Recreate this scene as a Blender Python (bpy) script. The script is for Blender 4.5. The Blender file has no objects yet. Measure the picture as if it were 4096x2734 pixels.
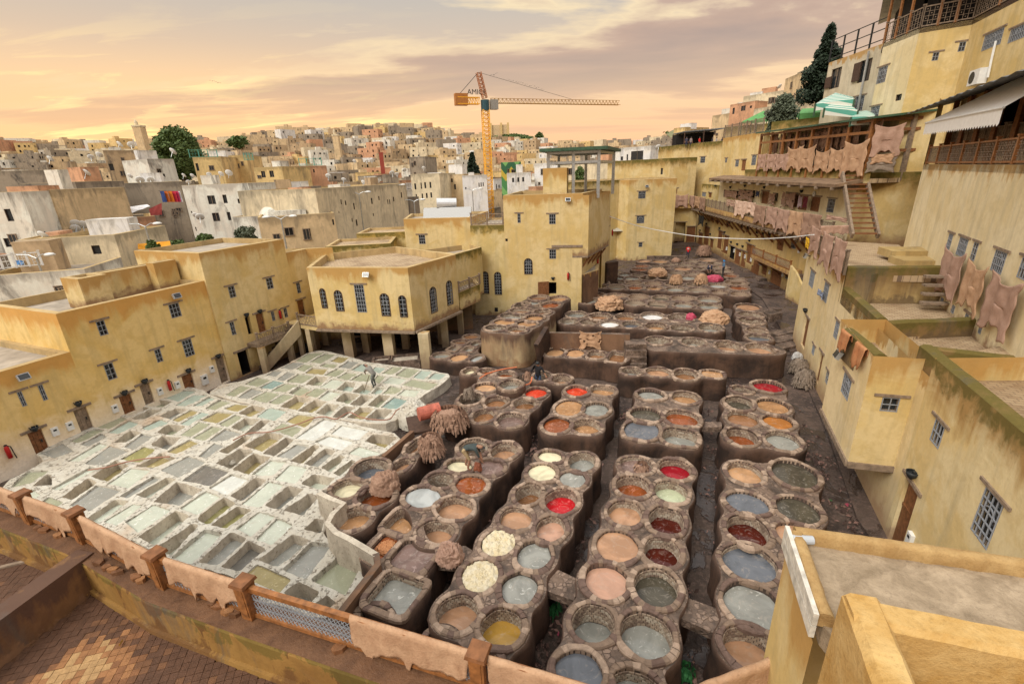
import bpy, bmesh, math, random
import numpy as np
from mathutils import Vector, Matrix, noise
from mathutils.geometry import delaunay_2d_cdt
R = math.radians
random.seed(7)
SC = bpy.context.scene
COL = SC.collection

# ---------------------------------------------------------------- camera
CZ = 10.8
VX, VY = 1285 * 1.7437, 3750 * 1.7437          # where plumb lines meet in the photograph (4096 px wide)
CX, CY, F = 2048., 1367., 1070 * 1.7437
_dx, _dy = VX - CX, VY - CY
PIT = math.atan(F / math.hypot(_dx, _dy)); ROL = math.atan2(_dx, _dy)
cp, sp, cr, sr = math.cos(PIT), math.sin(PIT), math.cos(ROL), math.sin(ROL)
cam = bpy.data.cameras.new('camera'); cam.sensor_width = 36; cam.lens = 36 * F / 4096
cam.clip_start = .1; cam.clip_end = 20000
camo = bpy.data.objects.new('camera', cam); COL.objects.link(camo); SC.camera = camo
ax = Vector((cr, -sr * sp, -sr * cp)); ay = Vector((sr, cr * sp, cr * cp)); az = -Vector((0, cp, -sp))
m = Matrix((ax, ay, az)).transposed().to_4x4(); m.translation = (0, 0, CZ); camo.matrix_world = m

# ---------------------------------------------------------------- sky, sun, exposure
SUN_EL, SUN_AZ = R(44), R(-138)                  # azimuth from +Y towards +X
w = bpy.data.worlds.new('World'); SC.world = w; w.use_nodes = True

class G:
	"small helper for node graphs"
	def __init__(s, nt): s.nt = nt; s.n = nt.nodes; s.l = nt.links
	def new(s, t, **k):
		a = s.n.new(t)
		for q, v in k.items(): setattr(a, q, v)
		return a
	def put(s, sock, v):
		if isinstance(v, bpy.types.NodeSocket): s.l.new(v, sock)
		elif isinstance(v, (tuple, list)) and len(v) == 3 and sock.type == 'RGBA': sock.default_value = (*v, 1)
		else: sock.default_value = v
	def math(s, op, a, b=0., c=None, clamp=False):
		q = s.new('ShaderNodeMath', operation=op, use_clamp=clamp); s.put(q.inputs[0], a); s.put(q.inputs[1], b)
		if c is not None: s.put(q.inputs[2], c)
		return q.outputs[0]
	def mix(s, f, a, b, mode='MIX'):
		q = s.new('ShaderNodeMix', data_type='RGBA', blend_type=mode); q.clamp_factor = True
		s.put(q.inputs[0], f); s.put(q.inputs[6], a); s.put(q.inputs[7], b); return q.outputs[2]
	def noise(s, vec, scale, detail=4, rough=.55, dist=0., out=0):
		q = s.new('ShaderNodeTexNoise'); s.put(q.inputs['Vector'], vec); q.inputs['Scale'].default_value = scale
		q.inputs['Detail'].default_value = detail; q.inputs['Roughness'].default_value = rough; q.inputs['Distortion'].default_value = dist
		return q.outputs[out]
	def mapv(s, vec, scale=(1, 1, 1), rot=(0, 0, 0), loc=(0, 0, 0)):
		q = s.new('ShaderNodeMapping'); s.put(q.inputs[0], vec); q.inputs['Scale'].default_value = scale
		q.inputs['Rotation'].default_value = rot; q.inputs['Location'].default_value = loc; return q.outputs[0]
	def step(s, v, lo, hi, a=0., b=1.):
		q = s.new('ShaderNodeMapRange'); q.clamp = True; s.put(q.inputs[0], v)
		for i, k in enumerate((lo, hi, a, b)): s.put(q.inputs[1 + i], k)
		return q.outputs[0]
	def ramp(s, v, pts):
		q = s.new('ShaderNodeValToRGB'); s.put(q.inputs[0], v); e = q.color_ramp.elements
		while len(e) < len(pts): e.new(.5)
		for i, (p, c) in enumerate(pts): e[i].position = p; e[i].color = (*c, 1)
		return q.outputs[0]

g = G(w.node_tree)
bg = g.n['Background']
sky = g.new('ShaderNodeTexSky'); sky.sky_type = 'NISHITA'; sky.sun_disc = False
sky.sun_elevation = SUN_EL; sky.sun_rotation = SUN_AZ; sky.altitude = 400; sky.dust_density = 3
tc = g.new('ShaderNodeTexCoord').outputs['Generated']
nv = g.new('ShaderNodeVectorMath', operation='NORMALIZE'); g.put(nv.inputs[0], tc)
sx = g.new('ShaderNodeSeparateXYZ'); g.put(sx.inputs[0], nv.outputs[0])
el = sx.outputs[2]
base = g.ramp(g.step(el, -.02, 1.), [(0, (.72, .36, .18)), (.05, (.80, .42, .22)), (.11, (.74, .44, .23)), (.17, (.66, .45, .26)), (.23, (.50, .385, .28)),
                                     (.30, (.40, .36, .31)), (.42, (.80, .76, .70)), (.7, (1.15, 1.15, 1.15)), (1, (1.2, 1.2, 1.2))])
# cloud layer seen in perspective
zz = g.math('ADD', g.math('MAXIMUM', el, 0.), .10)
cv = g.new('ShaderNodeCombineXYZ')
g.put(cv.inputs[0], g.math('DIVIDE', sx.outputs[0], zz)); g.put(cv.inputs[1], g.math('DIVIDE', sx.outputs[1], zz))
cl = g.noise(g.mapv(cv.outputs[0], (.36, .80, 1), loc=(3.1, 1.6, 0)), 1.0, 7, .55, .35)
cl2 = g.noise(g.mapv(cv.outputs[0], (.9, 2.4, 1), loc=(7, 2, 0)), 1.2, 6, .6, .5)
dots = g.new('ShaderNodeVectorMath', operation='DOT_PRODUCT'); g.put(dots.inputs[0], nv.outputs[0])
ga = R(-29); dots.inputs[1].default_value = (math.sin(ga) * .99, math.cos(ga) * .99, .09)
glow = g.math('MULTIPLY', g.step(dots.outputs['Value'], .84, 1.0), g.step(el, .04, .26, 1., .15))
low = g.step(el, .0, .16, 1., 0.)
base = g.mix(g.math('MULTIPLY', g.math('POWER', glow, 2.), .8), base, (1.0, .56, .19))
streak = g.math('MULTIPLY', g.step(cl2, .54, .62), g.math('MULTIPLY', g.math('MULTIPLY', glow, 1.0), g.step(el, .0, .25, 1., .25)))
base = g.mix(streak, base, (1.15, .86, .32))
cl = g.math('ADD', cl, g.step(el, .07, .26, 0., .055))
cm = g.step(cl, .475, .575)
edge = g.math('MULTIPLY', g.step(cl, .47, .51), g.step(cl, .56, .51))
cloudc = g.mix(g.step(cl, .52, .68), (.44, .29, .205), (.29, .21, .175))
cloudc = g.mix(g.step(el, .4, .8), cloudc, (1.0, 1.0, 1.0))
base = g.mix(g.math('MULTIPLY', cm, g.step(el, .06, .22, .2, .88)), base, cloudc)
base = g.mix(g.math('MULTIPLY', g.math('MULTIPLY', edge, .45), g.step(el, .06, .3)), base, (1.0, .80, .42))
tot = g.mix(1.0, base, g.mix(1.0, sky.outputs[0], (.05, .05, .05), 'MULTIPLY'), 'ADD')
tot = g.mix(.12, base, tot)
g.put(bg.inputs[0], tot); bg.inputs[1].default_value = 1.0
sd = bpy.data.lights.new('sun', 'SUN'); sd.energy = 1.7; sd.angle = R(28); sd.color = (1, .93, .82)
so = bpy.data.objects.new('sun', sd); COL.objects.link(so)
sdir = Vector((math.sin(SUN_AZ) * math.cos(SUN_EL), math.cos(SUN_AZ) * math.cos(SUN_EL), math.sin(SUN_EL)))
so.rotation_euler = sdir.to_track_quat('Z', 'Y').to_euler(); so.location = (0, 0, 60)
SC.view_settings.view_transform = 'Standard'; SC.view_settings.look = 'None'
SC.view_settings.exposure = 0.52; SC.view_settings.gamma = 1
SC.render.engine = 'CYCLES'

# ---------------------------------------------------------------- photograph pixel -> place
TL = dict(A=(0, 1000, .596), D=(0, 1800, .596), C=(1200, 1800, .596), B=(1400, 1000, .596), E=(2500, 1400, .34057),
          F=(2296, 1800, .5956), G=(3096, 1800, .5956), H=(2696, 800, .596), I=(2696, 0, .596), J=(0, 400, .596),
          K=(1300, 400, .596), L=(2150, 950, .4257), M=(800, 1300, .4257), N=(2400, 600, .4257), W=(0, 0, 1.7437),
          O=(2096, 1900, .5319), Q=(3000, 1500, .4682), R=(0, 2000, .4683))
def ray(t, x, y):
	o = TL[t]; u = (o[0] + x * o[2] - CX) / F; v = -(o[1] + y * o[2] - CY) / F
	a = u * cr + v * sr; b = u * sr - v * cr
	return a, cp - b * sp, -sp - b * cp
def P(t, x, y, z=0.):
	r = ray(t, x, y); k = (z - CZ) / r[2]; return Vector((r[0] * k, r[1] * k, z))
def PD(t, x, y, d):
	r = ray(t, x, y); k = d / math.hypot(r[0], r[1]); return Vector((r[0] * k, r[1] * k, CZ + r[2] * k))
def zat(t, x, y, p):
	r = ray(t, x, y); return CZ + r[2] * math.hypot(p[0], p[1]) / math.hypot(r[0], r[1])
def proj(x, y, z):
	z -= CZ; dep = y * cp - z * sp; b = (-z * cp - y * sp) / dep; a = x / dep
	return CX + (a * cr + b * sr) * F, CY + (-a * sr + b * cr) * F
def onplane(a, b, t, x, y):
	r = ray(t, x, y); dx, dy = b[0] - a[0], b[1] - a[1]; k = (-dy * a[0] + dx * a[1]) / (-dy * r[0] + dx * r[1])
	L = math.hypot(dx, dy); return ((r[0] * k - a[0]) * dx + (r[1] * k - a[1]) * dy) / L, CZ + r[2] * k

# ---------------------------------------------------------------- materials
MATS = {}
def newmat(name, f):
	if name in MATS: return MATS[name]
	mt = bpy.data.materials.new(name); mt.use_nodes = True; q = G(mt.node_tree); q.b = mt.node_tree.nodes['Principled BSDF']
	q.b.inputs['Specular IOR Level'].default_value = .3
	f(q); MATS[name] = mt; return mt
def bump(q, h, s=.3, d=.02):
	b = q.new('ShaderNodeBump'); b.inputs['Strength'].default_value = s; b.inputs['Distance'].default_value = d
	q.put(b.inputs['Height'], h); q.put(q.b.inputs['Normal'], b.outputs[0])
def pos(q): return q.new('ShaderNodeNewGeometry').outputs['Position']
def objc(q): return q.new('ShaderNodeTexCoord').outputs['Object']
def plain(name, c, rough=.7, var=.15, sc=6., metal=0., spec=.3, bmp=.15):
	def f(q):
		p = pos(q); n = q.noise(p, sc, 5)
		k = q.step(n, .3, .7, 1 - var, 1 + var)
		v = q.new('ShaderNodeVectorMath', operation='SCALE'); v.inputs[0].default_value = c; q.put(v.inputs[3], k)
		q.put(q.b.inputs['Base Color'], v.outputs[0]); q.b.inputs['Roughness'].default_value = rough
		q.b.inputs['Metallic'].default_value = metal; q.b.inputs['Specular IOR Level'].default_value = spec
		if bmp: bump(q, n, bmp)
	return newmat(name, f)
def plaster(name, c1, c2, stain=(.33, .19, .06), moss=.0, grime=(.16, .09, .05), gh=.5, band=.8, dirt=.0, rough=.9, sb=.85):
	def f(q):
		p = pos(q); uv = q.new('ShaderNodeUVMap'); uv.uv_map = 'UVMap'
		s = q.new('ShaderNodeSeparateXYZ'); q.put(s.inputs[0], uv.outputs[0]); dt, db = s.outputs[0], s.outputs[1]
		n1 = q.noise(p, .45, 6, .6, .6); n2 = q.noise(q.mapv(p, (2.2, 2.2, .22)), 1., 5, .6); n3 = q.noise(p, 1.7, 7, .65, .4); n4 = q.noise(p, 9., 6, .65)
		c = q.mix(q.step(n1, .42, .56), c1, c2)
		c = q.mix(q.math('MULTIPLY', q.step(n3, .5, .62), .42), c, tuple(v * .80 for v in c1))
		c = q.mix(q.math('MULTIPLY', q.step(n2, .5, .72), .6), c, tuple(a * .62 for a in c2))
		c = q.mix(q.step(n4, .25, .75, .0, .22), c, tuple(v * .55 for v in c1))
		# damp band under the wall head
		e = q.math('ADD', dt, q.math('MULTIPLY', q.math('SUBTRACT', q.math('ADD', q.math('MULTIPLY', n1, .8), q.math('MULTIPLY', n2, .9)), .85), 2.6))
		c = q.mix(q.step(e, band, band * .35, 0., sb), c, q.mix(n3, stain, tuple(v * 1.7 for v in stain)))
		if moss:
			e2 = q.math('ADD', dt, q.math('MULTIPLY', q.math('SUBTRACT', n3, .5), 2.5))
			c = q.mix(q.step(e2, .65 * moss, .1, 0., min(1., .55 + moss * .3)), c, q.mix(n4, (.075, .070, .018), (.17, .135, .035)))
		if dirt:
			c = q.mix(q.math('MULTIPLY', q.step(q.noise(q.mapv(p, (1.2, 1.2, .3)), .5, 8, .7, .8), .52, .66), dirt), c, (.10, .09, .08))
		eb = q.math('ADD', db, q.math('MULTIPLY', q.math('SUBTRACT', q.math('ADD', n3, q.math('MULTIPLY', n2, .6)), .8), 1.8))
		c = q.mix(q.step(eb, gh, gh * .2, 0., .85), c, q.mix(n4, grime, tuple(v * 2 for v in grime)))
		q.put(q.b.inputs['Base Color'], c); q.b.inputs['Roughness'].default_value = rough; q.b.inputs['Specular IOR Level'].default_value = .15
		bump(q, q.math('ADD', q.math('MULTIPLY', n4, .5), n3), .45, .035)
	return newmat(name, f)

M_yel = plaster('ochre_plaster', (.64, .475, .20), (.71, .565, .30), gh=.55)
M_yelw = plaster('ochre_plaster_limed_foot', (.71, .49, .17), (.77, .57, .25), grime=(.62, .56, .48), gh=2.3, band=1.0, stain=(.42, .22, .06))
M_yelm = plaster('ochre_plaster_mossy', (.62, .475, .20), (.69, .56, .30), moss=1.1, gh=.4, stain=(.30, .20, .05))
M_pale = plaster('pale_ochre_plaster', (.73, .61, .36), (.79, .69, .46), gh=.5, band=.55)
M_palem = plaster('pale_ochre_plaster_mossy', (.62, .46, .20), (.68, .55, .30), moss=1.6, gh=1.0, band=1.5, stain=(.24, .15, .05))
M_top = plaster('weathered_parapet', (.46, .33, .16), (.55, .41, .21), moss=.0, gh=.01, band=.01, dirt=.3)
M_orange = plaster('orange_rendered_wall', (.55, .29, .075), (.66, .40, .13), gh=.3, band=.05, dirt=.45)
M_brownwall = plaster('rust_stained_render', (.15, .085, .055), (.24, .14, .085), gh=.12, band=.01, dirt=.75, grime=(.08, .05, .03))
M_palevat = plaster('streaked_vat_tower', (.50, .38, .22), (.36, .24, .14), stain=(.10, .06, .04), band=.9, gh=.5, dirt=.6, sb=1.)
TOWNC = [(.60, .46, .28), (.66, .57, .40), (.74, .69, .60), (.46, .34, .21), (.64, .47, .22), (.31, .26, .20), (.80, .77, .71), (.58, .33, .20)]
M_town = [plaster('town_render_%s' % nm, c, tuple(min(.8, v * 1.2) for v in c), stain=tuple(v * .45 for v in c), band=.7, gh=.7, dirt=d, grime=(.2, .16, .12))
          for nm, c, d in zip(('sand', 'cream', 'whitewash', 'earth', 'ochre', 'grey', 'white', 'rose'), TOWNC, (.6, .5, .8, .8, .5, .95, .6, .5))]
M_roof = plain('flat_roof_screed', (.36, .31, .25), .9, .3, 1.5)
M_wood = plain('cedar_wood', (.20, .085, .035), .6, .35, 7)
M_woodg = plain('weathered_wood', (.24, .18, .13), .8, .35, 6)
M_woodo = plain('orange_brown_wood', (.26, .105, .032), .5, .4, 9, spec=.5)
M_wooddk = plain('dark_wood', (.07, .04, .028), .7, .3, 8)
M_iron = plain('grey_painted_iron', (.28, .30, .33), .5, .15, 20, bmp=0)
M_white = plain('white_painted_metal', (.72, .73, .72), .45, .08, 5, bmp=0)
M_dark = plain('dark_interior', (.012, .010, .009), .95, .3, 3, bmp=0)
M_glass = plain('dark_window_glass', (.03, .035, .04), .08, .1, 3, spec=.6, bmp=0)
M_steel = plain('galvanised_steel', (.45, .47, .48), .35, .2, 6, metal=.6, bmp=0)
M_black = plain('black_metal', (.025, .028, .03), .5, .2, 10, bmp=0)
M_red = plain('red_paint', (.45, .02, .02), .35, .1, 10, bmp=0)
M_green = plain('green_roof_paint', (.05, .10, .06), .6, .3, 4)
M_craney = plain('yellow_crane_paint', (.85, .43, .03), .5, .1, 3, bmp=0)
M_canvas = plain('white_canvas', (.82, .81, .78), .8, .06, 4)
M_slate = plain('grey_corrugated_sheet', (.13, .14, .15), .6, .35, 3)
M_bark = plain('bark', (.10, .07, .05), .9, .3, 6)

def hidemat(name, c1, c2, rough=.85, s=1.):
	def f(q):
		p = pos(q); n = q.noise(p, 2.5 * s, 6, .65, .5); n2 = q.noise(p, 22. * s, 5, .7)
		c = q.mix(q.step(n, .35, .65), c1, c2); c = q.mix(q.step(n2, .5, .8, 0, .5), c, tuple(v * .45 for v in c1))
		q.put(q.b.inputs['Base Color'], c); q.b.inputs['Roughness'].default_value = rough; bump(q, q.math('ADD', n2, n), .6, .03)
	return newmat(name, f)
H_tan = hidemat('tan_raw_hide', (.41, .24, .14), (.53, .34, .21))
H_brown = hidemat('brown_hide', (.27, .16, .11), (.38, .24, .17))
H_pale = hidemat('pale_pink_hide', (.60, .40, .29), (.68, .50, .40))
H_mid = hidemat('mauve_brown_hide', (.36, .22, .16), (.46, .30, .23))
H_pink = hidemat('magenta_hide', (.42, .04, .09), (.50, .09, .15), .5)
H_cream = hidemat('cream_soaked_hide', (.60, .50, .30), (.68, .62, .48), .5, 2)
H_grey = hidemat('dusty_grey_brown_hide', (.20, .155, .12), (.30, .24, .19))
H_orange = hidemat('orange_hide', (.42, .17, .07), (.50, .24, .11))

def f_vtop(q):
	p = pos(q); n = q.noise(p, 1.1, 6, .6, .5); n2 = q.noise(p, 6, 6, .65); 
	vo = q.new('ShaderNodeTexVoronoi', feature='DISTANCE_TO_EDGE'); q.put(vo.inputs['Vector'], p); vo.inputs['Scale'].default_value = 7.0
	vc = q.new('ShaderNodeTexVoronoi'); q.put(vc.inputs['Vector'], p); vc.inputs['Scale'].default_value = 7.0
	sc_ = q.new('ShaderNodeSeparateColor'); q.put(sc_.inputs[0], vc.outputs['Color'])
	c = q.mix(q.step(n, .38, .62), (.055, .038, .029), (.19, .13, .095))
	stone = q.math('MULTIPLY', q.step(sc_.outputs[0], .40, .52), q.math('MULTIPLY', q.step(vo.outputs['Distance'], .03, .08), q.step(n, .40, .52)))
	c = q.mix(q.math('MULTIPLY', stone, .5), c, q.mix(n2, (.26, .175, .135), (.46, .34, .26)))
	c = q.mix(q.step(n2, .52, .70, 0, .8), c, (.055, .036, .03))
	wet = q.step(q.noise(p, .7, 5, .6), .50, .62)
	q.put(q.b.inputs['Base Color'], c); q.put(q.b.inputs['Roughness'], q.step(wet, 0, 1, .8, .32)); q.b.inputs['Specular IOR Level'].default_value = .45
	bump(q, q.math('ADD', n2, q.math('MULTIPLY', stone, .8)), 1., .06)
M_vtop = newmat('stained_vat_masonry_top', f_vtop)
def f_vside(q):
	p = pos(q); n = q.noise(p, .8, 6, .65, .5); st = q.noise(q.mapv(p, (4, 4, .35)), 1., 6, .65); n3 = q.noise(p, 12, 5, .7)
	uv = q.new('ShaderNodeUVMap'); s = q.new('ShaderNodeSeparateXYZ'); q.put(s.inputs[0], uv.outputs[0])
	c = q.mix(q.step(n, .4, .62), (.034, .021, .016), (.105, .058, .038))
	c = q.mix(q.step(st, .52, .72, 0, .75), c, (.030, .020, .016))
	c = q.mix(q.step(q.math('ADD', s.outputs[0], q.math('MULTIPLY', n3, .3)), .5, .1, 0, .6), c, (.14, .088, .066))
	q.put(q.b.inputs['Base Color'], c); q.b.inputs['Roughness'].default_value = .75
	bump(q, q.math('ADD', n3, st), .6, .04)
M_vside = newmat('stained_vat_masonry_side', f_vside)
M_stone = [hidemat('rim_stone_' + n, a, tuple(v * 1.5 for v in a), .75, 3) for n, a in (('rose', (.185, .13, .094)), ('pale', (.30, .22, .165)), ('dark', (.12, .078, .062)))]
M_brick = [hidemat('lining_brick_' + n, a, tuple(v * 1.3 for v in a), .7, 4) for n, a in (('pale', (.40, .34, .27)), ('tan', (.31, .24, .18)), ('dark', (.20, .145, .11)))]
M_joint = plain('dark_mortar', (.07, .05, .04), .9, .3, 9)
def f_ground(q):
	p = pos(q); n = q.noise(p, .6, 7, .65, .5); n2 = q.noise(p, 7, 7, .7); n3 = q.noise(p, 26, 5, .7)
	c = q.mix(q.step(n, .4, .6), (.050, .034, .028), (.115, .078, .060)); c = q.mix(q.step(n2, .52, .62, 0, .8), c, (.19, .125, .10))
	c = q.mix(q.step(n3, .60, .7, 0, .6), c, (.27, .18, .15))
	wet = q.step(q.noise(p, .5, 5, .6, .6), .53, .58)
	q.put(q.b.inputs['Base Color'], q.mix(q.math('MULTIPLY', wet, .7), c, (.028, .022, .022))); q.put(q.b.inputs['Roughness'], q.step(wet, 0, 1, .8, .12))
	q.b.inputs['Specular IOR Level'].default_value = .5
	bump(q, q.math('MULTIPLY', q.math('ADD', n2, n3), q.step(wet, 0, 1, 1., .15)), .9, .06)
M_ground = newmat('wet_muddy_yard', f_ground)
def f_lime(q):
	p = pos(q); n = q.noise(p, 1.2, 6, .6, .4); n2 = q.noise(p, 7.5, 8, .72, .3); n3 = q.noise(p, 30, 4, .7)
	c = q.mix(q.step(n, .35, .65), (.60, .575, .50), (.51, .47, .39))
	c = q.mix(q.step(n2, .57, .62, 0, .75), c, q.mix(n3, (.30, .22, .14), (.16, .12, .09)))
	c = q.mix(q.step(q.noise(p, .35, 4), .58, .68, 0, .6), c, (.45, .30, .18))
	q.put(q.b.inputs['Base Color'], c); q.b.inputs['Roughness'].default_value = .85
	bump(q, q.math('SUBTRACT', n3, q.math('MULTIPLY', q.step(n2, .55, .62), 1.5)), .8, .03)
M_lime = newmat('flaking_limewash', f_lime)
def f_limes(q):
	p = pos(q); n = q.noise(q.mapv(p, (2, 2, .8)), 1.2, 6, .65, .4); n2 = q.noise(p, 9, 7, .7)
	c = q.mix(q.step(n, .35, .62), (.40, .35, .28), (.60, .54, .44)); c = q.mix(q.step(n2, .54, .66, 0, .7), c, (.22, .17, .12))
	q.put(q.b.inputs['Base Color'], c); q.b.inputs['Roughness'].default_value = .85; bump(q, n2, .7, .03)
M_limes = newmat('grimy_lime_pit_wall', f_limes)
LIQ = {}
def liquid(key, c, foam=.0, rough=.06, c2=None):
	def f(q):
		p = pos(q); n = q.noise(p, 1.1, 5, .6, 1.2); n2 = q.noise(p, 5, 7, .65, 1.5)
		col = q.mix(q.step(n, .42, .6), c, c2 or tuple(v * .72 for v in c)); col = q.mix(q.step(q.noise(p, 2.3, 8, .7, 2.5), .54, .64, 0, .28), col, (.42, .36, .30))
		if foam: col = q.mix(q.step(n2, .60 - foam * .1, .66, 0, .8), col, tuple(min(.8, v * 1.5 + .10) for v in c))
		q.put(q.b.inputs['Base Color'], col); q.b.inputs['Roughness'].default_value = rough
		q.b.inputs['IOR'].default_value = 1.33; q.b.inputs['Specular IOR Level'].default_value = .5
		bump(q, q.noise(p, 3, 3), .05, .01)
	LIQ[key] = newmat('dye_' + key if key[0] != 'l' else 'lime_' + key[1:], f)
for k, c, fo in (('tan', (.46, .26, .15), 0), ('pinktan', (.50, .29, .20), 0), ('brown', (.27, .13, .06), .1), ('orange', (.48, .19, .05), 0),
                 ('rust', (.26, .07, .02), .2), ('red', (.50, .014, .02), .15), ('scarlet', (.62, .05, .02), .35), ('crimson', (.32, .01, .02), 0), ('wine', (.085, .014, .008), .35),
                 ('grey', (.29, .29, .26), .15), ('slate', (.13, .14, .16), 0), ('paleGrey', (.42, .44, .43), 0), ('cream', (.68, .62, .42), 0),
                 ('apricot', (.54, .31, .16), 0), ('yellow', (.50, .29, .06), 0), ('olive', (.080, .070, .050), .1), ('milk', (.78, .78, .78), 0),  # the near-white entry paints a bright reflection in as dye colour
                 ('mauve', (.20, .13, .11), .2), ('dregs', (.10, .07, .05), .3), ('mint', (.50, .54, .36), .2), ('amber', (.42, .23, .11), .2), ('inkblue', (.03, .045, .07), .2)):
	liquid(k.lower(), c, fo)
for k, c in (('lgreygreen', (.33, .34, .24)), ('lpale', (.50, .53, .44)), ('lmint', (.37, .44, .38)), ('lochre', (.34, .28, .13)),
             ('lgrey', (.30, .30, .27)), ('lwhite', (.60, .61, .56)), ('ldark', (.17, .16, .14)), ('lteal', (.25, .34, .31)), ('lolive', (.30, .28, .12))):
	liquid(k, c, .12, .10, tuple(v * .88 for v in c))
def f_tiles(q):
	p = pos(q); n = q.noise(p, .8, 5); n2 = q.noise(p, 14, 5, .7); oi = q.new('ShaderNodeObjectInfo').outputs['Random']
	c = q.ramp(oi, [(0, (.12, .055, .03)), (.3, (.19, .085, .04)), (.6, (.25, .12, .055)), (.85, (.30, .16, .07)), (1, (.42, .27, .12))])
	c = q.mix(q.step(n, .45, .62, 0, .8), c, (.085, .045, .03)); c = q.mix(q.step(n2, .55, .7, 0, .5), c, (.07, .04, .025))
	q.put(q.b.inputs['Base Color'], c); q.put(q.b.inputs['Roughness'], q.step(n, .4, .6, .75, .35)); q.b.inputs['Specular IOR Level'].default_value = .4; bump(q, n2, .4)
M_tile = newmat('worn_terracotta_tile', f_tiles)
def f_rtile(q):
	p = pos(q); n = q.noise(p, .5, 5); n2 = q.noise(p, 12, 5, .7)
	br = q.new('ShaderNodeTexBrick'); q.put(br.inputs['Vector'], q.mapv(p, (1, 1, 1), (0, 0, R(20)))); br.inputs['Scale'].default_value = 1.
	br.offset = .5; br.inputs['Brick Width'].default_value = .30; br.inputs['Row Height'].default_value = .16; br.inputs['Mortar Size'].default_value = .012
	br.inputs['Color1'].default_value = (.50, .38, .24, 1); br.inputs['Color2'].default_value = (.38, .27, .16, 1); br.inputs['Mortar'].default_value = (.17, .12, .08, 1)
	c = q.mix(q.step(n, .5, .66, 0, .75), br.outputs[0], (.20, .13, .075)); c = q.mix(q.step(n2, .6, .72, 0, .5), c, (.14, .09, .05))
	q.put(q.b.inputs['Base Color'], c); q.b.inputs['Roughness'].default_value = .75; bump(q, br.outputs['Fac'], -.5)
M_rtile = newmat('brick_paved_terrace', f_rtile)
M_earthen = hidemat('earthen_roof', (.24, .18, .115), (.45, .35, .24), .9, 1.1)
def f_leaf(c):
	def f(q):
		n = q.noise(pos(q), 1.3, 4); oi = q.noise(pos(q), 9., 2)
		q.put(q.b.inputs['Base Color'], q.mix(q.step(oi, .3, .7), tuple(v * .55 for v in c), tuple(v * 1.35 for v in c))); q.b.inputs['Roughness'].default_value = .65
	return f
M_leaf = newmat('broadleaf_foliage', f_leaf((.085, .13, .035))); M_cyp = newmat('cypress_foliage', f_leaf((.022, .038, .020))); M_olive = newmat('olive_foliage', f_leaf((.10, .12, .075)))

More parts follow.
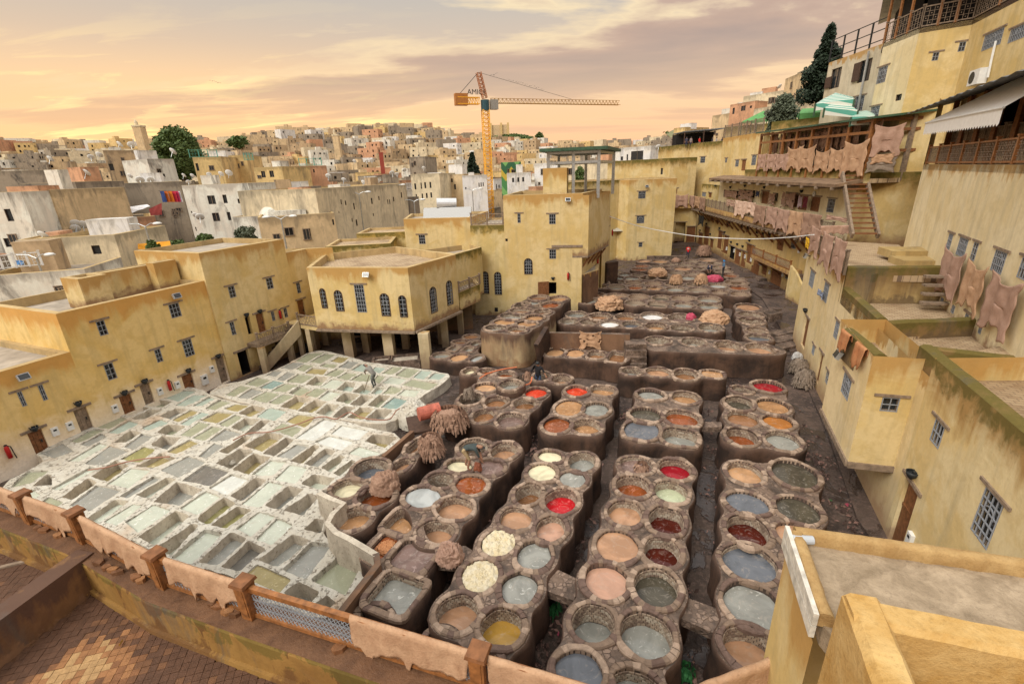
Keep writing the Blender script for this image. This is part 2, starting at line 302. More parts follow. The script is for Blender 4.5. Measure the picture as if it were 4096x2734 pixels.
# ---------------------------------------------------------------- mesh and object helpers
OFF = {}
def vec(p, z=None):
	return Vector((p[0], p[1], p[2] if z is None else z))
def props(o, label=None, cat=None, group=None, kind=None):
	if label: o['label'] = label
	if cat: o['category'] = cat
	if group: o['group'] = group
	if kind: o['kind'] = kind
def thing(name, loc, label, cat, group=None, kind=None, rz=0.):
	o = bpy.data.objects.new(name, None); COL.objects.link(o); o.location = loc; o.rotation_euler.z = rz; o.empty_display_size = .2
	OFF[o] = Vector(loc) if not rz else Vector((0, 0, 0)); props(o, label, cat, group, kind); return o
class MB:
	def __init__(s): s.v = []; s.f = []; s.m = []; s.mi = 0
	def quad(s, *p):
		k = len(s.v); s.v += [Vector(a) for a in p]; s.f.append(tuple(range(k, k + len(p)))); s.m.append(s.mi); return s
	def hexa(s, b, t):
		"solid between two equal loops"
		k = len(s.v); n = len(b); s.v += [Vector(a) for a in b] + [Vector(a) for a in t]
		s.f.append(tuple(range(k + n - 1, k - 1, -1))); s.f.append(tuple(range(k + n, k + 2 * n)))
		for i in range(n): j = (i + 1) % n; s.f.append((k + i, k + j, k + n + j, k + n + i))
		s.m += [s.mi] * (n + 2); return s
	def box(s, c, d, rz=0., M=None):
		x, y, z = d[0] / 2, d[1] / 2, d[2] / 2
		mt = M or Matrix.Rotation(rz, 3, 'Z'); c = Vector(c)
		p = [c + mt @ Vector(q) for q in ((-x, -y, -z), (x, -y, -z), (x, y, -z), (-x, y, -z), (-x, -y, z), (x, -y, z), (x, y, z), (-x, y, z))]
		return s.hexa(p[:4], p[4:])
	def bar(s, a, b, w, h=None, up=(0, 0, 1)):
		a = Vector(a); b = Vector(b); h = h or w; d = (b - a).normalized(); x = d.cross(Vector(up))
		if x.length < 1e-4: x = d.cross(Vector((1, 0, 0)))
		x.normalize(); y = x.cross(d); x *= w / 2; y *= h / 2
		return s.hexa([a - x - y, a + x - y, a + x + y, a - x + y], [b - x - y, b + x - y, b + x + y, b - x + y])
	def tube(s, a, b, r, n=8, r2=None):
		a = Vector(a); b = Vector(b); r2 = r if r2 is None else r2; d = (b - a).normalized(); x = d.cross(Vector((0, 0, 1)))
		if x.length < 1e-3: x = Vector((1, 0, 0))
		x.normalize(); y = x.cross(d)
		c = [(math.cos(2 * math.pi * i / n), math.sin(2 * math.pi * i / n)) for i in range(n)]
		return s.hexa([a + x * p * r + y * q * r for p, q in c], [b + x * p * r2 + y * q * r2 for p, q in c])
	def path(s, pts, r, n=6):
		for i in range(len(pts) - 1): s.tube(pts[i], pts[i + 1], r, n)
		return s
	def prism(s, poly, z0, z1):
		return s.hexa([vec(p, z0) for p in poly], [vec(p, z1) for p in poly])
	def lathe(s, c, prof, n=16, sx=1., sy=1.):
		k = len(s.v); c = Vector(c)
		for r, z in prof:
			for i in range(n):
				a = 2 * math.pi * i / n; s.v.append(c + Vector((r * math.cos(a) * sx, r * math.sin(a) * sy, z)))
		for j in range(len(prof) - 1):
			for i in range(n):
				i2 = (i + 1) % n; s.f.append((k + j * n + i, k + j * n + i2, k + (j + 1) * n + i2, k + (j + 1) * n + i)); s.m.append(s.mi)
		return s
	def grid(s, rows, close=False):
		k = len(s.v); n = len(rows[0])
		for r in rows: s.v += [Vector(p) for p in r]
		for j in range(len(rows) - 1):
			for i in range(n if close else n - 1):
				i2 = (i + 1) % n; s.f.append((k + j * n + i, k + j * n + i2, k + (j + 1) * n + i2, k + (j + 1) * n + i)); s.m.append(s.mi)
		return s
	def build(s, name, mat, parent=None, top=None, base=None, smooth=False, at=None, label=None, cat=None, group=None, kind=None, fix=False):
		me = bpy.data.meshes.new(name); mats = mat if isinstance(mat, (list, tuple)) else [mat]
		root = parent
		while root is not None and root not in OFF: root = root.parent
		if parent is None:
			if at is None:
				xs = [v[0] for v in s.v]; ys = [v[1] for v in s.v]; zs = [v[2] for v in s.v]
				at = Vector(((min(xs) + max(xs)) / 2, (min(ys) + max(ys)) / 2, min(zs)))
			off = Vector(at)
		else: off = OFF[root]
		me.from_pydata([tuple(v - off) for v in s.v], [], s.f)
		for q in mats: me.materials.append(q)
		me.polygons.foreach_set('material_index', s.m)
		if top is not None or base is not None:
			uv = me.uv_layers.new(name='UVMap'); zs = np.array([v[2] for v in s.v]); li = np.empty(len(me.loops), dtype=np.int32); me.loops.foreach_get('vertex_index', li)
			z = zs[li]; a = np.full(len(li), 50.) if top is None else top - z; b = np.full(len(li), 50.) if base is None else z - base
			uv.data.foreach_set('uv', np.stack([a, b], 1).ravel())
		else:
			uv = me.uv_layers.new(name='UVMap'); uv.data.foreach_set('uv', np.full(len(me.loops) * 2, 50.))
		if smooth: me.polygons.foreach_set('use_smooth', [True] * len(me.polygons))
		me.update()
		if fix:
			bm = bmesh.new(); bm.from_mesh(me); bmesh.ops.remove_doubles(bm, verts=bm.verts, dist=.0005); bmesh.ops.recalc_face_normals(bm, faces=bm.faces); bm.to_mesh(me); bm.free()
		o = bpy.data.objects.new(name, me); COL.objects.link(o); o.parent = parent
		if parent is None: o.location = off; OFF[o] = off
		props(o, label, cat, group, kind); return o
def copy_tree(o, parent=None):
	c = o.copy(); COL.objects.link(c)
	if parent is not None: c.parent = parent
	for ch in list(o.children): copy_tree(ch, c)
	return c
def pip(poly, pts):
	"numpy point in polygon"
	poly = np.asarray(poly); x, y = pts[:, 0], pts[:, 1]; r = np.zeros(len(pts), bool); n = len(poly)
	for i in range(n):
		a, b = poly[i], poly[(i + 1) % n]
		c = ((a[1] > y) != (b[1] > y)); 
		with np.errstate(divide='ignore', invalid='ignore'):
			t = (b[0] - a[0]) * (y - a[1]) / (b[1] - a[1]) + a[0]
		r ^= c & (x < t)
	return r
def area(p): return sum(p[i][0] * p[(i + 1) % len(p)][1] - p[(i + 1) % len(p)][0] * p[i][1] for i in range(len(p))) / 2
def plate(outer, holes, extra=()):
	"triangles of outer minus holes; returns (verts2d, tris)"
	vs = []; es = []
	for lp in [outer] + list(holes):
		k = len(vs); n = len(lp); vs += [Vector((p[0], p[1])) for p in lp]; es += [(k + i, k + (i + 1) % n) for i in range(n)]
	vs += [Vector(p) for p in extra]
	v, e, f, *_ = delaunay_2d_cdt(vs, es, [], 0, 1e-5)
	f = [t for t in f if len(t) == 3]
	c = np.array([((v[t[0]] + v[t[1]] + v[t[2]]) / 3)[:] for t in f])
	ok = pip([p[:2] for p in outer], c)
	for h in holes: ok &= ~pip([p[:2] for p in h], c)
	out = []
	for t, k in zip(f, ok):
		if k:
			a, b, d = v[t[0]], v[t[1]], v[t[2]]
			out.append(tuple(t) if (b - a).cross(d - a) > 0 else tuple(reversed(t)))
	return v, out
def smoothloop(p, it=1):
	for _ in range(it):
		q = []
		for i in range(len(p)):
			a = Vector(p[i]); b = Vector(p[(i + 1) % len(p)]); q += [a * .75 + b * .25, a * .25 + b * .75]
		p = q
	return p
def resample(p, d):
	out = []; n = len(p)
	for i in range(n):
		a = Vector(p[i][:2]); b = Vector(p[(i + 1) % n][:2]); k = max(1, int((b - a).length / d + .5))
		out += [a.lerp(b, j / k) for j in range(k)]
	return out

# ---------------------------------------------------------------- buildings
def grille(mb, o, e, n, w, h, arch=False, style=0):
	"iron grille in the plane through o (lower left), e = along, n = outward"
	z = Vector((0, 0, 1)); t = .028 if w > .5 else .024
	nx = max(2, int(w / .17)); nz = max(2, int(h / .24))
	pt = lambda a, b: o + e * a + z * b + n * .03
	def topat(a): 
		if not arch: return h
		r = w / 2; k = max(0., r * r - (a - r) ** 2); return h - r + math.sqrt(k)
	for i in range(0, nx + 1):
		a = w * i / nx; a = min(max(a, .02), w - .02); mb.bar(pt(a, 0), pt(a, max(.05, topat(a))), t)
	for j in range(0, nz + 1):
		b = min(max(h * j / nz, .015), h - .015)
		if arch and b > h - w / 2:
			r = w / 2; dx = math.sqrt(max(0., r * r - (b - (h - r)) ** 2)); 
			if dx > .05: mb.bar(pt(r - dx, b), pt(r + dx, b), t)
		else: mb.bar(pt(0, b), pt(w, b), t)
	if style:
		c = pt(w / 2, h * .55); r = min(w, h) * .3; pr = None
		for k in range(13):
			a = math.pi * k / 12; q = c + e * math.cos(a) * r + z * math.sin(a) * r
			if pr is not None: mb.bar(pr, q, t)
			pr = q
def opening_loop(u0, z0, u1, z1, arch):
	if not arch: return [(u0, z0), (u1, z0), (u1, z1), (u0, z1)]
	r = (u1 - u0) / 2; c = (u0 + u1) / 2; L = [(u0, z0), (u1, z0)]
	for k in range(9): a = math.pi * k / 8; L.append((c + r * math.cos(a), z1 - r + r * math.sin(a)))
	return L
def wall(parent, a, b, z0, z1, ops=(), mat=M_yel, top=None, base=None, prof=None, name='wall', depth=.22, label=None):
	"""one wall face from a to b (outward normal to the right of a->b). prof: optional top profile [(u,z)...].
	ops: (kind, u0, z0, u1, z1). kinds w grille window, a arched grille window, d door, D boarded planks door, o open dark, p plain window"""
	a = Vector(a[:2]); b = Vector(b[:2]); L = (b - a).length; e2 = (b - a) / L; e = Vector((e2.x, e2.y, 0)); n = Vector((e2.y, -e2.x, 0)); A = Vector((a.x, a.y, 0))
	W3 = lambda u, z, d=0.: A + e * u + Vector((0, 0, z)) + n * d
	outer = [(0, z0), (L, z0)] + (list(prof) if prof else [(L, z1), (0, z1)])
	loops = []; good = []
	for o in ops:
		k, u0, q0, u1, q1 = o[:5]
		u0, u1 = sorted((u0, u1)); q0, q1 = sorted((q0, q1))
		u0 = max(u0, .06); u1 = min(u1, L - .06); q0 = max(q0, z0 + .03)
		if u1 - u0 < .12 or q1 - q0 < .15 or q1 > z1 - .03 and not prof: continue
		loops.append(opening_loop(u0, q0, u1, q1, k == 'a')); good.append((k, u0, q0, u1, q1) + tuple(o[5:]))
	mb = MB(); vs, fs = plate(resample(outer, 2.5) if L < 60 else outer, loops)
	mb.v = [W3(v[0], v[1]) for v in vs]; mb.f = [tuple(f) for f in fs]; mb.m = [0] * len(fs)
	for lp in loops:
		m_ = len(lp)
		for i in range(m_): p, q = lp[i], lp[(i + 1) % m_]; mb.quad(W3(*q), W3(*p), W3(p[0], p[1], -depth), W3(q[0], q[1], -depth))
	wl = mb.build(name, mat, parent, top=top if top is not None else z1, base=base if base is not None else z0, label=label)
	for g_, lp in zip(good, loops):
		k, u0, q0, u1, q1 = g_[:5]; wd, ht = u1 - u0, q1 - q0; lab = g_[5] if len(g_) > 5 else None
		if k in 'wap':
			fr = MB()
			if k == 'a':
				for i in range(len(lp)): p, q = lp[i], lp[(i + 1) % len(lp)]; fr.bar(W3(*p, .004), W3(*q, .004), .05, .05, up=n)
			else:
				t = .035
				for p, q in (((u0, q0), (u1, q0)), ((u1, q0), (u1, q1)), ((u1, q1), (u0, q1)), ((u0, q1), (u0, q0))): fr.bar(W3(*p, -.09), W3(*q, -.09), t * 1.5, .08, up=n)
			wn = fr.build('window', M_wooddk if k != 'w' else M_woodg, parent, label=lab)
			pn = MB(); pl, pf = plate(lp, []); pn.v = [W3(v[0], v[1], -depth * .7) for v in pl]; pn.f = [tuple(f) for f in pf]; pn.m = [0] * len(pf); pn.build('pane', M_glass, wn)
			if k != 'p':
				gr = MB(); grille(gr, W3(u0, q0, -.03), e, n, wd, ht, k == 'a', 1 if wd > .6 else 0); gr.build('grille', M_iron, wn)
			elif wd > .7:
				gr = MB(); gr.bar(W3((u0 + u1) / 2, q0, -.09), W3((u0 + u1) / 2, q1, -.09), .05, .05, up=n); gr.build('mullion', M_woodg, wn)
			if k == 'w' and ht > .35:
				lt = MB(); lt.box(W3((u0 + u1) / 2, q1 + .07, .01), (wd + .5, .07, .09), math.atan2(e.y, e.x)); lt.build('lintel', M_woodg, parent)
		elif k in 'dD':
			dm = M_wood if k == 'd' else M_woodg; np_ = max(2, int(wd / .16)); d = MB()
			for i in range(np_):
				d.box(W3(u0 + wd * (i + .5) / np_, (q0 + q1) / 2, -.13 + random.uniform(-.006, .006)), (wd / np_ - .014, .05, ht - .02), math.atan2(e.y, e.x))
			dr = d.build('door', dm, parent, label=lab); h = MB()
			h.box(W3((u0 + u1) / 2, q0 + ht * .6, -.10), (wd * .96, .03, .12), math.atan2(e.y, e.x)); h.build('cross_rail', dm, dr)
			h = MB(); h.box(W3(u1 - .12, q0 + ht * .5, -.075), (.04, .05, .14), math.atan2(e.y, e.x)); h.build('handle', M_black, dr)
			lt = MB(); lt.box(W3((u0 + u1) / 2, q1 + .08, .015), (wd + .45, .08, .12), math.atan2(e.y, e.x)); lt.build('lintel', M_woodg, parent)
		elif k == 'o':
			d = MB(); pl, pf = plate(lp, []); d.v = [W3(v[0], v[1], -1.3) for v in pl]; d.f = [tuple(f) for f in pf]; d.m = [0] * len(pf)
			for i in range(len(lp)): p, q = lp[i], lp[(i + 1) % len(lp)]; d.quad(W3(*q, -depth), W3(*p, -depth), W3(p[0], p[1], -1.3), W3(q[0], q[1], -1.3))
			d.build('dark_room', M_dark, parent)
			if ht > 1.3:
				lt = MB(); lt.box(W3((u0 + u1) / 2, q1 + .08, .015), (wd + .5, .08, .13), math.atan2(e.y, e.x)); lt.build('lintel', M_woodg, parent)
	return wl
def pxops(a, b, spec):
	out = []
	for s in spec:
		k, t, x0, y0, x1, y1 = s[:6]
		p = onplane(a, b, t, x0, y0); q = onplane(a, b, t, x1, y1)
		lab = tuple(s[6:])
		if len(s) > 7: q = (q[0], onplane(a, b, t, s[6], s[7])[1]); lab = ()
		if 0 < (p[0] + q[0]) / 2 < math.hypot(b[0] - a[0], b[1] - a[1]): out.append((k, p[0], q[1], q[0], p[1]) + lab)
	return out
def house(name, label, fp, z0, z1, faces=None, mat=M_yel, par=.45, roofmat=None, cat='house', group=None, partop=None, pt=.28, base=None, batter=0.):
	"prism building with parapet. fp counter-clockwise seen from above; faces {edge: pixel openings}"
	if area(fp) < 0: fp = list(reversed(fp)); raise_ = True
	faces = faces or {}; c = Vector((sum(p[0] for p in fp) / len(fp), sum(p[1] for p in fp) / len(fp), z0))
	root = thing(name, c, label, cat, group); n = len(fp)
	for i in range(n):
		a, b = fp[i], fp[(i + 1) % n]
		wall(root, a, b, z0, z1, pxops(a, b, faces.get(i, ())), mat, base=base)
	# parapet: cap and inner faces; roof below
	inn = inset(fp, pt); zr = z1 - par
	mb = MB()
	for i in range(n):
		j = (i + 1) % n
		mb.quad(vec(fp[i], z1), vec(fp[j], z1), vec(inn[j], z1 + .02), vec(inn[i], z1 + .02)); mb.quad(vec(inn[i], z1 + .02), vec(inn[j], z1 + .02), vec(inn[j], zr), vec(inn[i], zr))
	mb.build('parapet', partop or M_top, root, top=z1 + 3)
	r = MB(); vs, fs = plate(inn, []); r.v = [Vector((v[0], v[1], zr + .02)) for v in vs]; r.f = [tuple(f) for f in fs]; r.m = [0] * len(fs); r.build('roof', roofmat or M_roof, root)
	return root
def inset(fp, d):
	n = len(fp); out = []
	for i in range(n):
		p0, p1, p2 = Vector(fp[i - 1][:2]), Vector(fp[i][:2]), Vector(fp[(i + 1) % n][:2])
		e1 = (p1 - p0).normalized(); e2 = (p2 - p1).normalized(); n1 = Vector((-e1.y, e1.x)); n2 = Vector((-e2.y, e2.x)); k = n1 + n2
		k = k / max(.3, k.length_squared / 2) if k.length > .01 else n1
		out.append(p1 + k * d)
	return out

# ---------------------------------------------------------------- vats
AXR = R(-24)
def fit(t, x0, y0, x1, y1, z, n=2., rot=AXR):
	"ellipse on the plane z whose picture fills the given box"
	o = TL[t]; X0, Y0, X1, Y1 = o[0] + x0 * o[2], o[1] + y0 * o[2], o[0] + x1 * o[2], o[1] + y1 * o[2]
	c = P('W', (X0 + X1) / 2 / 1.7437, (Y0 + Y1) / 2 / 1.7437, z); rx = ry = .6; cx, cy = c.x, c.y; cs, sn = math.cos(rot), math.sin(rot)
	un = [(math.copysign(abs(math.cos(a)) ** (2 / n), math.cos(a)), math.copysign(abs(math.sin(a)) ** (2 / n), math.sin(a))) for a in [math.pi * k / 14 for k in range(28)]]
	for it in range(14):
		pp = [proj(cx + rx * u * cs - ry * v * sn, cy + rx * u * sn + ry * v * cs, z) for u, v in un]
		ax_, bx, ay_, by = min(p[0] for p in pp), max(p[0] for p in pp), min(p[1] for p in pp), max(p[1] for p in pp)
		c1 = P('W', (ax_ + bx) / 2 / 1.7437, (ay_ + by) / 2 / 1.7437, z); cx += c.x - c1.x; cy += c.y - c1.y
		kx = ((X1 - X0) / (bx - ax_)) ** .8; ky = ((Y1 - Y0) / (by - ay_)) ** .8; rx *= kx; ry *= ky
		av = math.sqrt(rx * ry); rx = min(max(rx, av * .72), av * 1.4); ry = min(max(ry, av * .72), av * 1.4)
	return [cx, cy, rx, ry, n, rot]
def ell(e, off=0., m=32, jit=0., seed=0.):
	cx, cy, rx, ry, n, rot = e[:6]; cs, sn = math.cos(rot), math.sin(rot); out = []
	for k in range(m):
		a = 2 * math.pi * k / m; u = math.copysign(abs(math.cos(a)) ** (2 / n), math.cos(a)); v = math.copysign(abs(math.sin(a)) ** (2 / n), math.sin(a))
		j = jit * noise.noise(Vector((cx * 3 + math.cos(a) * 1.6, cy * 3 + math.sin(a) * 1.6, seed))) if jit else 0.
		x, y = (rx + off + j) * u, (ry + off + j) * v; out.append(Vector((cx + x * cs - y * sn, cy + x * sn + y * cs)))
	return out
def outline(es, rim, res=.08, k=12., link=.95, reach=1.2, extra=()):
	xs = [e[0] for e in es] + [p[0] for s in extra for p in s[:2]]; ys = [e[1] for e in es] + [p[1] for s in extra for p in s[:2]]; mg = 2.0
	X = np.arange(min(xs) - mg, max(xs) + mg, res); Y = np.arange(min(ys) - mg, max(ys) + mg, res); gx, gy = np.meshgrid(X, Y, indexing='ij'); S = np.zeros_like(gx)
	for e in es:
		cs, sn = math.cos(e[5]), math.sin(e[5]); u = (gx - e[0]) * cs + (gy - e[1]) * sn; v = -(gx - e[0]) * sn + (gy - e[1]) * cs
		q = (np.abs(u / e[2]) ** e[4] + np.abs(v / e[3]) ** e[4]) ** (1 / e[4]) + 1e-6; d = np.hypot(u, v) * (1 - 1 / q) - rim; S += np.exp(-k * np.clip(d, -1.5, 6))
	caps = list(extra)
	for i in range(len(es)):
		for j in range(i):
			a, b = es[i], es[j]; r1, r2 = (a[2] + a[3]) / 2, (b[2] + b[3]) / 2
			if math.hypot(a[0] - b[0], a[1] - b[1]) < r1 + r2 + reach: caps.append(((a[0], a[1]), (b[0], b[1]), min(r1, r2) * link + rim * .3))
	for (ax_, ay_), (bx, by), r in caps:
		dx, dy = bx - ax_, by - ay_; t = np.clip(((gx - ax_) * dx + (gy - ay_) * dy) / (dx * dx + dy * dy + 1e-9), 0, 1); d = np.hypot(gx - ax_ - t * dx, gy - ay_ - t * dy) - r; S += np.exp(-k * np.clip(d, -1.5, 6))
	V = -np.log(S + 1e-30) / k
	# marching squares, longest closed loop
	seg = {}; nx, ny = V.shape; ins = V < 0
	cells = np.argwhere((ins[:-1, :-1] != ins[1:, :-1]) | (ins[:-1, :-1] != ins[:-1, 1:]) | (ins[:-1, :-1] != ins[1:, 1:]))
	def ip(i, j, i2, j2):
		a, b = V[i, j], V[i2, j2]; t = a / (a - b); return (X[i] + (X[i2] - X[i]) * t, Y[j] + (Y[j2] - Y[j]) * t)
	pts = {}; adj = {}
	for i, j in cells:
		cr_ = []
		for (p, q) in (((i, j), (i + 1, j)), ((i + 1, j), (i + 1, j + 1)), ((i, j + 1), (i + 1, j + 1)), ((i, j), (i, j + 1))):
			if ins[p] != ins[q]: key = (p, q); pts[key] = ip(*p, *q); cr_.append(key)
		for a in range(0, len(cr_) - 1, 2): adj.setdefault(cr_[a], []).append(cr_[a + 1]); adj.setdefault(cr_[a + 1], []).append(cr_[a])
	seen = set(); loops = []
	for s in adj:
		if s in seen: continue
		lp = [s]; seen.add(s); cur = s
		while True:
			nx_ = [q for q in adj[cur] if q not in seen]
			if not nx_: break
			cur = nx_[0]; seen.add(cur); lp.append(cur)
		loops.append([pts[q] for q in lp])
	lp = max(loops, key=lambda l: abs(area(l)))
	if area(lp) < 0: lp.reverse()
	st = max(1, int(.16 / res + .5)); return [Vector(p) for p in lp[::st]]
ALLV = []
def nz(x, y, s=1., q=0.): return noise.noise(Vector((x * s, y * s, q)))
def block(label, z, vats, ground=-1.3, rim=.18, near=False, group=None, extra=(), link=.95, reach=1.2, dz=None, mats=None, cat='dye vats'):
	"vats: (tile,x0,y0,x1,y1,dye,depth[,power[,raise]])"
	es = []; inf = []
	for v in vats:
		t, x0, y0, x1, y1, dye, dep = v[:7]; dep *= .8; n = v[7] if len(v) > 7 else 2.; up = v[8] if len(v) > 8 else None
		if up is None: up = .04 + .07 * random.random()
		es.append(fit(t, x0, y0, x1, y1, z + up, n, AXR)); inf.append((dye, dep, up))
	cx = sum(e[0] for e in es) / len(es); cy = sum(e[1] for e in es) / len(es)
	root = thing('vat_block', (cx, cy, ground), label, cat, group or 'masonry blocks of dye vats')
	ol = outline(es, rim, extra=extra, link=link, reach=reach)
	holes = [ell(e, 0., 32, .055, 2.) for e in es]
	allh = holes + [ell(e, 0, 24) for (o, e) in ALLV if o is not root and min(math.hypot(e[0] - f_[0], e[1] - f_[1]) for f_ in es) < 4]
	near_h = []
	for h in allh[len(holes):]:       # a neighbour's basin is cut out only where it lies well inside
		if pip([p[:] for p in ol], np.array([q[:] for q in h])).all(): near_h.append(h)
	for e in es: ALLV.append((root, e))
	xs = [p.x for p in ol]; ys = [p.y for p in ol]; gp = []
	st = .34 if near else .5
	x = min(xs)
	while x < max(xs):
		y = min(ys)
		while y < max(ys): gp.append((x + random.uniform(-.1, .1), y + random.uniform(-.1, .1))); y += st
		x += st
	a = np.array(gp); ok = pip([p[:] for p in ol], a)
	for h in holes + near_h: ok &= ~pip([p[:] for p in h], a)
	oa = np.array([p[:] for p in ol]); gp = [tuple(q) for q, k in zip(a, ok) if k and np.min(np.hypot(*(oa - q).T)) > .12]
	vs, fs = plate(ol, holes + near_h, gp)
	mb = MB(); mb.v = [Vector((v[0], v[1], z + .035 * nz(v[0], v[1], 1.3) + .015 * nz(v[0], v[1], 5))) for v in vs]; mb.f = [tuple(f) for f in fs]; mb.m = [0] * len(fs)
	# sides: rounded shoulder then lumpy wall with slight batter
	rows = []; n = len(ol); nr = []
	for i in range(n): d = ol[(i + 1) % n] - ol[i - 1]; d.normalize(); nr.append(Vector((d.y, -d.x)))
	H = z - ground
	for fr, off, dz_ in ((0, 0, 0), (.0, .025, -.035), (.12, .035, 0), (.4, .03, 0), (.7, .05, 0), (1., .07, 0)):
		row = []
		for p, q in zip(ol, nr):
			zz_ = z - H * fr + dz_; o = off + (.07 * noise.noise(Vector((p.x * 1.1, p.y * 1.1, zz_ * 1.3))) + .05 * noise.noise(Vector((p.x * 4, p.y * 4, zz_ * 3))) if fr else 0.)
			t0 = (.035 * nz(p.x, p.y, 1.3) + .015 * nz(p.x, p.y, 5)) * (1 - fr); row.append(Vector((p.x + q.x * o, p.y + q.y * o, zz_ + t0)))
		rows.append(row)
	mb.mi = 1; mb.grid([list(reversed(r)) for r in rows], close=True)
	mb.build('body', mats or [M_vtop, M_vside], root, top=z, base=ground, smooth=True)
	for e, (dye, dep, up) in zip(es, inf): vat(root, e, z, up, dye, dep, near)
	return root
def vat(root, e, z, up, dye, dep, near):
	r = (e[2] + e[3]) / 2; m_ = max(14, int(2 * math.pi * r / (.13 if near else .22))); full = dep < .02
	# lining: plain shell behind the bricks (and a bottom)
	mb = MB(); zb = z - dep - .12
	o0 = ell(e, .0, 32, .055, 2.); rows = [[vec(p, z + up * .5) for p in o0], [vec(p, z - .1) for p in o0], [vec(p, zb) for p in o0]]
	mb.grid(rows, close=True); mb.quad(*[vec(p, zb) for p in o0])
	lin = mb.build('vat', M_brick[1] if not near else M_joint, root, top=z, smooth=True)
	# rim stones
	rb = MB(); w_ = .16; n2 = m_ * 2; R0, R1, R2, R3 = ell(e, 0., n2, .055, 2.), ell(e, .02, n2, .055, 2.), ell(e, w_ - .03, n2, .07, 7.), ell(e, w_ + .005, n2, .08, 7.)
	for i in range(m_):
		k0, k1 = 2 * i, (2 * i + 2) % n2; h = z + up + random.uniform(-.012, .012) + .045 * nz(R1[k0].x, R1[k0].y, 2.6, 1); v = nz(R1[k0].x, R1[k0].y, 2.2, 5) + random.uniform(-.2, .2); rb.mi = (1 if v > .22 else 2 if v < -.12 else 0) if near else (0 if v > -.1 else 2)
		pr = [(vec(q[k0], zz_), vec(q[k1], zz_)) for q, zz_ in ((R0, z - .06), (R0, h - .02), (R1, h), (R2, h - .004), (R3, h - .04), (R3, z - .07))]
		for A_, B_ in zip(pr, pr[1:]): rb.quad(A_[1], A_[0], B_[0], B_[1])
	rb.build('rim', M_stone, lin)
	if near and dep > .12:
		bk = MB(); ch = .085; nc = min(7, int((dep + .05) / ch)); mm = max(20, int(2 * math.pi * r / .12))
		for c in range(nc):
			zz_ = z - .02 - c * ch; o1 = ell(e, 0., mm * 2, .055, 2.); o2 = ell(e, -.022, mm * 2, .055, 2.)
			for i in range(mm):
				k0 = (2 * i + c % 2) % (2 * mm); k1 = (k0 + 2) % (2 * mm); A_, B_ = o1[k0].lerp(o1[k1], .05), o1[k0].lerp(o1[k1], .95); C_, D_ = o2[k0].lerp(o2[k1], .08), o2[k0].lerp(o2[k1], .92)
				bk.mi = random.choice((0, 0, 0, 1, 1, 1)) if c and nz(o1[2 * i].x * 1., o1[2 * i].y, 1.5, c * .3) > -.15 else random.choice((1, 2)); k = len(bk.v)
				bk.v += [vec(A_, zz_), vec(B_, zz_), vec(B_, zz_ - ch + .01), vec(A_, zz_ - ch + .01), vec(C_, zz_ - .004), vec(D_, zz_ - .004), vec(D_, zz_ - ch + .014), vec(C_, zz_ - ch + .014)]
				for f_ in ((4, 7, 6, 5), (0, 4, 5, 1), (2, 6, 7, 3), (1, 5, 6, 2), (3, 7, 4, 0)): bk.f.append(tuple(k + q for q in f_)); bk.m.append(bk.mi)
		o = bk.build('brick_lining', M_brick, lin); o['kind'] = 'stuff'
	if dye == 'hides': hidefill(lin, e, z, H_cream); return
	d = MB(); vs, fs = plate(ell(e, -.004, 28, .055, 2.), []); d.v = [Vector((v[0], v[1], z - dep)) for v in vs]; d.f = [tuple(f) for f in fs]; d.m = [0] * len(fs)
	d.build('dye', LIQ[dye], lin)
def hidefill(parent, e, z, mat):
	mb = MB(); rows = []
	for j in range(34):
		f_ = j / 33; rows.append([])
		for p in ell(e, 0., 90):
			x = e[0] + (p.x - e[0]) * (1 - f_) * .99; y = e[1] + (p.y - e[1]) * (1 - f_) * .99
			h = abs(noise.noise(Vector((x * 5, y * 5, 1)))) * .12 + abs(noise.noise(Vector((x * 12, y * 12, 4)))) * .08 + abs(noise.noise(Vector((x * 25, y * 25, 7)))) * .03 - .07
			rows[-1].append(Vector((x, y, z + h + .05 * min(1, f_ * 4))))
	mb.grid(rows, close=True); mb.build('soaked_hides', mat, parent, smooth=True)
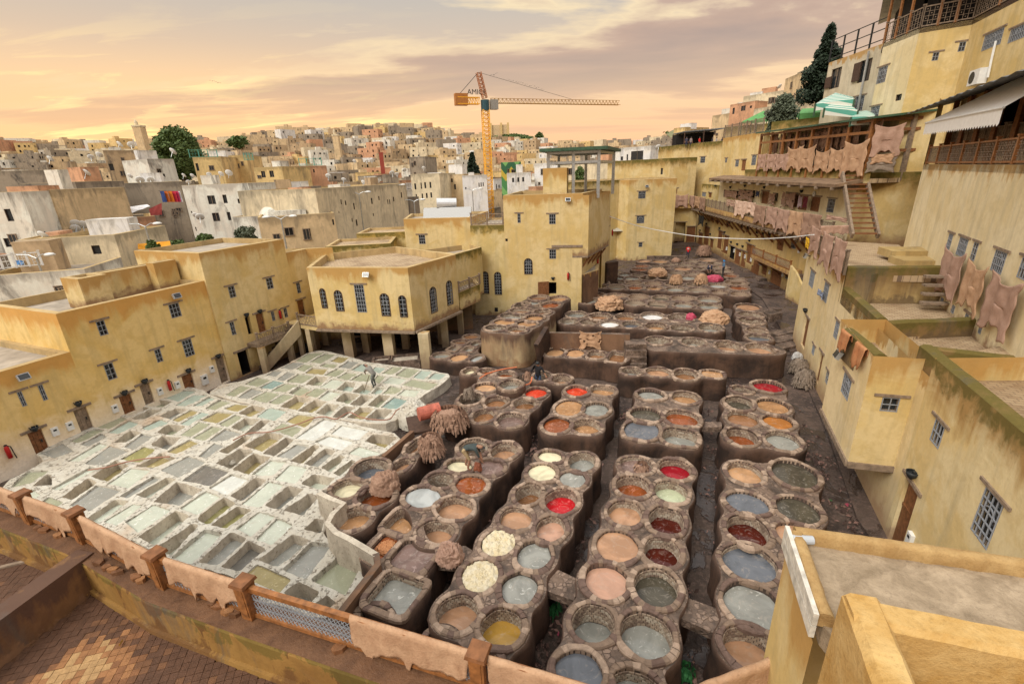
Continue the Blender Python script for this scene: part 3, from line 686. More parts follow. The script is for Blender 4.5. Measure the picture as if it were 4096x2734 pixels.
def pits(label, z, poly, pl, ground=-1.35, inhole=()):
	"limed pits: poly outline points (world), pl: list of (tile, quad, dye, depth)"
	c = Vector((sum(p[0] for p in poly) / len(poly), sum(p[1] for p in poly) / len(poly), ground)); root = thing('lime_pit_block', c, label, 'lime pits')
	ol = [Vector(p[:2]) for p in poly]
	if area(ol) < 0: ol.reverse()
	ol = resample(smoothloop(ol, 1), .3); ol = [Vector((p.x + .09 * nz(p.x, p.y, 1.1, 3) + .03 * nz(p.x, p.y, 5), p.y + .09 * nz(p.x, p.y, 1.1, 8) + .03 * nz(p.x, p.y, 5, 2))) for p in ol]
	hs = []; inf = []; cen = []
	oa = [p[:] for p in ol]
	Q = []
	for t, q, dye, dep in pl:
		w_ = [P(t, q[i], q[i + 1], z).xy for i in range(0, 8, 2)]
		if area(w_) < 0: w_.reverse()
		cc = sum(w_, Vector((0, 0))) / 4
		if not any((cc - o[1]).length < .4 for o in Q): Q.append((w_, cc, dye, dep))
	u_ = (P('D', 1170, 400, z) - P('D', 930, 570, z)).xy.normalized(); v_ = Vector((-u_.y, u_.x)); rnd = random.Random(3); xs = [p.x for p in ol]; ys = [p.y for p in ol]
	for k in range(2600):
		c = Vector((rnd.uniform(min(xs), max(xs)), rnd.uniform(min(ys), max(ys)))); l_, b_ = rnd.uniform(.5, .75), rnd.uniform(.28, .42); w_ = [c - u_ * l_ - v_ * b_, c + u_ * l_ - v_ * b_, c + u_ * l_ + v_ * b_, c - u_ * l_ + v_ * b_]; A_ = np.array([p[:] for p in resample(w_, .25)] + [c[:]])
		if not pip(oa, A_).all(): continue
		if all(not pip([p[:] for p in o[0]], A_).any() and min((p - q).length for p in o[0] + [o[1]] for q in w_ + [c]) > .1 and not pip([p[:] for p in w_], np.array([p[:] for p in o[0]] + [o[1][:]])).any() for o in Q if (o[1] - c).length < 4): Q.append((w_ if area(w_) > 0 else w_[::-1], c, rnd.choice(('lgreygreen', 'lpale', 'lgrey', 'lochre')), rnd.choice((.1, .15, .4))))
	for qi, (w0, cc, dye, dep) in enumerate(Q):
		rot = abs(nz(cc.x, cc.y, 7.7)) > .34; w_ = [cc + (o - cc) * 1.32 for o in w0]
		for qj, (o, oc_, _, _) in enumerate(Q):
			if qi == qj or (oc_ - cc).length > 6: continue
			best = None
			for i in range(4):
				d = w0[(i + 1) % 4] - w0[i]
				if d.length < .1: continue
				n = Vector((d.y, -d.x)).normalized(); e_ = max((p - cc).dot(n) for p in w0); l_ = min((p - cc).dot(n) for p in o)
				if best is None or l_ - e_ > best[0]: best = (l_ - e_, n, (l_ + e_) / 2 - .052)
			if not best: continue
			_, n, lim = best; q_ = []
			for i in range(len(w_)):
				A_, B_ = w_[i], w_[(i + 1) % len(w_)]; da, db = (A_ - cc).dot(n) - lim, (B_ - cc).dot(n) - lim
				if da <= 0: q_.append(A_)
				if (da < 0) != (db < 0): q_.append(A_.lerp(B_, da / (da - db)))
			w_ = q_
			if len(w_) < 3: break
		if len(w_) < 3 or abs(area(w_)) < .12: continue
		cc = sum(w_, Vector((0, 0))) / len(w_); lp = smoothloop(resample(w_, .16 if not rot else .3), 2)
		lp = [Vector((p.x + .03 * nz(p.x, p.y, 1.7) + .02 * nz(p.x, p.y, 6), p.y + .03 * nz(p.x, p.y, 1.7, 5) + .02 * nz(p.x, p.y, 6, 3))) for p in lp]
		for _ in range(6):
			if not pip(oa, np.array([p[:] for p in lp])).all(): lp = [cc + (p - cc) * .92 for p in lp]
		if not pip(oa, np.array([p[:] for p in lp])).all(): continue
		# keep walls between neighbours
		for it in range(12):
			hit = False
			for o in hs:
				if (sum(o, Vector((0, 0))) / len(o) - cc).length < 6:
					A_ = np.array([p[:] for p in lp]); B_ = np.array([p[:] for p in o]); dmin = np.min(np.hypot(A_[:, None, 0] - B_[None, :, 0], A_[:, None, 1] - B_[None, :, 1]))
					if dmin < .07 or pip([p[:] for p in o], A_).any() or pip([p[:] for p in lp], B_).any(): hit = True; break
			if not hit: break
			lp = [cc + (p - cc) * .955 for p in lp]
		if hit: continue
		hs.append(lp); inf.append((dye, dep)); cen.append(cc)
	xs = [p.x for p in ol]; ys = [p.y for p in ol]; a = np.array([(random.uniform(min(xs), max(xs)), random.uniform(min(ys), max(ys))) for _ in range(int((max(xs) - min(xs)) * (max(ys) - min(ys)) * 7))]); ok = pip(oa, a)
	for h in hs: ok &= ~pip([p[:] for p in h], a)
	a = a[ok]; vs, fs = plate(ol, hs, [tuple(q) for q in a])
	zt = lambda x, y: z + .05 * nz(x, y, .8) + .03 * nz(x, y, 4) + .012 * nz(x, y, 14)
	mb = MB(); mb.v = [Vector((v[0], v[1], zt(v[0], v[1]))) for v in vs]; mb.f = [tuple(f) for f in fs]; mb.m = [0] * len(fs); mb.mi = 1; n = len(ol); rows = []
	for fr in (0, .03, .5, 1.):
		row = []
		for i in range(n):
			d = ol[(i + 1) % n] - ol[i - 1]; d.normalize(); o = (.03 if fr else 0) + .06 * fr + (.06 * noise.noise(Vector((ol[i].x, ol[i].y, fr * 3))) if fr else 0); p = ol[i]
			row.append(Vector((p.x + d.y * o, p.y - d.x * o, (zt(p.x, p.y)) * (1 - fr) + ground * fr)))
		rows.append(row)
	mb.grid([list(reversed(r)) for r in rows], close=True)
	mb.build('body', [M_lime, M_limes], root, smooth=False)
	for lp, (dye, dep) in zip(hs, inf):
		zl = z - dep; cc = sum(lp, Vector((0, 0))) / len(lp); mb = MB(); r1 = [vec(p, zt(p.x, p.y)) for p in lp]
		k = lambda p, s, q: Vector((cc.x + (p.x - cc.x) * s, cc.y + (p.y - cc.y) * s, q + .02 * nz(p.x, p.y, 5)))
		mb.grid([r1, [k(p, .985, z - .07) for p in lp], [k(p, .97, zl - .25) for p in lp]], close=True)
		pt = mb.build('lime_pit', M_limes if dep > .2 else M_lime, root, smooth=False)
		d = MB(); vs, fs = plate(lp, []); d.v = [Vector((v[0], v[1], zl)) for v in vs]; d.f = [tuple(f) for f in fs]; d.m = [0] * len(fs); d.build('lime_water', LIQ[dye], pt)
	return root

# ---------------------------------------------------------------- ground
mb = MB(); gx = [-34 + i * 1.2 for i in range(76)]; gy = [-14 + j * 1.2 for j in range(84)]
mb.grid([[Vector((x, y, -1.33 + .05 * nz(x, y, .6) + (.0 if y < 60 else (y - 60) * .012))) for x in gx] for y in gy]); mb.build('yard', M_ground, None, at=(0, 0, -1.33), smooth=True, kind='structure')
# raised street along the right-hand houses
S0, S1 = Vector((12.55, 12.73, 0)), Vector((19.46, 29.66, 0)); S2, S3 = Vector((27.3, 42.6, 0)), Vector((31.3, 78.5, 0))
st = [P('F', 2300 / 1.679 + 0, 560, -1.22).xy] if 0 else []
lft = [(11.2, 9.5), (12.1, 13.4), (14.6, 18.8), (16.6, 23.6), (18.2, 27.8), (21.0, 34.5), (24.0, 43.0), (25.0, 50.0), (26.0, 60.0)]
rgt = [(13.5, 9.0), (13.6, 12.6), (16.2, 18.9), (18.2, 24.), (20.5, 29.8), (24.5, 36), (28.5, 42.5), (29.5, 52), (31, 62)]
mb = MB()
for i in range(len(lft) - 1):
	a, b, c, d = lft[i], rgt[i], rgt[i + 1], lft[i + 1]
	mb.hexa([vec(q, -1.45) for q in (a, b, c, d)], [vec(q, -1.20 + .001 * i) for q in (a, b, c, d)])
mb.build('street', M_ground, None, at=(18, 25, -1.45), kind='structure')
terr_amp = [(-60, 38), (-40, 42), (-30, 44), (-22, 56), (-10, 56), (-2, 44), (6, 36), (12, 32), (20, 34), (30, 42), (45, 62), (70, 90)]
def interp(t, x):
	for (a, p), (b, q) in zip(t, t[1:]):
		if x <= b: k = max(0., min(1., (x - a) / (b - a))); k = k * k * (3 - 2 * k); return p + (q - p) * k
	return t[-1][1]
def ground_z(x, y):
	r = math.hypot(x, y); az = math.degrees(math.atan2(x, y)); A = interp(terr_amp, az)
	k = max(0., min(1., (r - 150) / 430)); k = k * k * (3 - 2 * k)
	z = -3.2 + A * k + 2.0 * nz(x, y, .012) * min(1, r / 150)
	if r > 580: z += (min(r, 1500) - 580) * -.01
	return z
mb = MB(); rows = []
for r in [30, 45, 60, 80, 100, 125, 150, 180, 220, 260, 310, 360, 420, 490, 560, 640, 760, 900, 1100, 1400, 2000, 3500, 7000, 12000]:
	rows.append([Vector((r * math.sin(R(a)), r * math.cos(R(a)), ground_z(r * math.sin(R(a)), r * math.cos(R(a))) if r < 1600 else -10.)) for a in range(-180, 180, 3)])
mb.grid(rows, close=True); mb.build('hillside_ground', plain('dusty_hill_earth', (.22, .17, .11), .95, .35, .02), None, at=(0, 0, -4), smooth=True, kind='structure')

# ---------------------------------------------------------------- dye vats
T_, X_ = 'tan', None
block('long front block with the two bark-filled basins and a yellow basin nearest the railing', 0, [
	('B', 1260, 1338, 1427, 1420, 'cream', .10), ('B', 1465, 1350, 1650, 1482, 'grey', .45), ('C', 1530, 88, 1718, 202, 'cream', .02), ('C', 1745, 135, 1917, 248, 'grey', .05),
	('C', 1445, 215, 1622, 358, 'brown', .6), ('C', 1640, 250, 1860, 417, 'red', .45), ('C', 1340, 378, 1560, 530, 'tan', .2), ('C', 1580, 432, 1783, 605, 'pinktan', .3),
	('C', 1220, 525, 1445, 710, 'hides', .02), ('C', 1455, 600, 1685, 797, 'grey', .12), ('C', 1083, 727, 1335, 942, 'hides', .02), ('C', 1350, 812, 1597, 1030, 'grey', .14),
	('C', 915, 955, 1200, 1205, 'tan', .5), ('C', 1210, 1045, 1493, 1308, 'yellow', .5), ('C', 1190, 1345, 1340, 1500, 'rust', .5)], near=True, rim=.17)
block('round basin with dark blue dye beside the long front block', -.22, [('C', 842, 1190, 1036, 1360, 'inkblue', .1)], near=True, rim=.18)
block('black-stained block with a white basin and a worker bending over red-brown dye', -.02, [
	('B', 730, 1262, 935, 1375, 'dregs', .5), ('B', 940, 1282, 1130, 1395, 'tan', .5), ('B', 648, 1398, 822, 1482, 'cream', .12), ('B', 850, 1398, 1030, 1500, 'mauve', .05),
	('C', 855, 140, 1035, 240, 'dregs', .6), ('C', 1040, 165, 1248, 287, 'rust', .04), ('C', 705, 240, 947, 378, 'palegrey', .04), ('C', 912, 305, 1162, 458, 'tan', .35),
	('C', 785, 462, 1040, 625, 'tan', .55)], near=True, rim=.17)
block('black-stained block of square basins, one crossed by pale hides in muddy dye', -.04, [
	('C', 560, 385, 820, 555, 'amber', .45, 4.), ('C', 440, 545, 655, 745, 'rust', .15, 4.), ('C', 600, 595, 910, 815, 'mauve', .1, 4.), ('C', 445, 805, 830, 1095, 'grey', .35, 5.)], near=True, rim=.13)
block('curved rust-brown block with a cream basin and an orange basin against the limed pits', .12, [
	('C', 355, 48, 592, 182, 'slate', .55), ('C', 215, 188, 430, 312, 'cream', .3), ('C', 385, 225, 625, 370, 'rust', .4), ('C', 238, 372, 475, 530, 'amber', .45)], near=True, rim=.17)
block('dark narrow block with a brown basin behind the piled hides', -.06, [('M', 1935, 1050, 2130, 1200, 'brown', .45), ('M', 1800, 1240, 1985, 1370, 'tan', .35)], near=True, rim=.16)
block('low dark broken basin below the large square grey one', -.3, [('C', 400, 1030, 605, 1170, 'dregs', .3)], near=True, rim=.17)
block('black-stained middle block with one scarlet basin at its right end', .0, [
	('B', 755, 783, 850, 830, 'cream', .2), ('B', 865, 790, 975, 830, 'rust', .25), ('B', 985, 808, 1108, 850, 'rust', .25), ('B', 835, 885, 985, 945, 'apricot', .12),
	('B', 1175, 916, 1322, 992, 'scarlet', .12), ('B', 730, 952, 888, 1032, 'dregs', .45), ('B', 905, 975, 1055, 1050, 'brown', .25), ('B', 1095, 988, 1252, 1066, 'brown', .4),
	('B', 818, 1062, 972, 1150, 'brown', .3), ('B', 985, 1087, 1172, 1182, 'mauve', .2), ('B', 660, 1045, 790, 1105, 'dregs', .4)], near=True, rim=.18)
block('single raised dark basin standing proud of the black-stained middle block', .35, [('B', 1003, 865, 1150, 932, 'grey', .35)], near=True, rim=.15)
block('pair of dark basins where the man in black stands', .05, [('B', 1230, 812, 1345, 872, 'dregs', .5), ('B', 1350, 830, 1482, 892, 'tan', .5)], near=True, rim=.16)
block('six-basin block with a scarlet basin and a pale grey one in the middle', .0, [
	('B', 1447, 906, 1597, 974, 'scarlet', .08), ('B', 1615, 903, 1780, 972, 'amber', .3, 3.), ('B', 1378, 1003, 1562, 1108, 'amber', .03), ('B', 1572, 1016, 1737, 1111, 'grey', .08),
	('B', 1297, 1113, 1478, 1222, 'rust', .12), ('B', 1492, 1132, 1684, 1228, 'amber', .4)], near=True, rim=.17)
block('six-basin block with a big slate-blue basin and one full of foam', .0, [
	('E', 145, 450, 462, 575, 'grey', .15), ('E', 550, 478, 865, 625, 'amber', .35), ('E', 60, 665, 425, 835, 'olive', .1), ('E', 475, 695, 872, 880, 'rust', .2, 2.4),
	('E', -10, 815, 398, 1045, 'slate', .03, 2.6), ('E', 445, 898, 855, 1118, 'grey', .5, 3.)], near=True, rim=.17)
block('eight-basin block with a raised deep red basin at its far end, by the street', .05, [
	('E', 1178, 532, 1514, 692, 'olive', .35), ('E', 1542, 562, 1932, 738, 'amber', .12), ('E', 1200, 705, 1582, 892, 'brown', .25), ('E', 1618, 748, 1982, 920, 'orange', .12),
	('E', 1188, 898, 1567, 1107, 'rust', .45), ('E', 1653, 942, 2068, 1168, 'grey', .25), ('E', 1500, 348, 1867, 487, 'crimson', .1, 2., .12), ('E', 1262, 410, 1492, 502, 'dregs', .4, 2., .1)], near=True, rim=.17)
block('long front block with a crimson basin, a greenish cream one and two dark wine ones', .02, [
	('F', 310, 38, 532, 152, 'mauve', .2), ('F', 573, 52, 792, 192, 'crimson', .35), ('F', 281, 162, 509, 305, 'rust', .45), ('F', 538, 198, 762, 347, 'mint', .4),
	('F', 228, 332, 462, 502, 'tan', .3), ('F', 503, 368, 737, 557, 'wine', .5, 2.6), ('F', 147, 533, 432, 747, 'tan', .04), ('F', 470, 578, 717, 774, 'wine', .5),
	('F', 68, 748, 367, 992, 'pinktan', .12), ('F', 403, 778, 707, 1044, 'olive', .35),
	('O', 362, 955, 684, 1258, 'grey', .8), ('O', 726, 1010, 1122, 1378, 'grey', .55), ('O', 235, 1300, 594, 1640, 'slate', .06), ('O', 680, 1440, 1045, 1680, 'grey', .4)], near=True, rim=.17)
block('rightmost front block with large grey oval basins and an apricot basin at its far end', .0, [
	('F', 1028, 72, 1270, 220, 'apricot', .3), ('F', 1328, 62, 1642, 247, 'olive', .1), ('F', 1018, 272, 1314, 427, 'slate', .04), ('F', 1356, 303, 1657, 487, 'olive', .1),
	('F', 1028, 422, 1317, 640, 'wine', .45), ('F', 1356, 476, 1655, 655, 'tan', .04), ('F', 998, 618, 1372, 880, 'slate', .2), ('F', 1413, 668, 1710, 850, 'tan', .4),
	('F', 1003, 880, 1407, 1197, 'grey', .15), ('F', 1456, 958, 1750, 1230, 'grey', .2), ('F', 1000, 1160, 1400, 1490, 'tan', .6), ('F', 1468, 1270, 1760, 1500, 'brown', .4)], near=True, rim=.17)
# middle distance
block('tall square-cornered block with four white-bricked basins facing the front', .20, [
	('L', 1020, 923, 1252, 1000, 'grey', .6), ('L', 1350, 938, 1582, 1014, 'grey', .55), ('L', 1668, 968, 1914, 1060, 'tan', .5), ('L', 1953, 988, 2230, 1088, 'tan', .4)], near=True, rim=.17,
	extra=(((9.2, 27.6), (15.6, 26.3), .9),), link=1.25)
block('row of round pots below the tall block, the last filled with skins', -.05, [
	('L', 790, 1213, 977, 1287, 'grey', .45), ('L', 1018, 1213, 1252, 1302, 'tan', .25), ('L', 1283, 1228, 1512, 1332, 'brown', .35), ('L', 1540, 1238, 1746, 1312, 'amber', .05, 3.)], near=True, rim=.17, link=.7)
block('dark recess with four tan basins under the low back wall', -.1, [
	('L', 72, 1033, 257, 1110, 'apricot', .15), ('L', 267, 1043, 442, 1120, 'apricot', .1), ('L', 468, 1058, 637, 1132, 'brown', .3, 3.), ('L', 655, 1063, 842, 1168, 'brown', .3, 5.)], near=True, rim=.17, link=1.3)
block('two-row block with a mirror-white basin and magenta skins over its edge', .0, [
	('L', 268, 688, 457, 747, 'grey', .25), ('L', 488, 703, 687, 764, 'brown', .3), ('L', 728, 710, 927, 774, 'brown', .3), ('L', 973, 698, 1187, 770, 'milk', .25), ('L', 1226, 710, 1467, 792, 'mauve', .5),
	('L', 213, 753, 377, 810, 'grey', .4), ('L', 403, 760, 577, 820, 'brown', .5), ('L', 586, 776, 770, 840, 'milk', .2), ('L', 793, 778, 977, 844, 'slate', .35), ('L', 1016, 793, 1214, 862, 'amber', .35),
	('L', 1253, 813, 1457, 877, 'dregs', .4), ('L', 1513, 798, 1742, 882, 'grey', .55)], near=True, rim=.17)
block('dark two-row block draped with a heap of cream skins at its left end', -.05, [
	('L', 443, 510, 627, 560, 'tan', .2), ('L', 655, 520, 842, 562, 'tan', .3), ('L', 388, 560, 562, 617, 'grey', .3), ('L', 853, 528, 1042, 580, 'brown', .5), ('L', 828, 580, 1012, 637, 'grey', .5),
	('L', 1078, 538, 1247, 592, 'olive', .3), ('L', 1033, 598, 1222, 652, 'olive', .35, 4.), ('L', 1253, 538, 1477, 592, 'brown', .5), ('L', 1503, 546, 1717, 607, 'grey', .3), ('L', 1278, 603, 1472, 657, 'grey', .2),
	('L', 1503, 608, 1722, 670, 'grey', .3)], rim=.15)
block('single-file column of five basins beside the street', -.05, [
	('L', 1866, 616, 2092, 682, 'tan', .12), ('L', 1883, 690, 2127, 747, 'brown', .5), ('L', 1893, 743, 2132, 810, 'brown', .55), ('L', 1968, 836, 2152, 897, 'tan', .5), ('L', 1963, 903, 2202, 970, 'slate', .25)], near=True, rim=.17, link=1.1)
block('wide far block in two rows with a basin of orange-brown dye by the street', -.15, [
	('L', 538, 396, 667, 434, 'dregs', .4), ('L', 673, 396, 817, 434, 'dregs', .4), ('L', 828, 400, 982, 440, 'brown', .4), ('L', 1008, 408, 1177, 450, 'brown', .4), ('L', 1203, 413, 1372, 452, 'dregs', .4),
	('L', 1408, 418, 1552, 457, 'dregs', .4), ('L', 508, 438, 647, 474, 'grey', .4), ('L', 663, 440, 827, 484, 'grey', .4), ('L', 848, 446, 992, 487, 'rust', .15), ('L', 1018, 450, 1177, 490, 'amber', .2),
	('L', 1208, 460, 1387, 507, 'grey', .2), ('L', 1413, 468, 1602, 514, 'grey', .45), ('L', 1603, 426, 1792, 472, 'palegrey', .2), ('L', 1633, 488, 1792, 527, 'brown', .4), ('L', 1758, 398, 1972, 444, 'brown', .4),
	('L', 1803, 443, 1987, 490, 'rust', .12), ('L', 1813, 503, 1992, 552, 'brown', .5)], rim=.16)
block('far block of small basins where two men stand over magenta skins', -.2, [
	('L', 758, 328, 882, 360, 'grey', .15), ('L', 885, 333, 1005, 364, 'dregs', .3), ('L', 688, 360, 817, 394, 'grey', .15), ('L', 820, 366, 955, 398, 'grey', .12), ('L', 963, 353, 1122, 397, 'dregs', .4),
	('L', 1133, 350, 1257, 394, 'dregs', .4), ('L', 1348, 356, 1482, 397, 'grey', .15), ('L', 1223, 313, 1377, 352, 'dregs', .4), ('L', 1383, 318, 1562, 354, 'mauve', .4), ('L', 1668, 298, 1832, 327, 'dregs', .3),
	('L', 1743, 333, 1882, 372, 'rust', .15), ('L', 1788, 373, 1962, 407, 'dregs', .4)], rim=.16)
block('farthest brown basins in a row beside the kiosk', -.25, [
	('L', 883, 280, 1047, 310, 'rust', .12), ('L', 913, 250, 1052, 278, 'rust', .15), ('L', 1073, 260, 1252, 287, 'dregs', .3), ('L', 1178, 235, 1312, 264, 'dregs', .3), ('L', 1303, 243, 1472, 270, 'dregs', .3),
	('L', 1283, 270, 1452, 309, 'tan', .15), ('L', 1455, 273, 1580, 307, 'dregs', .4), ('L', 1478, 248, 1612, 274, 'dregs', .4), ('L', 943, 205, 1067, 232, 'tan', .12), ('L', 1083, 208, 1227, 237, 'amber', .15),
	('L', 1383, 205, 1522, 234, 'dregs', .3), ('L', 1523, 193, 1682, 224, 'tan', .3), ('L', 1598, 223, 1742, 252, 'dregs', .3), ('L', 1648, 260, 1802, 290, 'grey', .3)], rim=.16)
block('pale streaked tower of basins with a dark opening in its foot', 1.0, [
	('B', 1075, 383, 1217, 420, 'brown', .3), ('B', 1235, 393, 1347, 427, 'brown', .3), ('B', 1008, 418, 1172, 460, 'grey', .3), ('B', 1168, 428, 1302, 474, 'amber', .12), ('B', 966, 460, 1107, 499, 'amber', .08),
	('B', 1123, 470, 1252, 510, 'amber', .08), ('B', 908, 498, 1047, 537, 'grey', .3), ('B', 1053, 508, 1187, 547, 'brown', .25)], near=True, rim=.17, mats=[M_vtop, M_palevat], link=1.25)
block('upper brown basins below the small dark doorway of the tall house', .9, [
	('B', 1203, 298, 1332, 334, 'brown', .2), ('B', 1338, 303, 1462, 342, 'amber', .2), ('B', 1163, 333, 1277, 367, 'grey', .15), ('B', 1283, 343, 1407, 387, 'rust', .15), ('B', 1103, 346, 1202, 384, 'dregs', .3)], rim=.17)
block('low grey basins between the arcade and the streaked tower', -.45, [
	('B', 553, 683, 672, 724, 'grey', .2), ('B', 668, 690, 794, 742, 'apricot', .1), ('B', 806, 698, 892, 747, 'palegrey', .15), ('B', 763, 563, 862, 594, 'brown', .1), ('B', 688, 598, 792, 627, 'brown', .15),
	('B', 658, 638, 742, 672, 'grey', .25, 4.), ('B', 753, 643, 842, 677, 'grey', .25, 4.), ('B', 812, 608, 880, 640, 'grey', .2)], rim=.18)

# ---------------------------------------------------------------- lime pits
LK = ['lgreygreen', 'lpale', 'lmint', 'lochre', 'lgrey', 'lwhite', 'ldark', 'lteal', 'lolive']
pf = '''905 335 1030 270 1160 262 1000 348 g|1020 345 1160 270 1290 278 1140 372 g|1220 335 1290 290 1420 305 1345 350 o|780 400 890 345 985 355 880 412 k|885 415 980 362 1090 372 970 445 g
1110 385 1160 358 1280 365 1240 405 g|985 448 1060 400 1215 410 1170 462 o|1300 390 1380 335 1495 345 1430 405 k|1410 425 1500 368 1590 378 1520 440 m|1630 420 1660 395 1745 405 1690 450 m
1160 465 1260 415 1360 425 1280 478 g|600 480 700 415 830 425 720 495 k|715 505 820 435 920 445 790 520 k|820 520 920 455 1080 475 980 535 g|1000 545 1080 480 1215 490 1150 555 g.4
1300 490 1370 450 1480 460 1400 510 g|1410 515 1520 450 1620 455 1560 530 g|1640 520 1680 465 1750 485 1700 540 g|1690 460 1800 392 1910 400 1820 470 g|1830 470 1920 405 2050 425 1960 492 g
2010 490 2080 430 2180 440 2110 508 m|2120 512 2195 448 2300 458 2230 515 m|1700 540 1780 485 1950 505 1870 560 p|1880 560 1980 510 2200 545 2110 610 g|450 550 560 490 680 510 560 575 g
555 590 690 515 780 535 650 600 t|680 615 800 553 915 565 800 630 g|840 640 930 575 1040 600 950 660 g.15|980 655 1080 590 1195 610 1090 680 g|1110 690 1210 618 1340 640 1220 710 p
1130 570 1230 510 1360 530 1290 600 p|1270 610 1350 530 1470 550 1430 620 m.35|1430 620 1530 550 1650 580 1580 640 m.35|1590 645 1660 585 1740 595 1690 650 m.2|1700 640 1790 560 1920 590 1840 650 g
1840 660 1930 590 2060 600 1990 670 p|255 640 370 570 485 590 350 660 g|355 665 480 590 590 620 470 680 k|110 605 220 555 350 570 240 640 k|500 685 620 620 755 645 650 720 g|650 720 770 645 890 665 760 735 g
770 750 900 668 1035 690 940 780 o.35|940 790 1080 700 1200 715 1080 805 o.4|1260 710 1350 635 1510 655 1400 745 g.45|1400 745 1510 655 1630 670 1510 755 k.55|1560 750 1680 645 1800 665 1690 770 g.4
1690 770 1820 665 1940 690 1830 785 t|1090 815 1190 730 1330 750 1240 850 p.45|1240 850 1350 755 1470 765 1360 860 k.55|1400 850 1510 770 1640 780 1550 870 o.3|1560 875 1660 785 1790 800 1700 885 k.5'''
pn = '''375 830 490 765 600 790 480 855 o.3|530 855 640 780 780 810 680 890 m|220 785 320 740 450 755 350 810 o|15 790 170 700 310 725 130 815 g|5 890 150 815 320 830 160 920 o|175 925 330 840 400 865 260 960 g
300 960 420 870 560 890 430 995 p.4|430 1000 570 890 650 900 500 1010 k.5|840 900 940 845 1110 870 1020 960 o|690 990 790 925 950 970 850 1045 g|880 1060 1130 895 1300 935 1080 1095 w|1240 1020 1330 950 1570 1000 1480 1075 w
1060 1095 1190 1030 1450 1090 1330 1180 w|1490 1085 1590 1010 1860 1050 1720 1165 o.5|1320 1200 1460 1110 1710 1185 1560 1260 p|420 1130 640 1000 800 1040 590 1185 o.35|590 1195 810 1050 880 1075 700 1220 k.6
720 1230 930 1100 1050 1120 850 1255 G|850 1270 1080 1120 1140 1135 970 1295 o.4|970 1300 1170 1150 1290 1180 1120 1340 G.3|1115 1345 1300 1220 1370 1240 1230 1385 p.35|1230 1400 1400 1280 1440 1290 1300 1430 p.3
150 1290 380 1150 500 1180 300 1340 k.65|310 1350 500 1200 640 1240 440 1395 o.5|510 1400 670 1275 810 1290 690 1410 p|725 1440 860 1310 1010 1340 900 1470 p|935 1480 1090 1370 1290 1410 1130 1540 p.45
0 1230 160 1090 240 1110 70 1245 G|80 1090 240 980 370 1010 180 1090 k'''
pa = '''1110 985 1210 945 1320 950 1210 1015 m|1140 1050 1270 975 1400 975 1230 1055 m|990 1045 1060 1005 1150 1020 1080 1055 g.3|1260 1055 1390 985 1450 1000 1340 1055 m|810 1105 930 1045 1000 1050 880 1110 g.35
880 1130 990 1075 1060 1080 960 1130 g.4|650 1180 800 1110 860 1130 740 1195 g|710 1230 870 1140 940 1160 790 1235 m|475 1285 620 1205 690 1215 530 1290 g|520 1310 690 1225 720 1245 580 1320 k|955 1195 1080 1135 1140 1160 1000 1215 m
1090 1110 1210 1050 1280 1060 1160 1130 k.35|1150 1135 1290 1060 1350 1080 1210 1150 o|1200 1165 1340 1085 1400 1100 1260 1175 m|1030 1230 1120 1165 1230 1180 1130 1245 g.4|1200 1240 1330 1150 1410 1170 1290 1250 g
1290 1255 1430 1175 1500 1190 1370 1270 g|735 1290 850 1205 960 1230 870 1290 g.4|820 1310 930 1230 1050 1250 920 1340 k|1020 1310 1110 1240 1220 1255 1120 1340 k.5|1140 1340 1270 1270 1320 1290 1200 1355 o
490 1400 670 1295 730 1310 570 1400 p|560 1430 730 1310 850 1350 680 1440 k|265 1360 440 1290 520 1350 390 1400 k|800 1400 960 1310 1060 1330 940 1420 O|900 1455 1060 1370 1150 1400 1000 1460 o.25
1280 1385 1430 1280 1520 1310 1350 1400 G|1090 1480 1270 1390 1360 1420 1180 1520 G|620 1510 770 1410 850 1440 720 1540 o.45|740 1567 900 1460 1030 1470 880 1590 p'''
pd = '''100 235 190 150 320 145 240 200 g|210 240 300 165 370 180 370 230 k.5|150 300 200 250 270 290 220 320 p|400 310 560 190 640 220 480 330 o.4|500 350 650 240 790 270 620 385 G|620 440 790 330 870 340 690 470 p.25
690 480 870 370 950 380 800 510 p|850 460 1010 360 1140 400 950 530 p|930 285 1110 180 1170 190 1010 300 p.3|1045 345 1200 210 1360 260 1200 365 k.5|1220 385 1380 280 1480 320 1340 430 p|1310 460 1490 320 1580 360 1400 500 O.35
1400 510 1570 390 1650 410 1500 530 O.35|930 570 1170 400 1260 440 1040 620 p.5|1070 640 1300 490 1340 500 1180 670 p.55|1175 690 1370 530 1480 560 1300 730 p.15|1350 745 1560 560 1650 590 1460 760 G.3
1500 770 1670 610 1760 660 1600 800 D.35|1600 530 1740 420 1830 450 1680 570 p|1730 590 1850 470 1940 510 1820 620 p|700 560 750 520 860 590 800 610 G|860 640 900 610 990 660 970 670 G|290 350 340 315 410 350 380 370 g
1240 210 1400 100 1540 140 1390 240 D|1410 250 1540 170 1650 200 1520 290 w|1560 300 1720 180 1790 200 1640 330 k.5|1640 340 1790 215 1900 240 1770 360 p|1800 350 1930 240 2040 260 1900 380 k.5
1900 390 2060 280 2140 300 2030 430 k.6|2000 545 2120 440 2190 460 2160 590 G.6|1760 730 1970 570 2070 610 1880 770 G.4|1910 790 2080 630 2230 640 2070 850 G.15|2080 860 2290 680 2420 740 2300 960 g.2
1650 850 1730 780 1960 880 1900 950 o|1900 940 1980 880 2140 960 2090 1030 k.6|2110 1030 2180 980 2240 1020 2200 1060 k.6|1360 820 1400 790 1570 850 1540 860 k.4|2020 760 2060 730 2080 740 2060 780 g'''
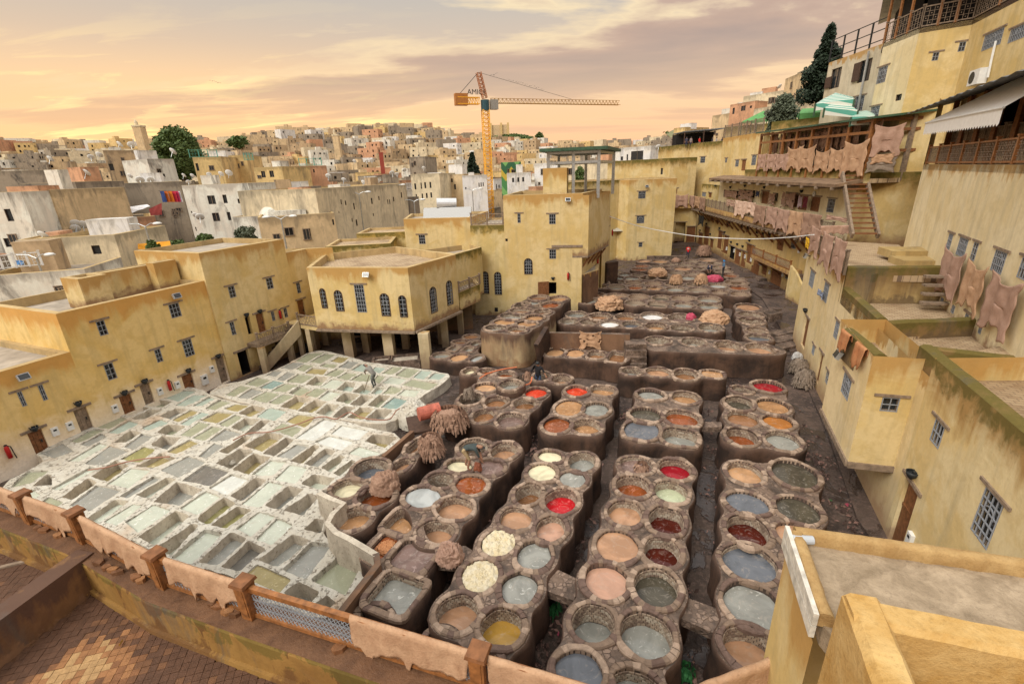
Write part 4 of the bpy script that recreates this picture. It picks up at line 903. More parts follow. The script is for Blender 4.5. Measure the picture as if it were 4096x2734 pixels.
KEY = dict(g='lgreygreen', p='lpale', m='lmint', o='lochre', k='lgrey', w='lwhite', G='lgrey', D='ldark', t='lteal', O='lolive')
def parse(s, t):
	out = []
	for e in s.replace('\n', '|').split('|'):
		w_ = e.split(); q = [float(v) for v in w_[:8]]; k = w_[8]; out.append((t, q, KEY[k[0]], float(k[1:]) if len(k) > 1 else .045 + .04 * random.random()))
	return out
zp = -.75
pits('farther field of limed pits where a worker stirs with a pole', zp, [P('M', *q, zp) for q in ((60, 640), (230, 545), (400, 520), (560, 470), (760, 400), (900, 320), (1060, 240), (1190, 240), (1480, 318), (1620, 355), (2320, 440), (2345, 490), (2200, 600), (2080, 660), (1940, 800), (1800, 920), (1560, 915), (1250, 870), (900, 812), (480, 745), (200, 665))], parse(pf, 'M'))
zp = -.60
pits('nearer field of white limed pits below the railing', zp, [P('A', *q, zp) for q in ((235, 1350), (640, 1170), (1000, 1000), (1230, 915), (1345, 925), (1420, 975))] + [P('M', *q, zp) for q in ((200, 690), (470, 760), (640, 760), (780, 795), (895, 810), (1100, 838), (1550, 955), (1930, 1040), (1720, 1210), (1480, 1290), (1440, 1420), (1300, 1500))]
     + [P('C', *q, zp) for q in ((110, 270), (165, 400), (160, 600), (330, 660), (500, 720), (470, 800), (250, 1080))] + [P('D', *q, zp) for q in ((2180, 1110), (1900, 1060), (1500, 890), (1000, 730), (560, 560), (0, 380), (0, 235), (250, 100), (300, 60))], parse(pn, 'M') + parse(pa, 'A') + parse(pd, 'D'))

# ---------------------------------------------------------------- shared fittings
def lattice(name, a, b, z0, h, label, mat=M_woodg, parent=None, posts=True, cat='railing', group=None, cell=.16, capmat=None, n=None):
	a = vec(a, z0); b = vec(b, z0); d = (b - a); L = d.length; e = d / L; up = Vector((0, 0, 1)); nrm = Vector((e.y, -e.x, 0)); n = n or max(1, int(L / 1.7 + .5))
	root = parent if parent is not None else thing(name, (a + b) / 2, label, cat, group)
	if posts:
		for i in range(n + 1):
			p = MB(); c = a + e * (L * i / n); p.box(c + up * (h / 2 + .03), (.12, .12, h + .06), math.atan2(e.y, e.x)); p.box(c + up * (h + .08), (.17, .17, .05), math.atan2(e.y, e.x)); p.build('post', mat, root)
	for i in range(n):
		s = a + e * (L * i / n + .07); t = a + e * (L * (i + 1) / n - .07); w_ = (t - s).length
		for q, nm in ((h - .04, 'top_rail'), (.08, 'bottom_rail')): m_ = MB(); m_.bar(s + up * q, t + up * q, .07, .07); m_.build(nm, mat, root)
		m_ = MB(); k = max(3, int(w_ / cell)); r_ = max(2, int((h - .2) / cell))
		for j in range(k): x0 = s + e * (w_ * j / k); x1 = s + e * (w_ * (j + 1) / k); m_.bar(x1 + up * .1, x1 + up * (h - .06), .022)
		for q in range(1, r_): m_.bar(s + up * (.1 + (h - .16) * q / r_), t + up * (.1 + (h - .16) * q / r_), .022)
		for j in range(k):
			for q in range(r_):
				if (j + q) % 2: c0 = s + e * (w_ * (j + .5) / k) + up * (.1 + (h - .16) * (q + .5) / r_); m_.box(c0, (.055, .02, .055), math.atan2(e.y, e.x))
		m_.build('lattice_panel', capmat or mat, root)
	return root
def sconce(p, n, label):
	o = thing('wall_lamp', p, label, 'wall lamp', 'black half-bowl lamps on the yellow walls'); n = Vector((n[0], n[1], 0)).normalized(); m_ = MB()
	prof = [(.02, -.22), (.08, -.17), (.15, -.05), (.17, .06), (.14, .04)]
	m_.lathe(p + n * .10, prof, 12); m_.build('bowl', M_black, o, smooth=True)
	m_ = MB(); m_.box(p + n * .02, (.12, .12, .12), math.atan2(n.y, n.x)); m_.build('bracket', M_black, o); return o
def meterbox(p, n, label, s=1.):
	a = math.atan2(n[1], n[0]) + math.pi / 2; o = thing('meter_box', p, label, 'meter box', 'pale meter boxes on the walls'); n = Vector((n[0], n[1], 0)).normalized(); m_ = MB(); m_.box(p + n * .05, (.26 * s, .12, .42 * s), a); m_.build('cover', M_white, o)
	m_ = MB(); m_.box(p + n * .113 + Vector((0, 0, .08 * s)), (.13 * s, .01, .09 * s), a); m_.build('dial_window', M_glass, o)
def extinguisher(p, n, label):
	n = Vector((n[0], n[1], 0)).normalized(); o = thing('fire_extinguisher', p, label, 'fire extinguisher'); c = p + n * .12
	m_ = MB(); m_.lathe(c, [(0, -.32), (.085, -.3), (.085, .2), (.05, .28), (.03, .3)], 12); m_.build('cylinder', M_red, o, smooth=True)
	m_ = MB(); m_.box(c + Vector((0, 0, .33)), (.06, .1, .05)); m_.bar(c + Vector((0, 0, .36)), c + Vector((0, 0, .36)) + n * .12, .03); m_.build('valve', M_black, o)
	m_ = MB(); t = Vector((-n.y, n.x, 0)); m_.path([c + Vector((0, 0, .33)), c + t * .14 + Vector((0, 0, .2)), c + t * .16 + Vector((0, 0, -.2)), c + t * .18 + Vector((0, 0, -.42))], .02); m_.build('hose', M_black, o)
def floodlight(p, n, label):
	n = Vector((n[0], n[1], 0)).normalized(); o = thing('floodlight', p, label, 'floodlight'); a = math.atan2(n.y, n.x) + math.pi / 2; c = p + n * .28
	M = Matrix.Rotation(a, 3, 'Z') @ Matrix.Rotation(R(-25), 3, 'X'); m_ = MB(); m_.box(c, (.42, .14, .3), M=M); m_.build('housing', M_steel, o)
	m_ = MB(); m_.box(c - M @ Vector((0, -.075 * -1, 0)) * -1 if 0 else c + M @ Vector((0, -.076, 0)), (.36, .012, .24), M=M); m_.build('lens', M_glass, o)
	m_ = MB(); m_.bar(p, c, .05); m_.build('bracket', M_black, o)
def onw(a, b, t, x, y):
	u, z = onplane(a, b, t, x, y); e = (Vector(b[:2]) - Vector(a[:2])).normalized(); n = Vector((e.y, -e.x)); q = Vector(a[:2]) + e * u; return Vector((q.x, q.y, z)), n

# ---------------------------------------------------------------- left yellow houses
L0, L1 = Vector((-22.95, 17.65)), Vector((-18.46, 28.24)); le = (L1 - L0).normalized(); ln = Vector((-le.y, le.x))
lp_ = lambda u, d=0.: L0 + le * u + ln * d
opsA = [('w', 'A', 110, 955, 185, 1040), ('w', 'A', 250, 910, 325, 1000), ('d', 'A', 182, 1232, 338, 1340)]
opsB = [('w', 'A', 640, 482, 730, 562), ('w', 'A', 1127, 368, 1222, 440), ('w', 'A', 692, 772, 790, 855), ('w', 'A', 1032, 672, 1098, 742), ('w', 'A', 1217, 612, 1310, 698),
		('D', 'A', 490, 1080, 632, 1190, 'grey limed door'), ('d', 'A', 797, 988, 915, 1075), ('D', 'A', 935, 912, 1042, 1018, 'whitewashed door'), ('d', 'A', 1217, 848, 1318, 930), ('D', 'A', 1442, 728, 1555, 868)]
house('yellow_house', 'low yellow house at the left edge with two narrow windows and wet roof', [lp_(-14), lp_(4.0), lp_(4.0, 7.5), lp_(-14, 7.5)], -1.35, 3.45, {0: opsA + opsB[5:6]}, M_yelw, par=.3)
house('yellow_house', 'long yellow house with five grilled windows above a row of plank doors', [lp_(4.0), lp_(11.35), lp_(11.35, 6.5), lp_(4.0, 6.5)], -1.35, 5.35, {0: opsA + opsB}, M_yelw, par=.5)
def rooftop(name, label, a, b, z0, d, par=.0, mat=M_yelw, t='A'): pass
house('roof_room', 'yellow block with lime-splashed top on the roof corner of the long yellow house', [lp_(6.0, 1.6), lp_(7.3, 1.6), lp_(7.3, 3.2), lp_(6.0, 3.2)], 4.9, 6.5, None, M_yel, par=.15, cat='roof room')
house('roof_room', 'long yellow roof wall behind the terrace of the long yellow house', [lp_(7.3, 2.6), lp_(11.3, 2.6), lp_(11.3, 3.4), lp_(7.3, 3.4)], 4.9, 6.45, None, M_yel, par=.15, cat='roof room')
house('roof_room', 'square yellow stair hood on the roof next to the tall house', [lp_(9.9, 1.9), lp_(11.2, 1.9), lp_(11.2, 2.58), lp_(9.9, 2.58)], 4.9, 6.6, None, M_yel, par=.1, cat='roof room')
opsC = [('w', 'A', 1527, 247, 1588, 312), ('w', 'A', 1782, 192, 1838, 254), ('w', 'A', 1538, 487, 1588, 563), ('o', 'A', 1642, 452, 1700, 560), ('d', 'A', 1714, 432, 1793, 550), ('w', 'A', 1816, 415, 1850, 470),
		('w', 'A', 1900, 393, 1935, 447), ('o', 'A', 1590, 690, 1700, 818), ('w', 'A', 1985, 222, 2023, 284), ('d', 'A', 1992, 342, 2062, 468), ('o', 'A', 1942, 602, 1985, 705)]
house('yellow_house', 'tallest yellow house on the left with two doors opening on a wooden balcony', [lp_(11.35, -.14), lp_(17.6, -.14), lp_(17.6, 6), lp_(11.35, 6)], -1.35, 7.0, {0: opsC}, M_yel, par=.35)
PVL, PVF, PVR = Vector((-13.35, 30.7)), Vector((-6.4, 29.3)), Vector((-3.85, 33.9))
lend = lp_(19.6)
house('yellow_house', 'narrow yellow house in the corner behind the arcade pavilion', [lp_(17.6), lend, Vector((-13.4, 36.0)), lp_(17.6, 6)], -1.35, 6.0, {0: opsC}, M_yel, par=.35)
# pavilion on piers
pav = house('arcade_pavilion', 'yellow pavilion with arched grilled windows standing on piers, pale paved roof', [PVL, PVF, PVR, Vector((-9.3, 39.3)), Vector((-14.3, 36.6))], 1.25, 5.45,
			{0: [('w', 'B', 24, 232, 116, 418), ('a', 'B', 197, 291, 275, 441), ('a', 'B', 323, 305, 388, 449), ('a', 'A', 2142, 258, 2200, 388), ('a', 'A', 2238, 270, 2312, 408)],
             1: [('a', 'B', 530, 256, 588, 408), ('a', 'B', 642, 212, 692, 358)]}, M_yel, par=.5, roofmat=M_rtile, cat='house')
for t, x, y in (('M', 1410, 300), ('M', 1790, 352), ('M', 2128, 398), ('M', 1065, 235), ('B', 640, 650), ('B', 745, 560), ('B', 800, 520)):
	p = P(t, x, y, -1.3); m_ = MB(); s_ = .34 if t == 'M' and x < 2200 else .25
	if t == 'B': s_ = .22
	m_.prism([(p.x - s_, p.y - .05), (p.x + s_, p.y - .12), (p.x + s_ * 1.05, p.y + .55), (p.x - s_ * .95, p.y + .6)], -1.35, 1.12); m_.build('pier', plaster('limed_ochre_pier', (.50, .40, .24), (.60, .50, .33), grime=(.17, .12, .08), gh=1.3, band=.2, dirt=.3), pav, top=1.25, base=-1.35)
for t, x, y in (('M', 1560, 215), ('M', 1930, 185), ('M', 1180, 150), ('M', 2270, 140)):
	p = P(t, x, y, -1.0); m_ = MB(); m_.prism([(p.x - .25, p.y), (p.x + .25, p.y - .1), (p.x + .28, p.y + .45), (p.x - .22, p.y + .5)], -1.35, 1.2); m_.build('pier', MATS['limed_ochre_pier'], pav, top=1.25, base=-1.35)
def beam(a, b, z, w_, h_, parent, name='beam', mat=M_woodg): m_ = MB(); m_.bar(vec(a, z), vec(b, z), w_, h_); return m_.build(name, mat, parent)
beam(PVL + Vector((0, -.05)), PVF + Vector((.05, -.05)), 1.17, .3, .14, pav); beam(PVF + Vector((.05, -.05)), PVR + Vector((.1, 0)), 1.17, .3, .14, pav)
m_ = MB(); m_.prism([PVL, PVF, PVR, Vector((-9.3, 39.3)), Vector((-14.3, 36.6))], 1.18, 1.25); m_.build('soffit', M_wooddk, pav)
wall(thing('arcade_back_wall', (-10, 36, -1.35), 'shadowed back wall inside the arcade under the pavilion', 'wall'), (-14.8, 36.0), (-3.2, 37.2), -1.35, 1.2, [('o', 1.5, -1.3, 3., .6), ('o', 5, -1.3, 6.4, .6)], plaster('shade_darkened_ochre_wall', (.20, .15, .09), (.27, .2, .12), gh=1., band=.1, dirt=.7))  # ochre wall; the shade under the pavilion is painted into its dark colour
for i, (t, x, y, w_, d_, lab) in enumerate((('M', 1900, 310, 1.9, 1.3, 'low masonry trough with pale scraps under the arcade'), ('M', 1680, 320, 1.1, .8, 'small square stone basin under the arcade'))):
	p = P(t, x + 30, y + 30, -1.0); o = thing('trough', p, lab, 'trough'); m_ = MB(); a = R(8)
	for s in (-1, 1): m_.box(p + Vector((s * w_ / 2, 0, 0)), (.16, d_, .6), a); m_.box(p + Vector((0, s * d_ / 2, 0)), (w_, .16, .6), a)
	m_.build('trough_wall', M_vtop, o, kind='stuff'); m_ = MB(); m_.box(p + Vector((0, 0, .1)), (w_ - .1, d_ - .1, .05), a); m_.build('contents', M_limes, o)
# balcony right of pavilion
q0, q1 = PVR + Vector((.05, .05)), Vector((-2.4, 36.6))
house('balcony_bay', 'yellow bay with grey balustrade between the pavilion and the tall middle house', [q0, q1, Vector((-3.3, 40.5)), Vector((-7, 39))], 1.25, 2.6, None, M_yelm, par=.3, cat='balcony')
lattice('balustrade', q0, q1, 2.62, .75, 'grey concrete balustrade on the bay beside the pavilion', mat=M_woodg)
house('yellow_house', 'stepped yellow walls behind the balcony bay with coloured hoses on top', [Vector((-4.2, 36.8)), Vector((-2.3, 40.2)), Vector((-3.6, 42.5)), Vector((-7.5, 39.5))], 1.0, 5.0, None, M_yelm)
# wooden balcony and stair of the tallest left house
bal = thing('balcony', vec(lp_(14, -.7), .6), 'wooden balcony in front of the two doors of the tallest left house', 'balcony')
zb = onplane(L0, L1, 'A', 1750, 640)[1]
zb = .75
m_ = MB(); m_.hexa([vec(lp_(u, d), zb - .22) for u, d in ((13.0, -.1), (13.0, -1.3), (15.6, -1.3), (15.6, -.1))], [vec(lp_(u, d), zb) for u, d in ((13.0, -.1), (13.0, -1.3), (15.6, -1.3), (15.6, -.1))]); m_.build('slab', M_woodg, bal)
for u in (13.15, 15.4): m_ = MB(); m_.bar(vec(lp_(u, -1.2), -1.35), vec(lp_(u, -1.2), zb - .2), .35); m_.build('pier', MATS['limed_ochre_pier'], bal, top=zb, base=-1.35)
lattice('railing', lp_(13.0, -1.25), lp_(15.6, -1.25), zb, .75, 'lattice railing of the wooden balcony on the left house')
land = thing('stair_landing', vec(lp_(17.6, -1), .9), 'landing with lattice railing at the head of the outdoor stair', 'landing')
pts = [lp_(16.2, -.12), lp_(16.2, -1.6), Vector((PVL.x - .05, PVL.y + .3)), lend + Vector((.4, -.6))]
m_ = MB(); m_.hexa([vec(p, .95) for p in pts], [vec(p, 1.2) for p in pts]); m_.build('slab', M_yel, land)
lattice('railing', pts[1], pts[2], 1.2, .8, 'lattice railing along the stair landing beside the pavilion')
for p in (pts[1], (pts[1] + pts[2]) / 2): m_ = MB(); m_.bar(vec(p, -1.35) + Vector((-.2, .2, 0)), vec(p, .95) + Vector((-.2, .2, 0)), .3); m_.build('pier', MATS['limed_ochre_pier'], land, top=1.2, base=-1.35)
stt = thing('outdoor_stair', P('A', 1760, 830, -1.3), 'steep outdoor stair with solid sloping balustrade rising to the landing', 'stair')
s0 = P('A', 1790, 815, -1.3); s1 = vec(pts[1] + Vector((.1, -.15)), 1.2)
d2 = (s1 - s0).xy.normalized(); sd_ = Vector((-d2.y, d2.x, 0))
m_ = MB()
for k in (0,): m_.hexa([s0 - Vector((0, 0, .1)), s0 - Vector((0, 0, .1)) + sd_ * .14, s1 + sd_ * .14 - Vector((0, 0, .7)), s1 - Vector((0, 0, .7))], [s0 + Vector((0, 0, .75)), s0 + sd_ * .14 + Vector((0, 0, .75)), s1 + sd_ * .14 + Vector((0, 0, .35)), s1 + Vector((0, 0, .35))])
m_.build('balustrade', MATS['limed_ochre_pier'], stt, top=9, base=-1.3)
for i in range(10): m_ = MB(); c = s0.lerp(s1, (i + .5) / 10) + sd_ * .6; m_.box(c - Vector((0, 0, .05)), ((s1 - s0).xy.length / 10 + .02, .9, .24), math.atan2(d2.y, d2.x)); m_.build('step', M_vtop, stt)
m_ = MB(); p = P('M', 980, 265, -1.3); m_.lathe(p, [(0, 0), (.3, 0), (.33, .35), (.3, .7), (.27, .72), (.25, .5)], 16); o = m_.build('barrel', M_black, None, smooth=True, label='dark barrel in the doorway below the stair landing', cat='barrel')
# fittings on the left houses
for t, x, y in (('A', 220, 1188), ('A', 515, 1022), ('A', 825, 950), ('A', 962, 872), ('A', 1256, 802), ('A', 1457, 705)):
	p, n_ = onw(L0, L1, t, x, y); sconce(p, n_, {220: 'half-bowl wall lamp above the leftmost plank door', 515: 'half-bowl wall lamp above the grey limed door', 825: 'half-bowl wall lamp above the second brown door', 962: 'half-bowl wall lamp above the whitewashed door', 1256: 'half-bowl wall lamp above the small brown door near the house end', 1457: 'half-bowl wall lamp above the tall half-limed door'}[x])
for t, x, y in (('A', 1647, 430), ('A', 1737, 406)):
	p, n_ = onw(lp_(11.35, -.14), lp_(17.6, -.14), t, x, y); sconce(p, n_, 'half-bowl lamp over the %s balcony door of the tallest left house' % ('open' if x == 1647 else 'closed'))
for t, x, y, lab in (('A', 365, 1215, 'first of two meter boxes right of the leftmost door'), ('A', 465, 1178, 'meter box just left of the grey limed door'), ('A', 768, 1062, 'meter box left of the second brown door'), ('A', 1070, 946, 'meter box right of the whitewashed door'),
                     ('A', 1187, 903, 'meter box left of the small brown door near the house end'), ('A', 1418, 797, 'meter box left of the tall half-limed door')):
	p, n_ = onw(L0, L1, t, x, y); meterbox(p, n_, lab)
p, n_ = onw(L0, L1, 'A', 1370, 868); meterbox(p, n_, 'wide white cabinet low on the wall left of the tall half-limed door', 1.5)
p, n_ = onw(L0, L1, 'A', 1128, 905); extinguisher(p, n_, 'faded extinguisher on the limed wall between two doors')
p, n_ = onw(L0, L1, 'A', 45, 1350); extinguisher(p, n_, 'extinguisher with a long hose at the far left edge')
p, n_ = onw(lp_(11.35, -.14), lp_(17.6, -.14), 'A', 1872, 430); extinguisher(p, n_, 'red extinguisher between two small windows of the tallest left house')
p, n_ = onw(L0, L1, 'A', 135, 845); floodlight(p, n_, 'floodlight on the low house at the left edge')
p, n_ = onw(L0, L1, 'A', 1165, 305); floodlight(p, n_, 'floodlight below the parapet of the long yellow house')
p, n_ = onw(PVL, PVF, 'B', 120, 160); floodlight(p, n_, 'floodlight high on the left face of the pavilion')
# ---------------------------------------------------------------- houses in the middle
C0, C1 = Vector((-2.66, 41.2)), Vector((6.2, 39.55)); ce = (C1 - C0).normalized(); cn = Vector((-ce.y, ce.x))
opsM = [('w', 'K', 1291, 762, 1314, 824), ('w', 'K', 1504, 766, 1548, 832), ('w', 'K', 1505, 1003, 1551, 1065), ('a', 'K', 1337, 1063, 1392, 1167), ('a', 'K', 1052, 1151, 1102, 1297), ('a', 'K', 1135, 1154, 1187, 1304),
		('o', 'K', 1500, 1222, 1553, 1302), ('p', 'K', 1205, 930, 1227, 948), ('p', 'K', 1137, 1392, 1162, 1422)]
cpt = lambda u, d=0.: C0 + ce * u + cn * d
house('yellow_house', 'yellow house section with twin arched windows under a grey balustrade', [cpt(-.6), cpt(2.4), cpt(2.4, 7), cpt(-.6, 7)], -1.35, 6.7, {0: opsM}, M_yelm, par=.2)
lattice('balustrade', cpt(-.5, .1), cpt(2.3, .1), 6.72, .95, 'grey balustrade above the twin arched windows')
CR = Vector((9.0, 46.0))
mid = house('yellow_house', 'big yellow house in the middle with a red shutter door beside a dark doorway', [cpt(2.4, -.05), cpt(9.0, -.05), CR, CR + cn * 2, cpt(2.4, 9)], -1.35, 9.1,
			{0: opsM, 1: [('w', 'K', 1791, 746, 1808, 806), ('w', 'K', 1856, 700, 1870, 755), ('d', 'K', 1682, 1010, 1705, 1140), ('w', 'K', 1737, 980, 1754, 1020)]}, M_yel, par=.5)
p, n_ = onw(C0, C1, 'K', 1468, 1258); m_ = MB(); m_.box(p + Vector((n_.x, n_.y, 0)) * .25, (.95, .07, 1.15), math.atan2(ce.y, ce.x) + .3); m_.build('shutter_door', M_wood, mid)
m_ = MB(); p, n_ = onw(C0, C1, 'K', 1625, 980); m_.box(p + Vector((n_.x, n_.y, 0)) * .06, (2.6, .12, .2), math.atan2(ce.y, ce.x)); m_.build('beam', M_woodg, mid)
for x, y, kind in ((1530, 1190, 's'), (1632, 1180, 'e')):
	p, n_ = onw(C0, C1, 'K', x, y)
	sconce(p, n_, 'half-bowl lamp above the small dark doorway of the middle house') if kind == 's' else extinguisher(p, n_, 'red extinguisher with black hose right of the small dark doorway')
p, n_ = onw(C0, C1, 'K', 1632, 668); floodlight(p, n_, 'floodlight near the roof of the middle house')
ob = thing('overhang_room', vec(cpt(9.0), 4.0), 'yellow upper room jutting out over the yard on slanted wooden struts', 'room')
fpo = [cpt(8.2, -.06), cpt(9.5, -.06), Vector((9.7, 45.5)), Vector((8.6, 45.8))]
for i in range(4): wall(ob, fpo[i], fpo[(i + 1) % 4], 4.05, 8.95, (), M_yel)
m_ = MB(); m_.prism(fpo, 3.9, 4.05); m_.build('floor', M_woodg, ob)
for k in range(4): a_ = fpo[1].lerp(fpo[2], (k + .3) / 4); m_ = MB(); m_.bar(vec(a_, 3.9), vec(a_ + Vector((-.9, .1)), 2.6), .14); m_.build('strut', M_wood, ob)
house('roof_room', 'small yellow roof room under the green steel canopy', [cpt(5.6, 1.5), cpt(7.6, 1.5), cpt(7.6, 4), cpt(5.6, 4)], 8.6, 11.1, {0: [('d', 'K', 1622, 540, 1648, 620)]}, M_yel, cat='roof room')
can = thing('steel_canopy', vec(cpt(8.5, 4), 9.0), 'open steel canopy frame with dark green roof on the middle house', 'canopy')
fr_ = [PD('K', 1530, 360, 47), PD('K', 1900, 345, 46), PD('K', 1860, 335, 55), PD('K', 1660, 350, 44)]
tp = [cpt(6.0, 2.2), cpt(10.2, 2.2), cpt(11.6, 8.5), cpt(6.4, 8.5)]; zt_ = zat('K', 1700, 345, cpt(8.5, 4))
m_ = MB(); m_.prism([tp[0] + Vector((-.8, -.6)), tp[1] + Vector((.6, -.6)), tp[2] + Vector((.8, .6)), tp[3] + Vector((-.6, .6))], zt_, zt_ + .25); m_.build('roof_sheet', M_green, can)
for a_ in tp + [tp[0].lerp(tp[1], .5), tp[3].lerp(tp[2], .5)]: m_ = MB(); m_.bar(vec(a_, 8.6), vec(a_, zt_), .24); m_.build('post', M_steel, can)
for i in range(4):
	for zq in (zt_ - .12, zt_ - .9): m_ = MB(); m_.bar(vec(tp[i], zq), vec(tp[(i + 1) % 4], zq), .14, .2); m_.build('beam', M_steel, can)
# house with solar water tank
T0 = PD('K', 537, 900, 43.5).xy; T1 = cpt(-.6, .3)
house('yellow_house', 'wide yellow house with one grilled window and a solar water heater on its roof', [T0, T1, T1 + cn * 7, T0 + Vector((-.5, 6))], -1.3, zat('K', 700, 795, PD('K', 700, 800, 42.6)), {0: [('w', 'K', 627, 905, 676, 965)]}, M_yel, par=.3)
tk = thing('water_heater', PD('K', 820, 780, 46), 'silver cylindrical solar water heater on a steel frame, roof of the wide yellow house', 'water heater')
a_, b_ = PD('K', 750, 697, 46), PD('K', 882, 697, 46); m_ = MB(); m_.tube(a_, b_, .52, 20); m_.build('tank', plain('brushed_tank', (.62, .64, .66), .3, .08, 4, metal=.5, bmp=0), tk, smooth=False)
m_ = MB(); c_ = PD('K', 820, 760, 45.2); m_.box(c_, (4.6, .12, 1.1), math.atan2(ce.y, ce.x), M=Matrix.Rotation(math.atan2(ce.y, ce.x), 3, 'Z') @ Matrix.Rotation(R(-25), 3, 'X')); m_.build('collector', M_glass, tk)
for s in (-1.2, 1.2):
	for q in (-1.2, 1.2):
		c_ = (a_ + b_) / 2; m_ = MB(); m_.bar(c_ + Vector((s, 0, -.4)), c_ + Vector((q, -.6, -1.9)), .06); m_.build('leg', M_steel, tk)
# small roofs left of it
for (x0, y0, x1, y1, dd, lab) in ((210, 900, 545, 880, 47, 'low yellow house with pale roof left of the tank house'), (0, 985, 440, 960, 42.5, 'lower yellow house with reddish paved roof behind the pavilion')):
	a_, b_ = PD('K', x0, y0, dd).xy, PD('K', x1, y1, dd - 1).xy; zt2 = zat('K', (x0 + x1) / 2, (y0 + y1) / 2, (a_ + b_) / 2); dv = (b_ - a_).normalized(); house('yellow_house', lab, [a_, b_, b_ + Vector((-dv.y, dv.x)) * 5, a_ + Vector((-dv.y, dv.x)) * 5], -1.5, zt2, None, M_yelm, par=.25, roofmat=M_rtile)
house('yellow_house', 'yellow wing with small balcony right of the middle house', [CR + Vector((.1, -.3)), Vector((10.9, 50.5)), Vector((9.5, 54)), CR + Vector((-.3, 4))], -1.3, 6.3, {0: [('w', 'K', 1939, 850, 1950, 900), ('d', 'K', 1880, 870, 1905, 930)]}, M_yel)
p = Vector((10.9, 49.9)); p2, n_ = onw(CR + Vector((.1, -.3)), Vector((10.9, 50.5)), 'K', 1921, 890); extinguisher(p2, n_, 'red extinguisher high on the wing right of the middle house'); p2, n_ = onw(cpt(9, -.05), CR, 'K', 1823, 1080); extinguisher(p2, n_, 'red extinguisher beside the stair of the middle house')
st2 = thing('outdoor_stair', P('K', 1870, 1190, -1.3), 'dark stone stair climbing along the middle house', 'stair')
sa, sb = P('K', 1860, 1195, -1.1), vec(P('K', 1925, 1000, 2.2).xy * .88, 2.2)
for i in range(9): m_ = MB(); c = sa.lerp(sb, i / 9); m_.box(Vector((c.x, c.y, (c.z - 1.4) / 2)), (1.5, .8, c.z + 1.4), .5); m_.build('step', M_vside, st2)
brw = house('masonry_block', 'brown stained masonry block jutting from the foot of the middle house', [Vector((6.3, 39.6)), Vector((8.0, 41.5)), Vector((8.6, 44.5)), Vector((6.8, 44))], -1.35, 2.4, None, M_brownwall, par=.05, cat='block')
# houses closing the far end
D0, D1 = P('N', 240, 1010, -.8).xy, P('N', 668, 990, -.8).xy
far1 = house('yellow_house', 'square yellow tower house with two centred grilled windows behind the kiosk', [D0, D1, D1 + Vector((2, 12)), D0 + Vector((-3, 12)), D0 + Vector((-2.8, 4))], -1.4, 9.45, {0: [('w', 'N', 362, 390, 426, 454), ('w', 'N', 346, 620, 414, 686), ('w', 'N', 364, 870, 397, 909)]}, M_palem if 0 else M_yel, par=.5)
house('yellow_house', 'mossy-topped yellow wall house behind the green canopy', [Vector((8.5, 62)), Vector((16.0, 67.)), Vector((16, 76)), Vector((6, 72))], -1.4, 9.5, None, M_yelm)
p, n_ = onw(D0, D1, 'N', 435, 340); floodlight(p, n_, 'floodlight on the square tower house behind the kiosk')
E0, E1 = PD('N', 640, 400, 84).xy, PD('N', 885, 400, 86).xy; zt2 = zat('N', 700, 75, (E0 + E1) / 2)
house('yellow_house', 'tall yellow house with green moss along its top behind the far balcony', [PD('N', 545, 400, 86).xy, E0, E1, E1 + Vector((-2, 10)), E0 + Vector((-8, 10))], -1.0, zt2, {0: [('p', 'N', 572, 170, 588, 230)], 1: [('d', 'N', 660, 362, 725, 412)]}, M_palem, par=.4)
wall(thing('end_wall', (29, 79.3, -1), 'yellow end wall with dark doorway at the bottom of the yard', 'wall'), (24.2, 80.5), (31.2, 78.8), -1.2, 5.2, pxops((24.2, 80.5), (31.2, 78.8), [('o', 'N', 712, 680, 790, 870), ('d', 'N', 820, 720, 890, 865)]), M_yel)
G0, G1 = PD('I', 20, 1000, 88).xy, PD('I', 335, 950, 86).xy
house('yellow_house', 'broad yellow house with one window and a mossy head far up the yard', [PD('I', 125, 1000, 90).xy, G1, G1 + Vector((0, 10)), G0 + Vector((0, 10))], -1, zat('I', 230, 950, G1), {0: [('w', 'I', 179, 1053, 207, 1092)]}, M_palem)
I0, I1 = PD('I', 322, 1000, 80).xy, PD('I', 590, 1000, 70).xy
house('yellow_house', 'yellow house with green tile band, slim door and three small windows', [I0, I1, I1 + Vector((8, 6)), I0 + Vector((6, 8))], -1, zat('I', 400, 915, I0.lerp(I1, .35)), {0: [('w', 'I', 345, 1062, 355, 1090), ('w', 'I', 415, 1075, 432, 1118), ('w', 'I', 526, 1043, 547, 1108), ('d', 'I', 456, 1073, 476, 1145)]}, M_yel, par=.2)
lattice('balustrade', I0.lerp(I1, .03), I0.lerp(I1, .97), zat('I', 400, 915, I0.lerp(I1, .35)), 1.6, 'grey lattice balustrade on the house with the green tile band', n=5)

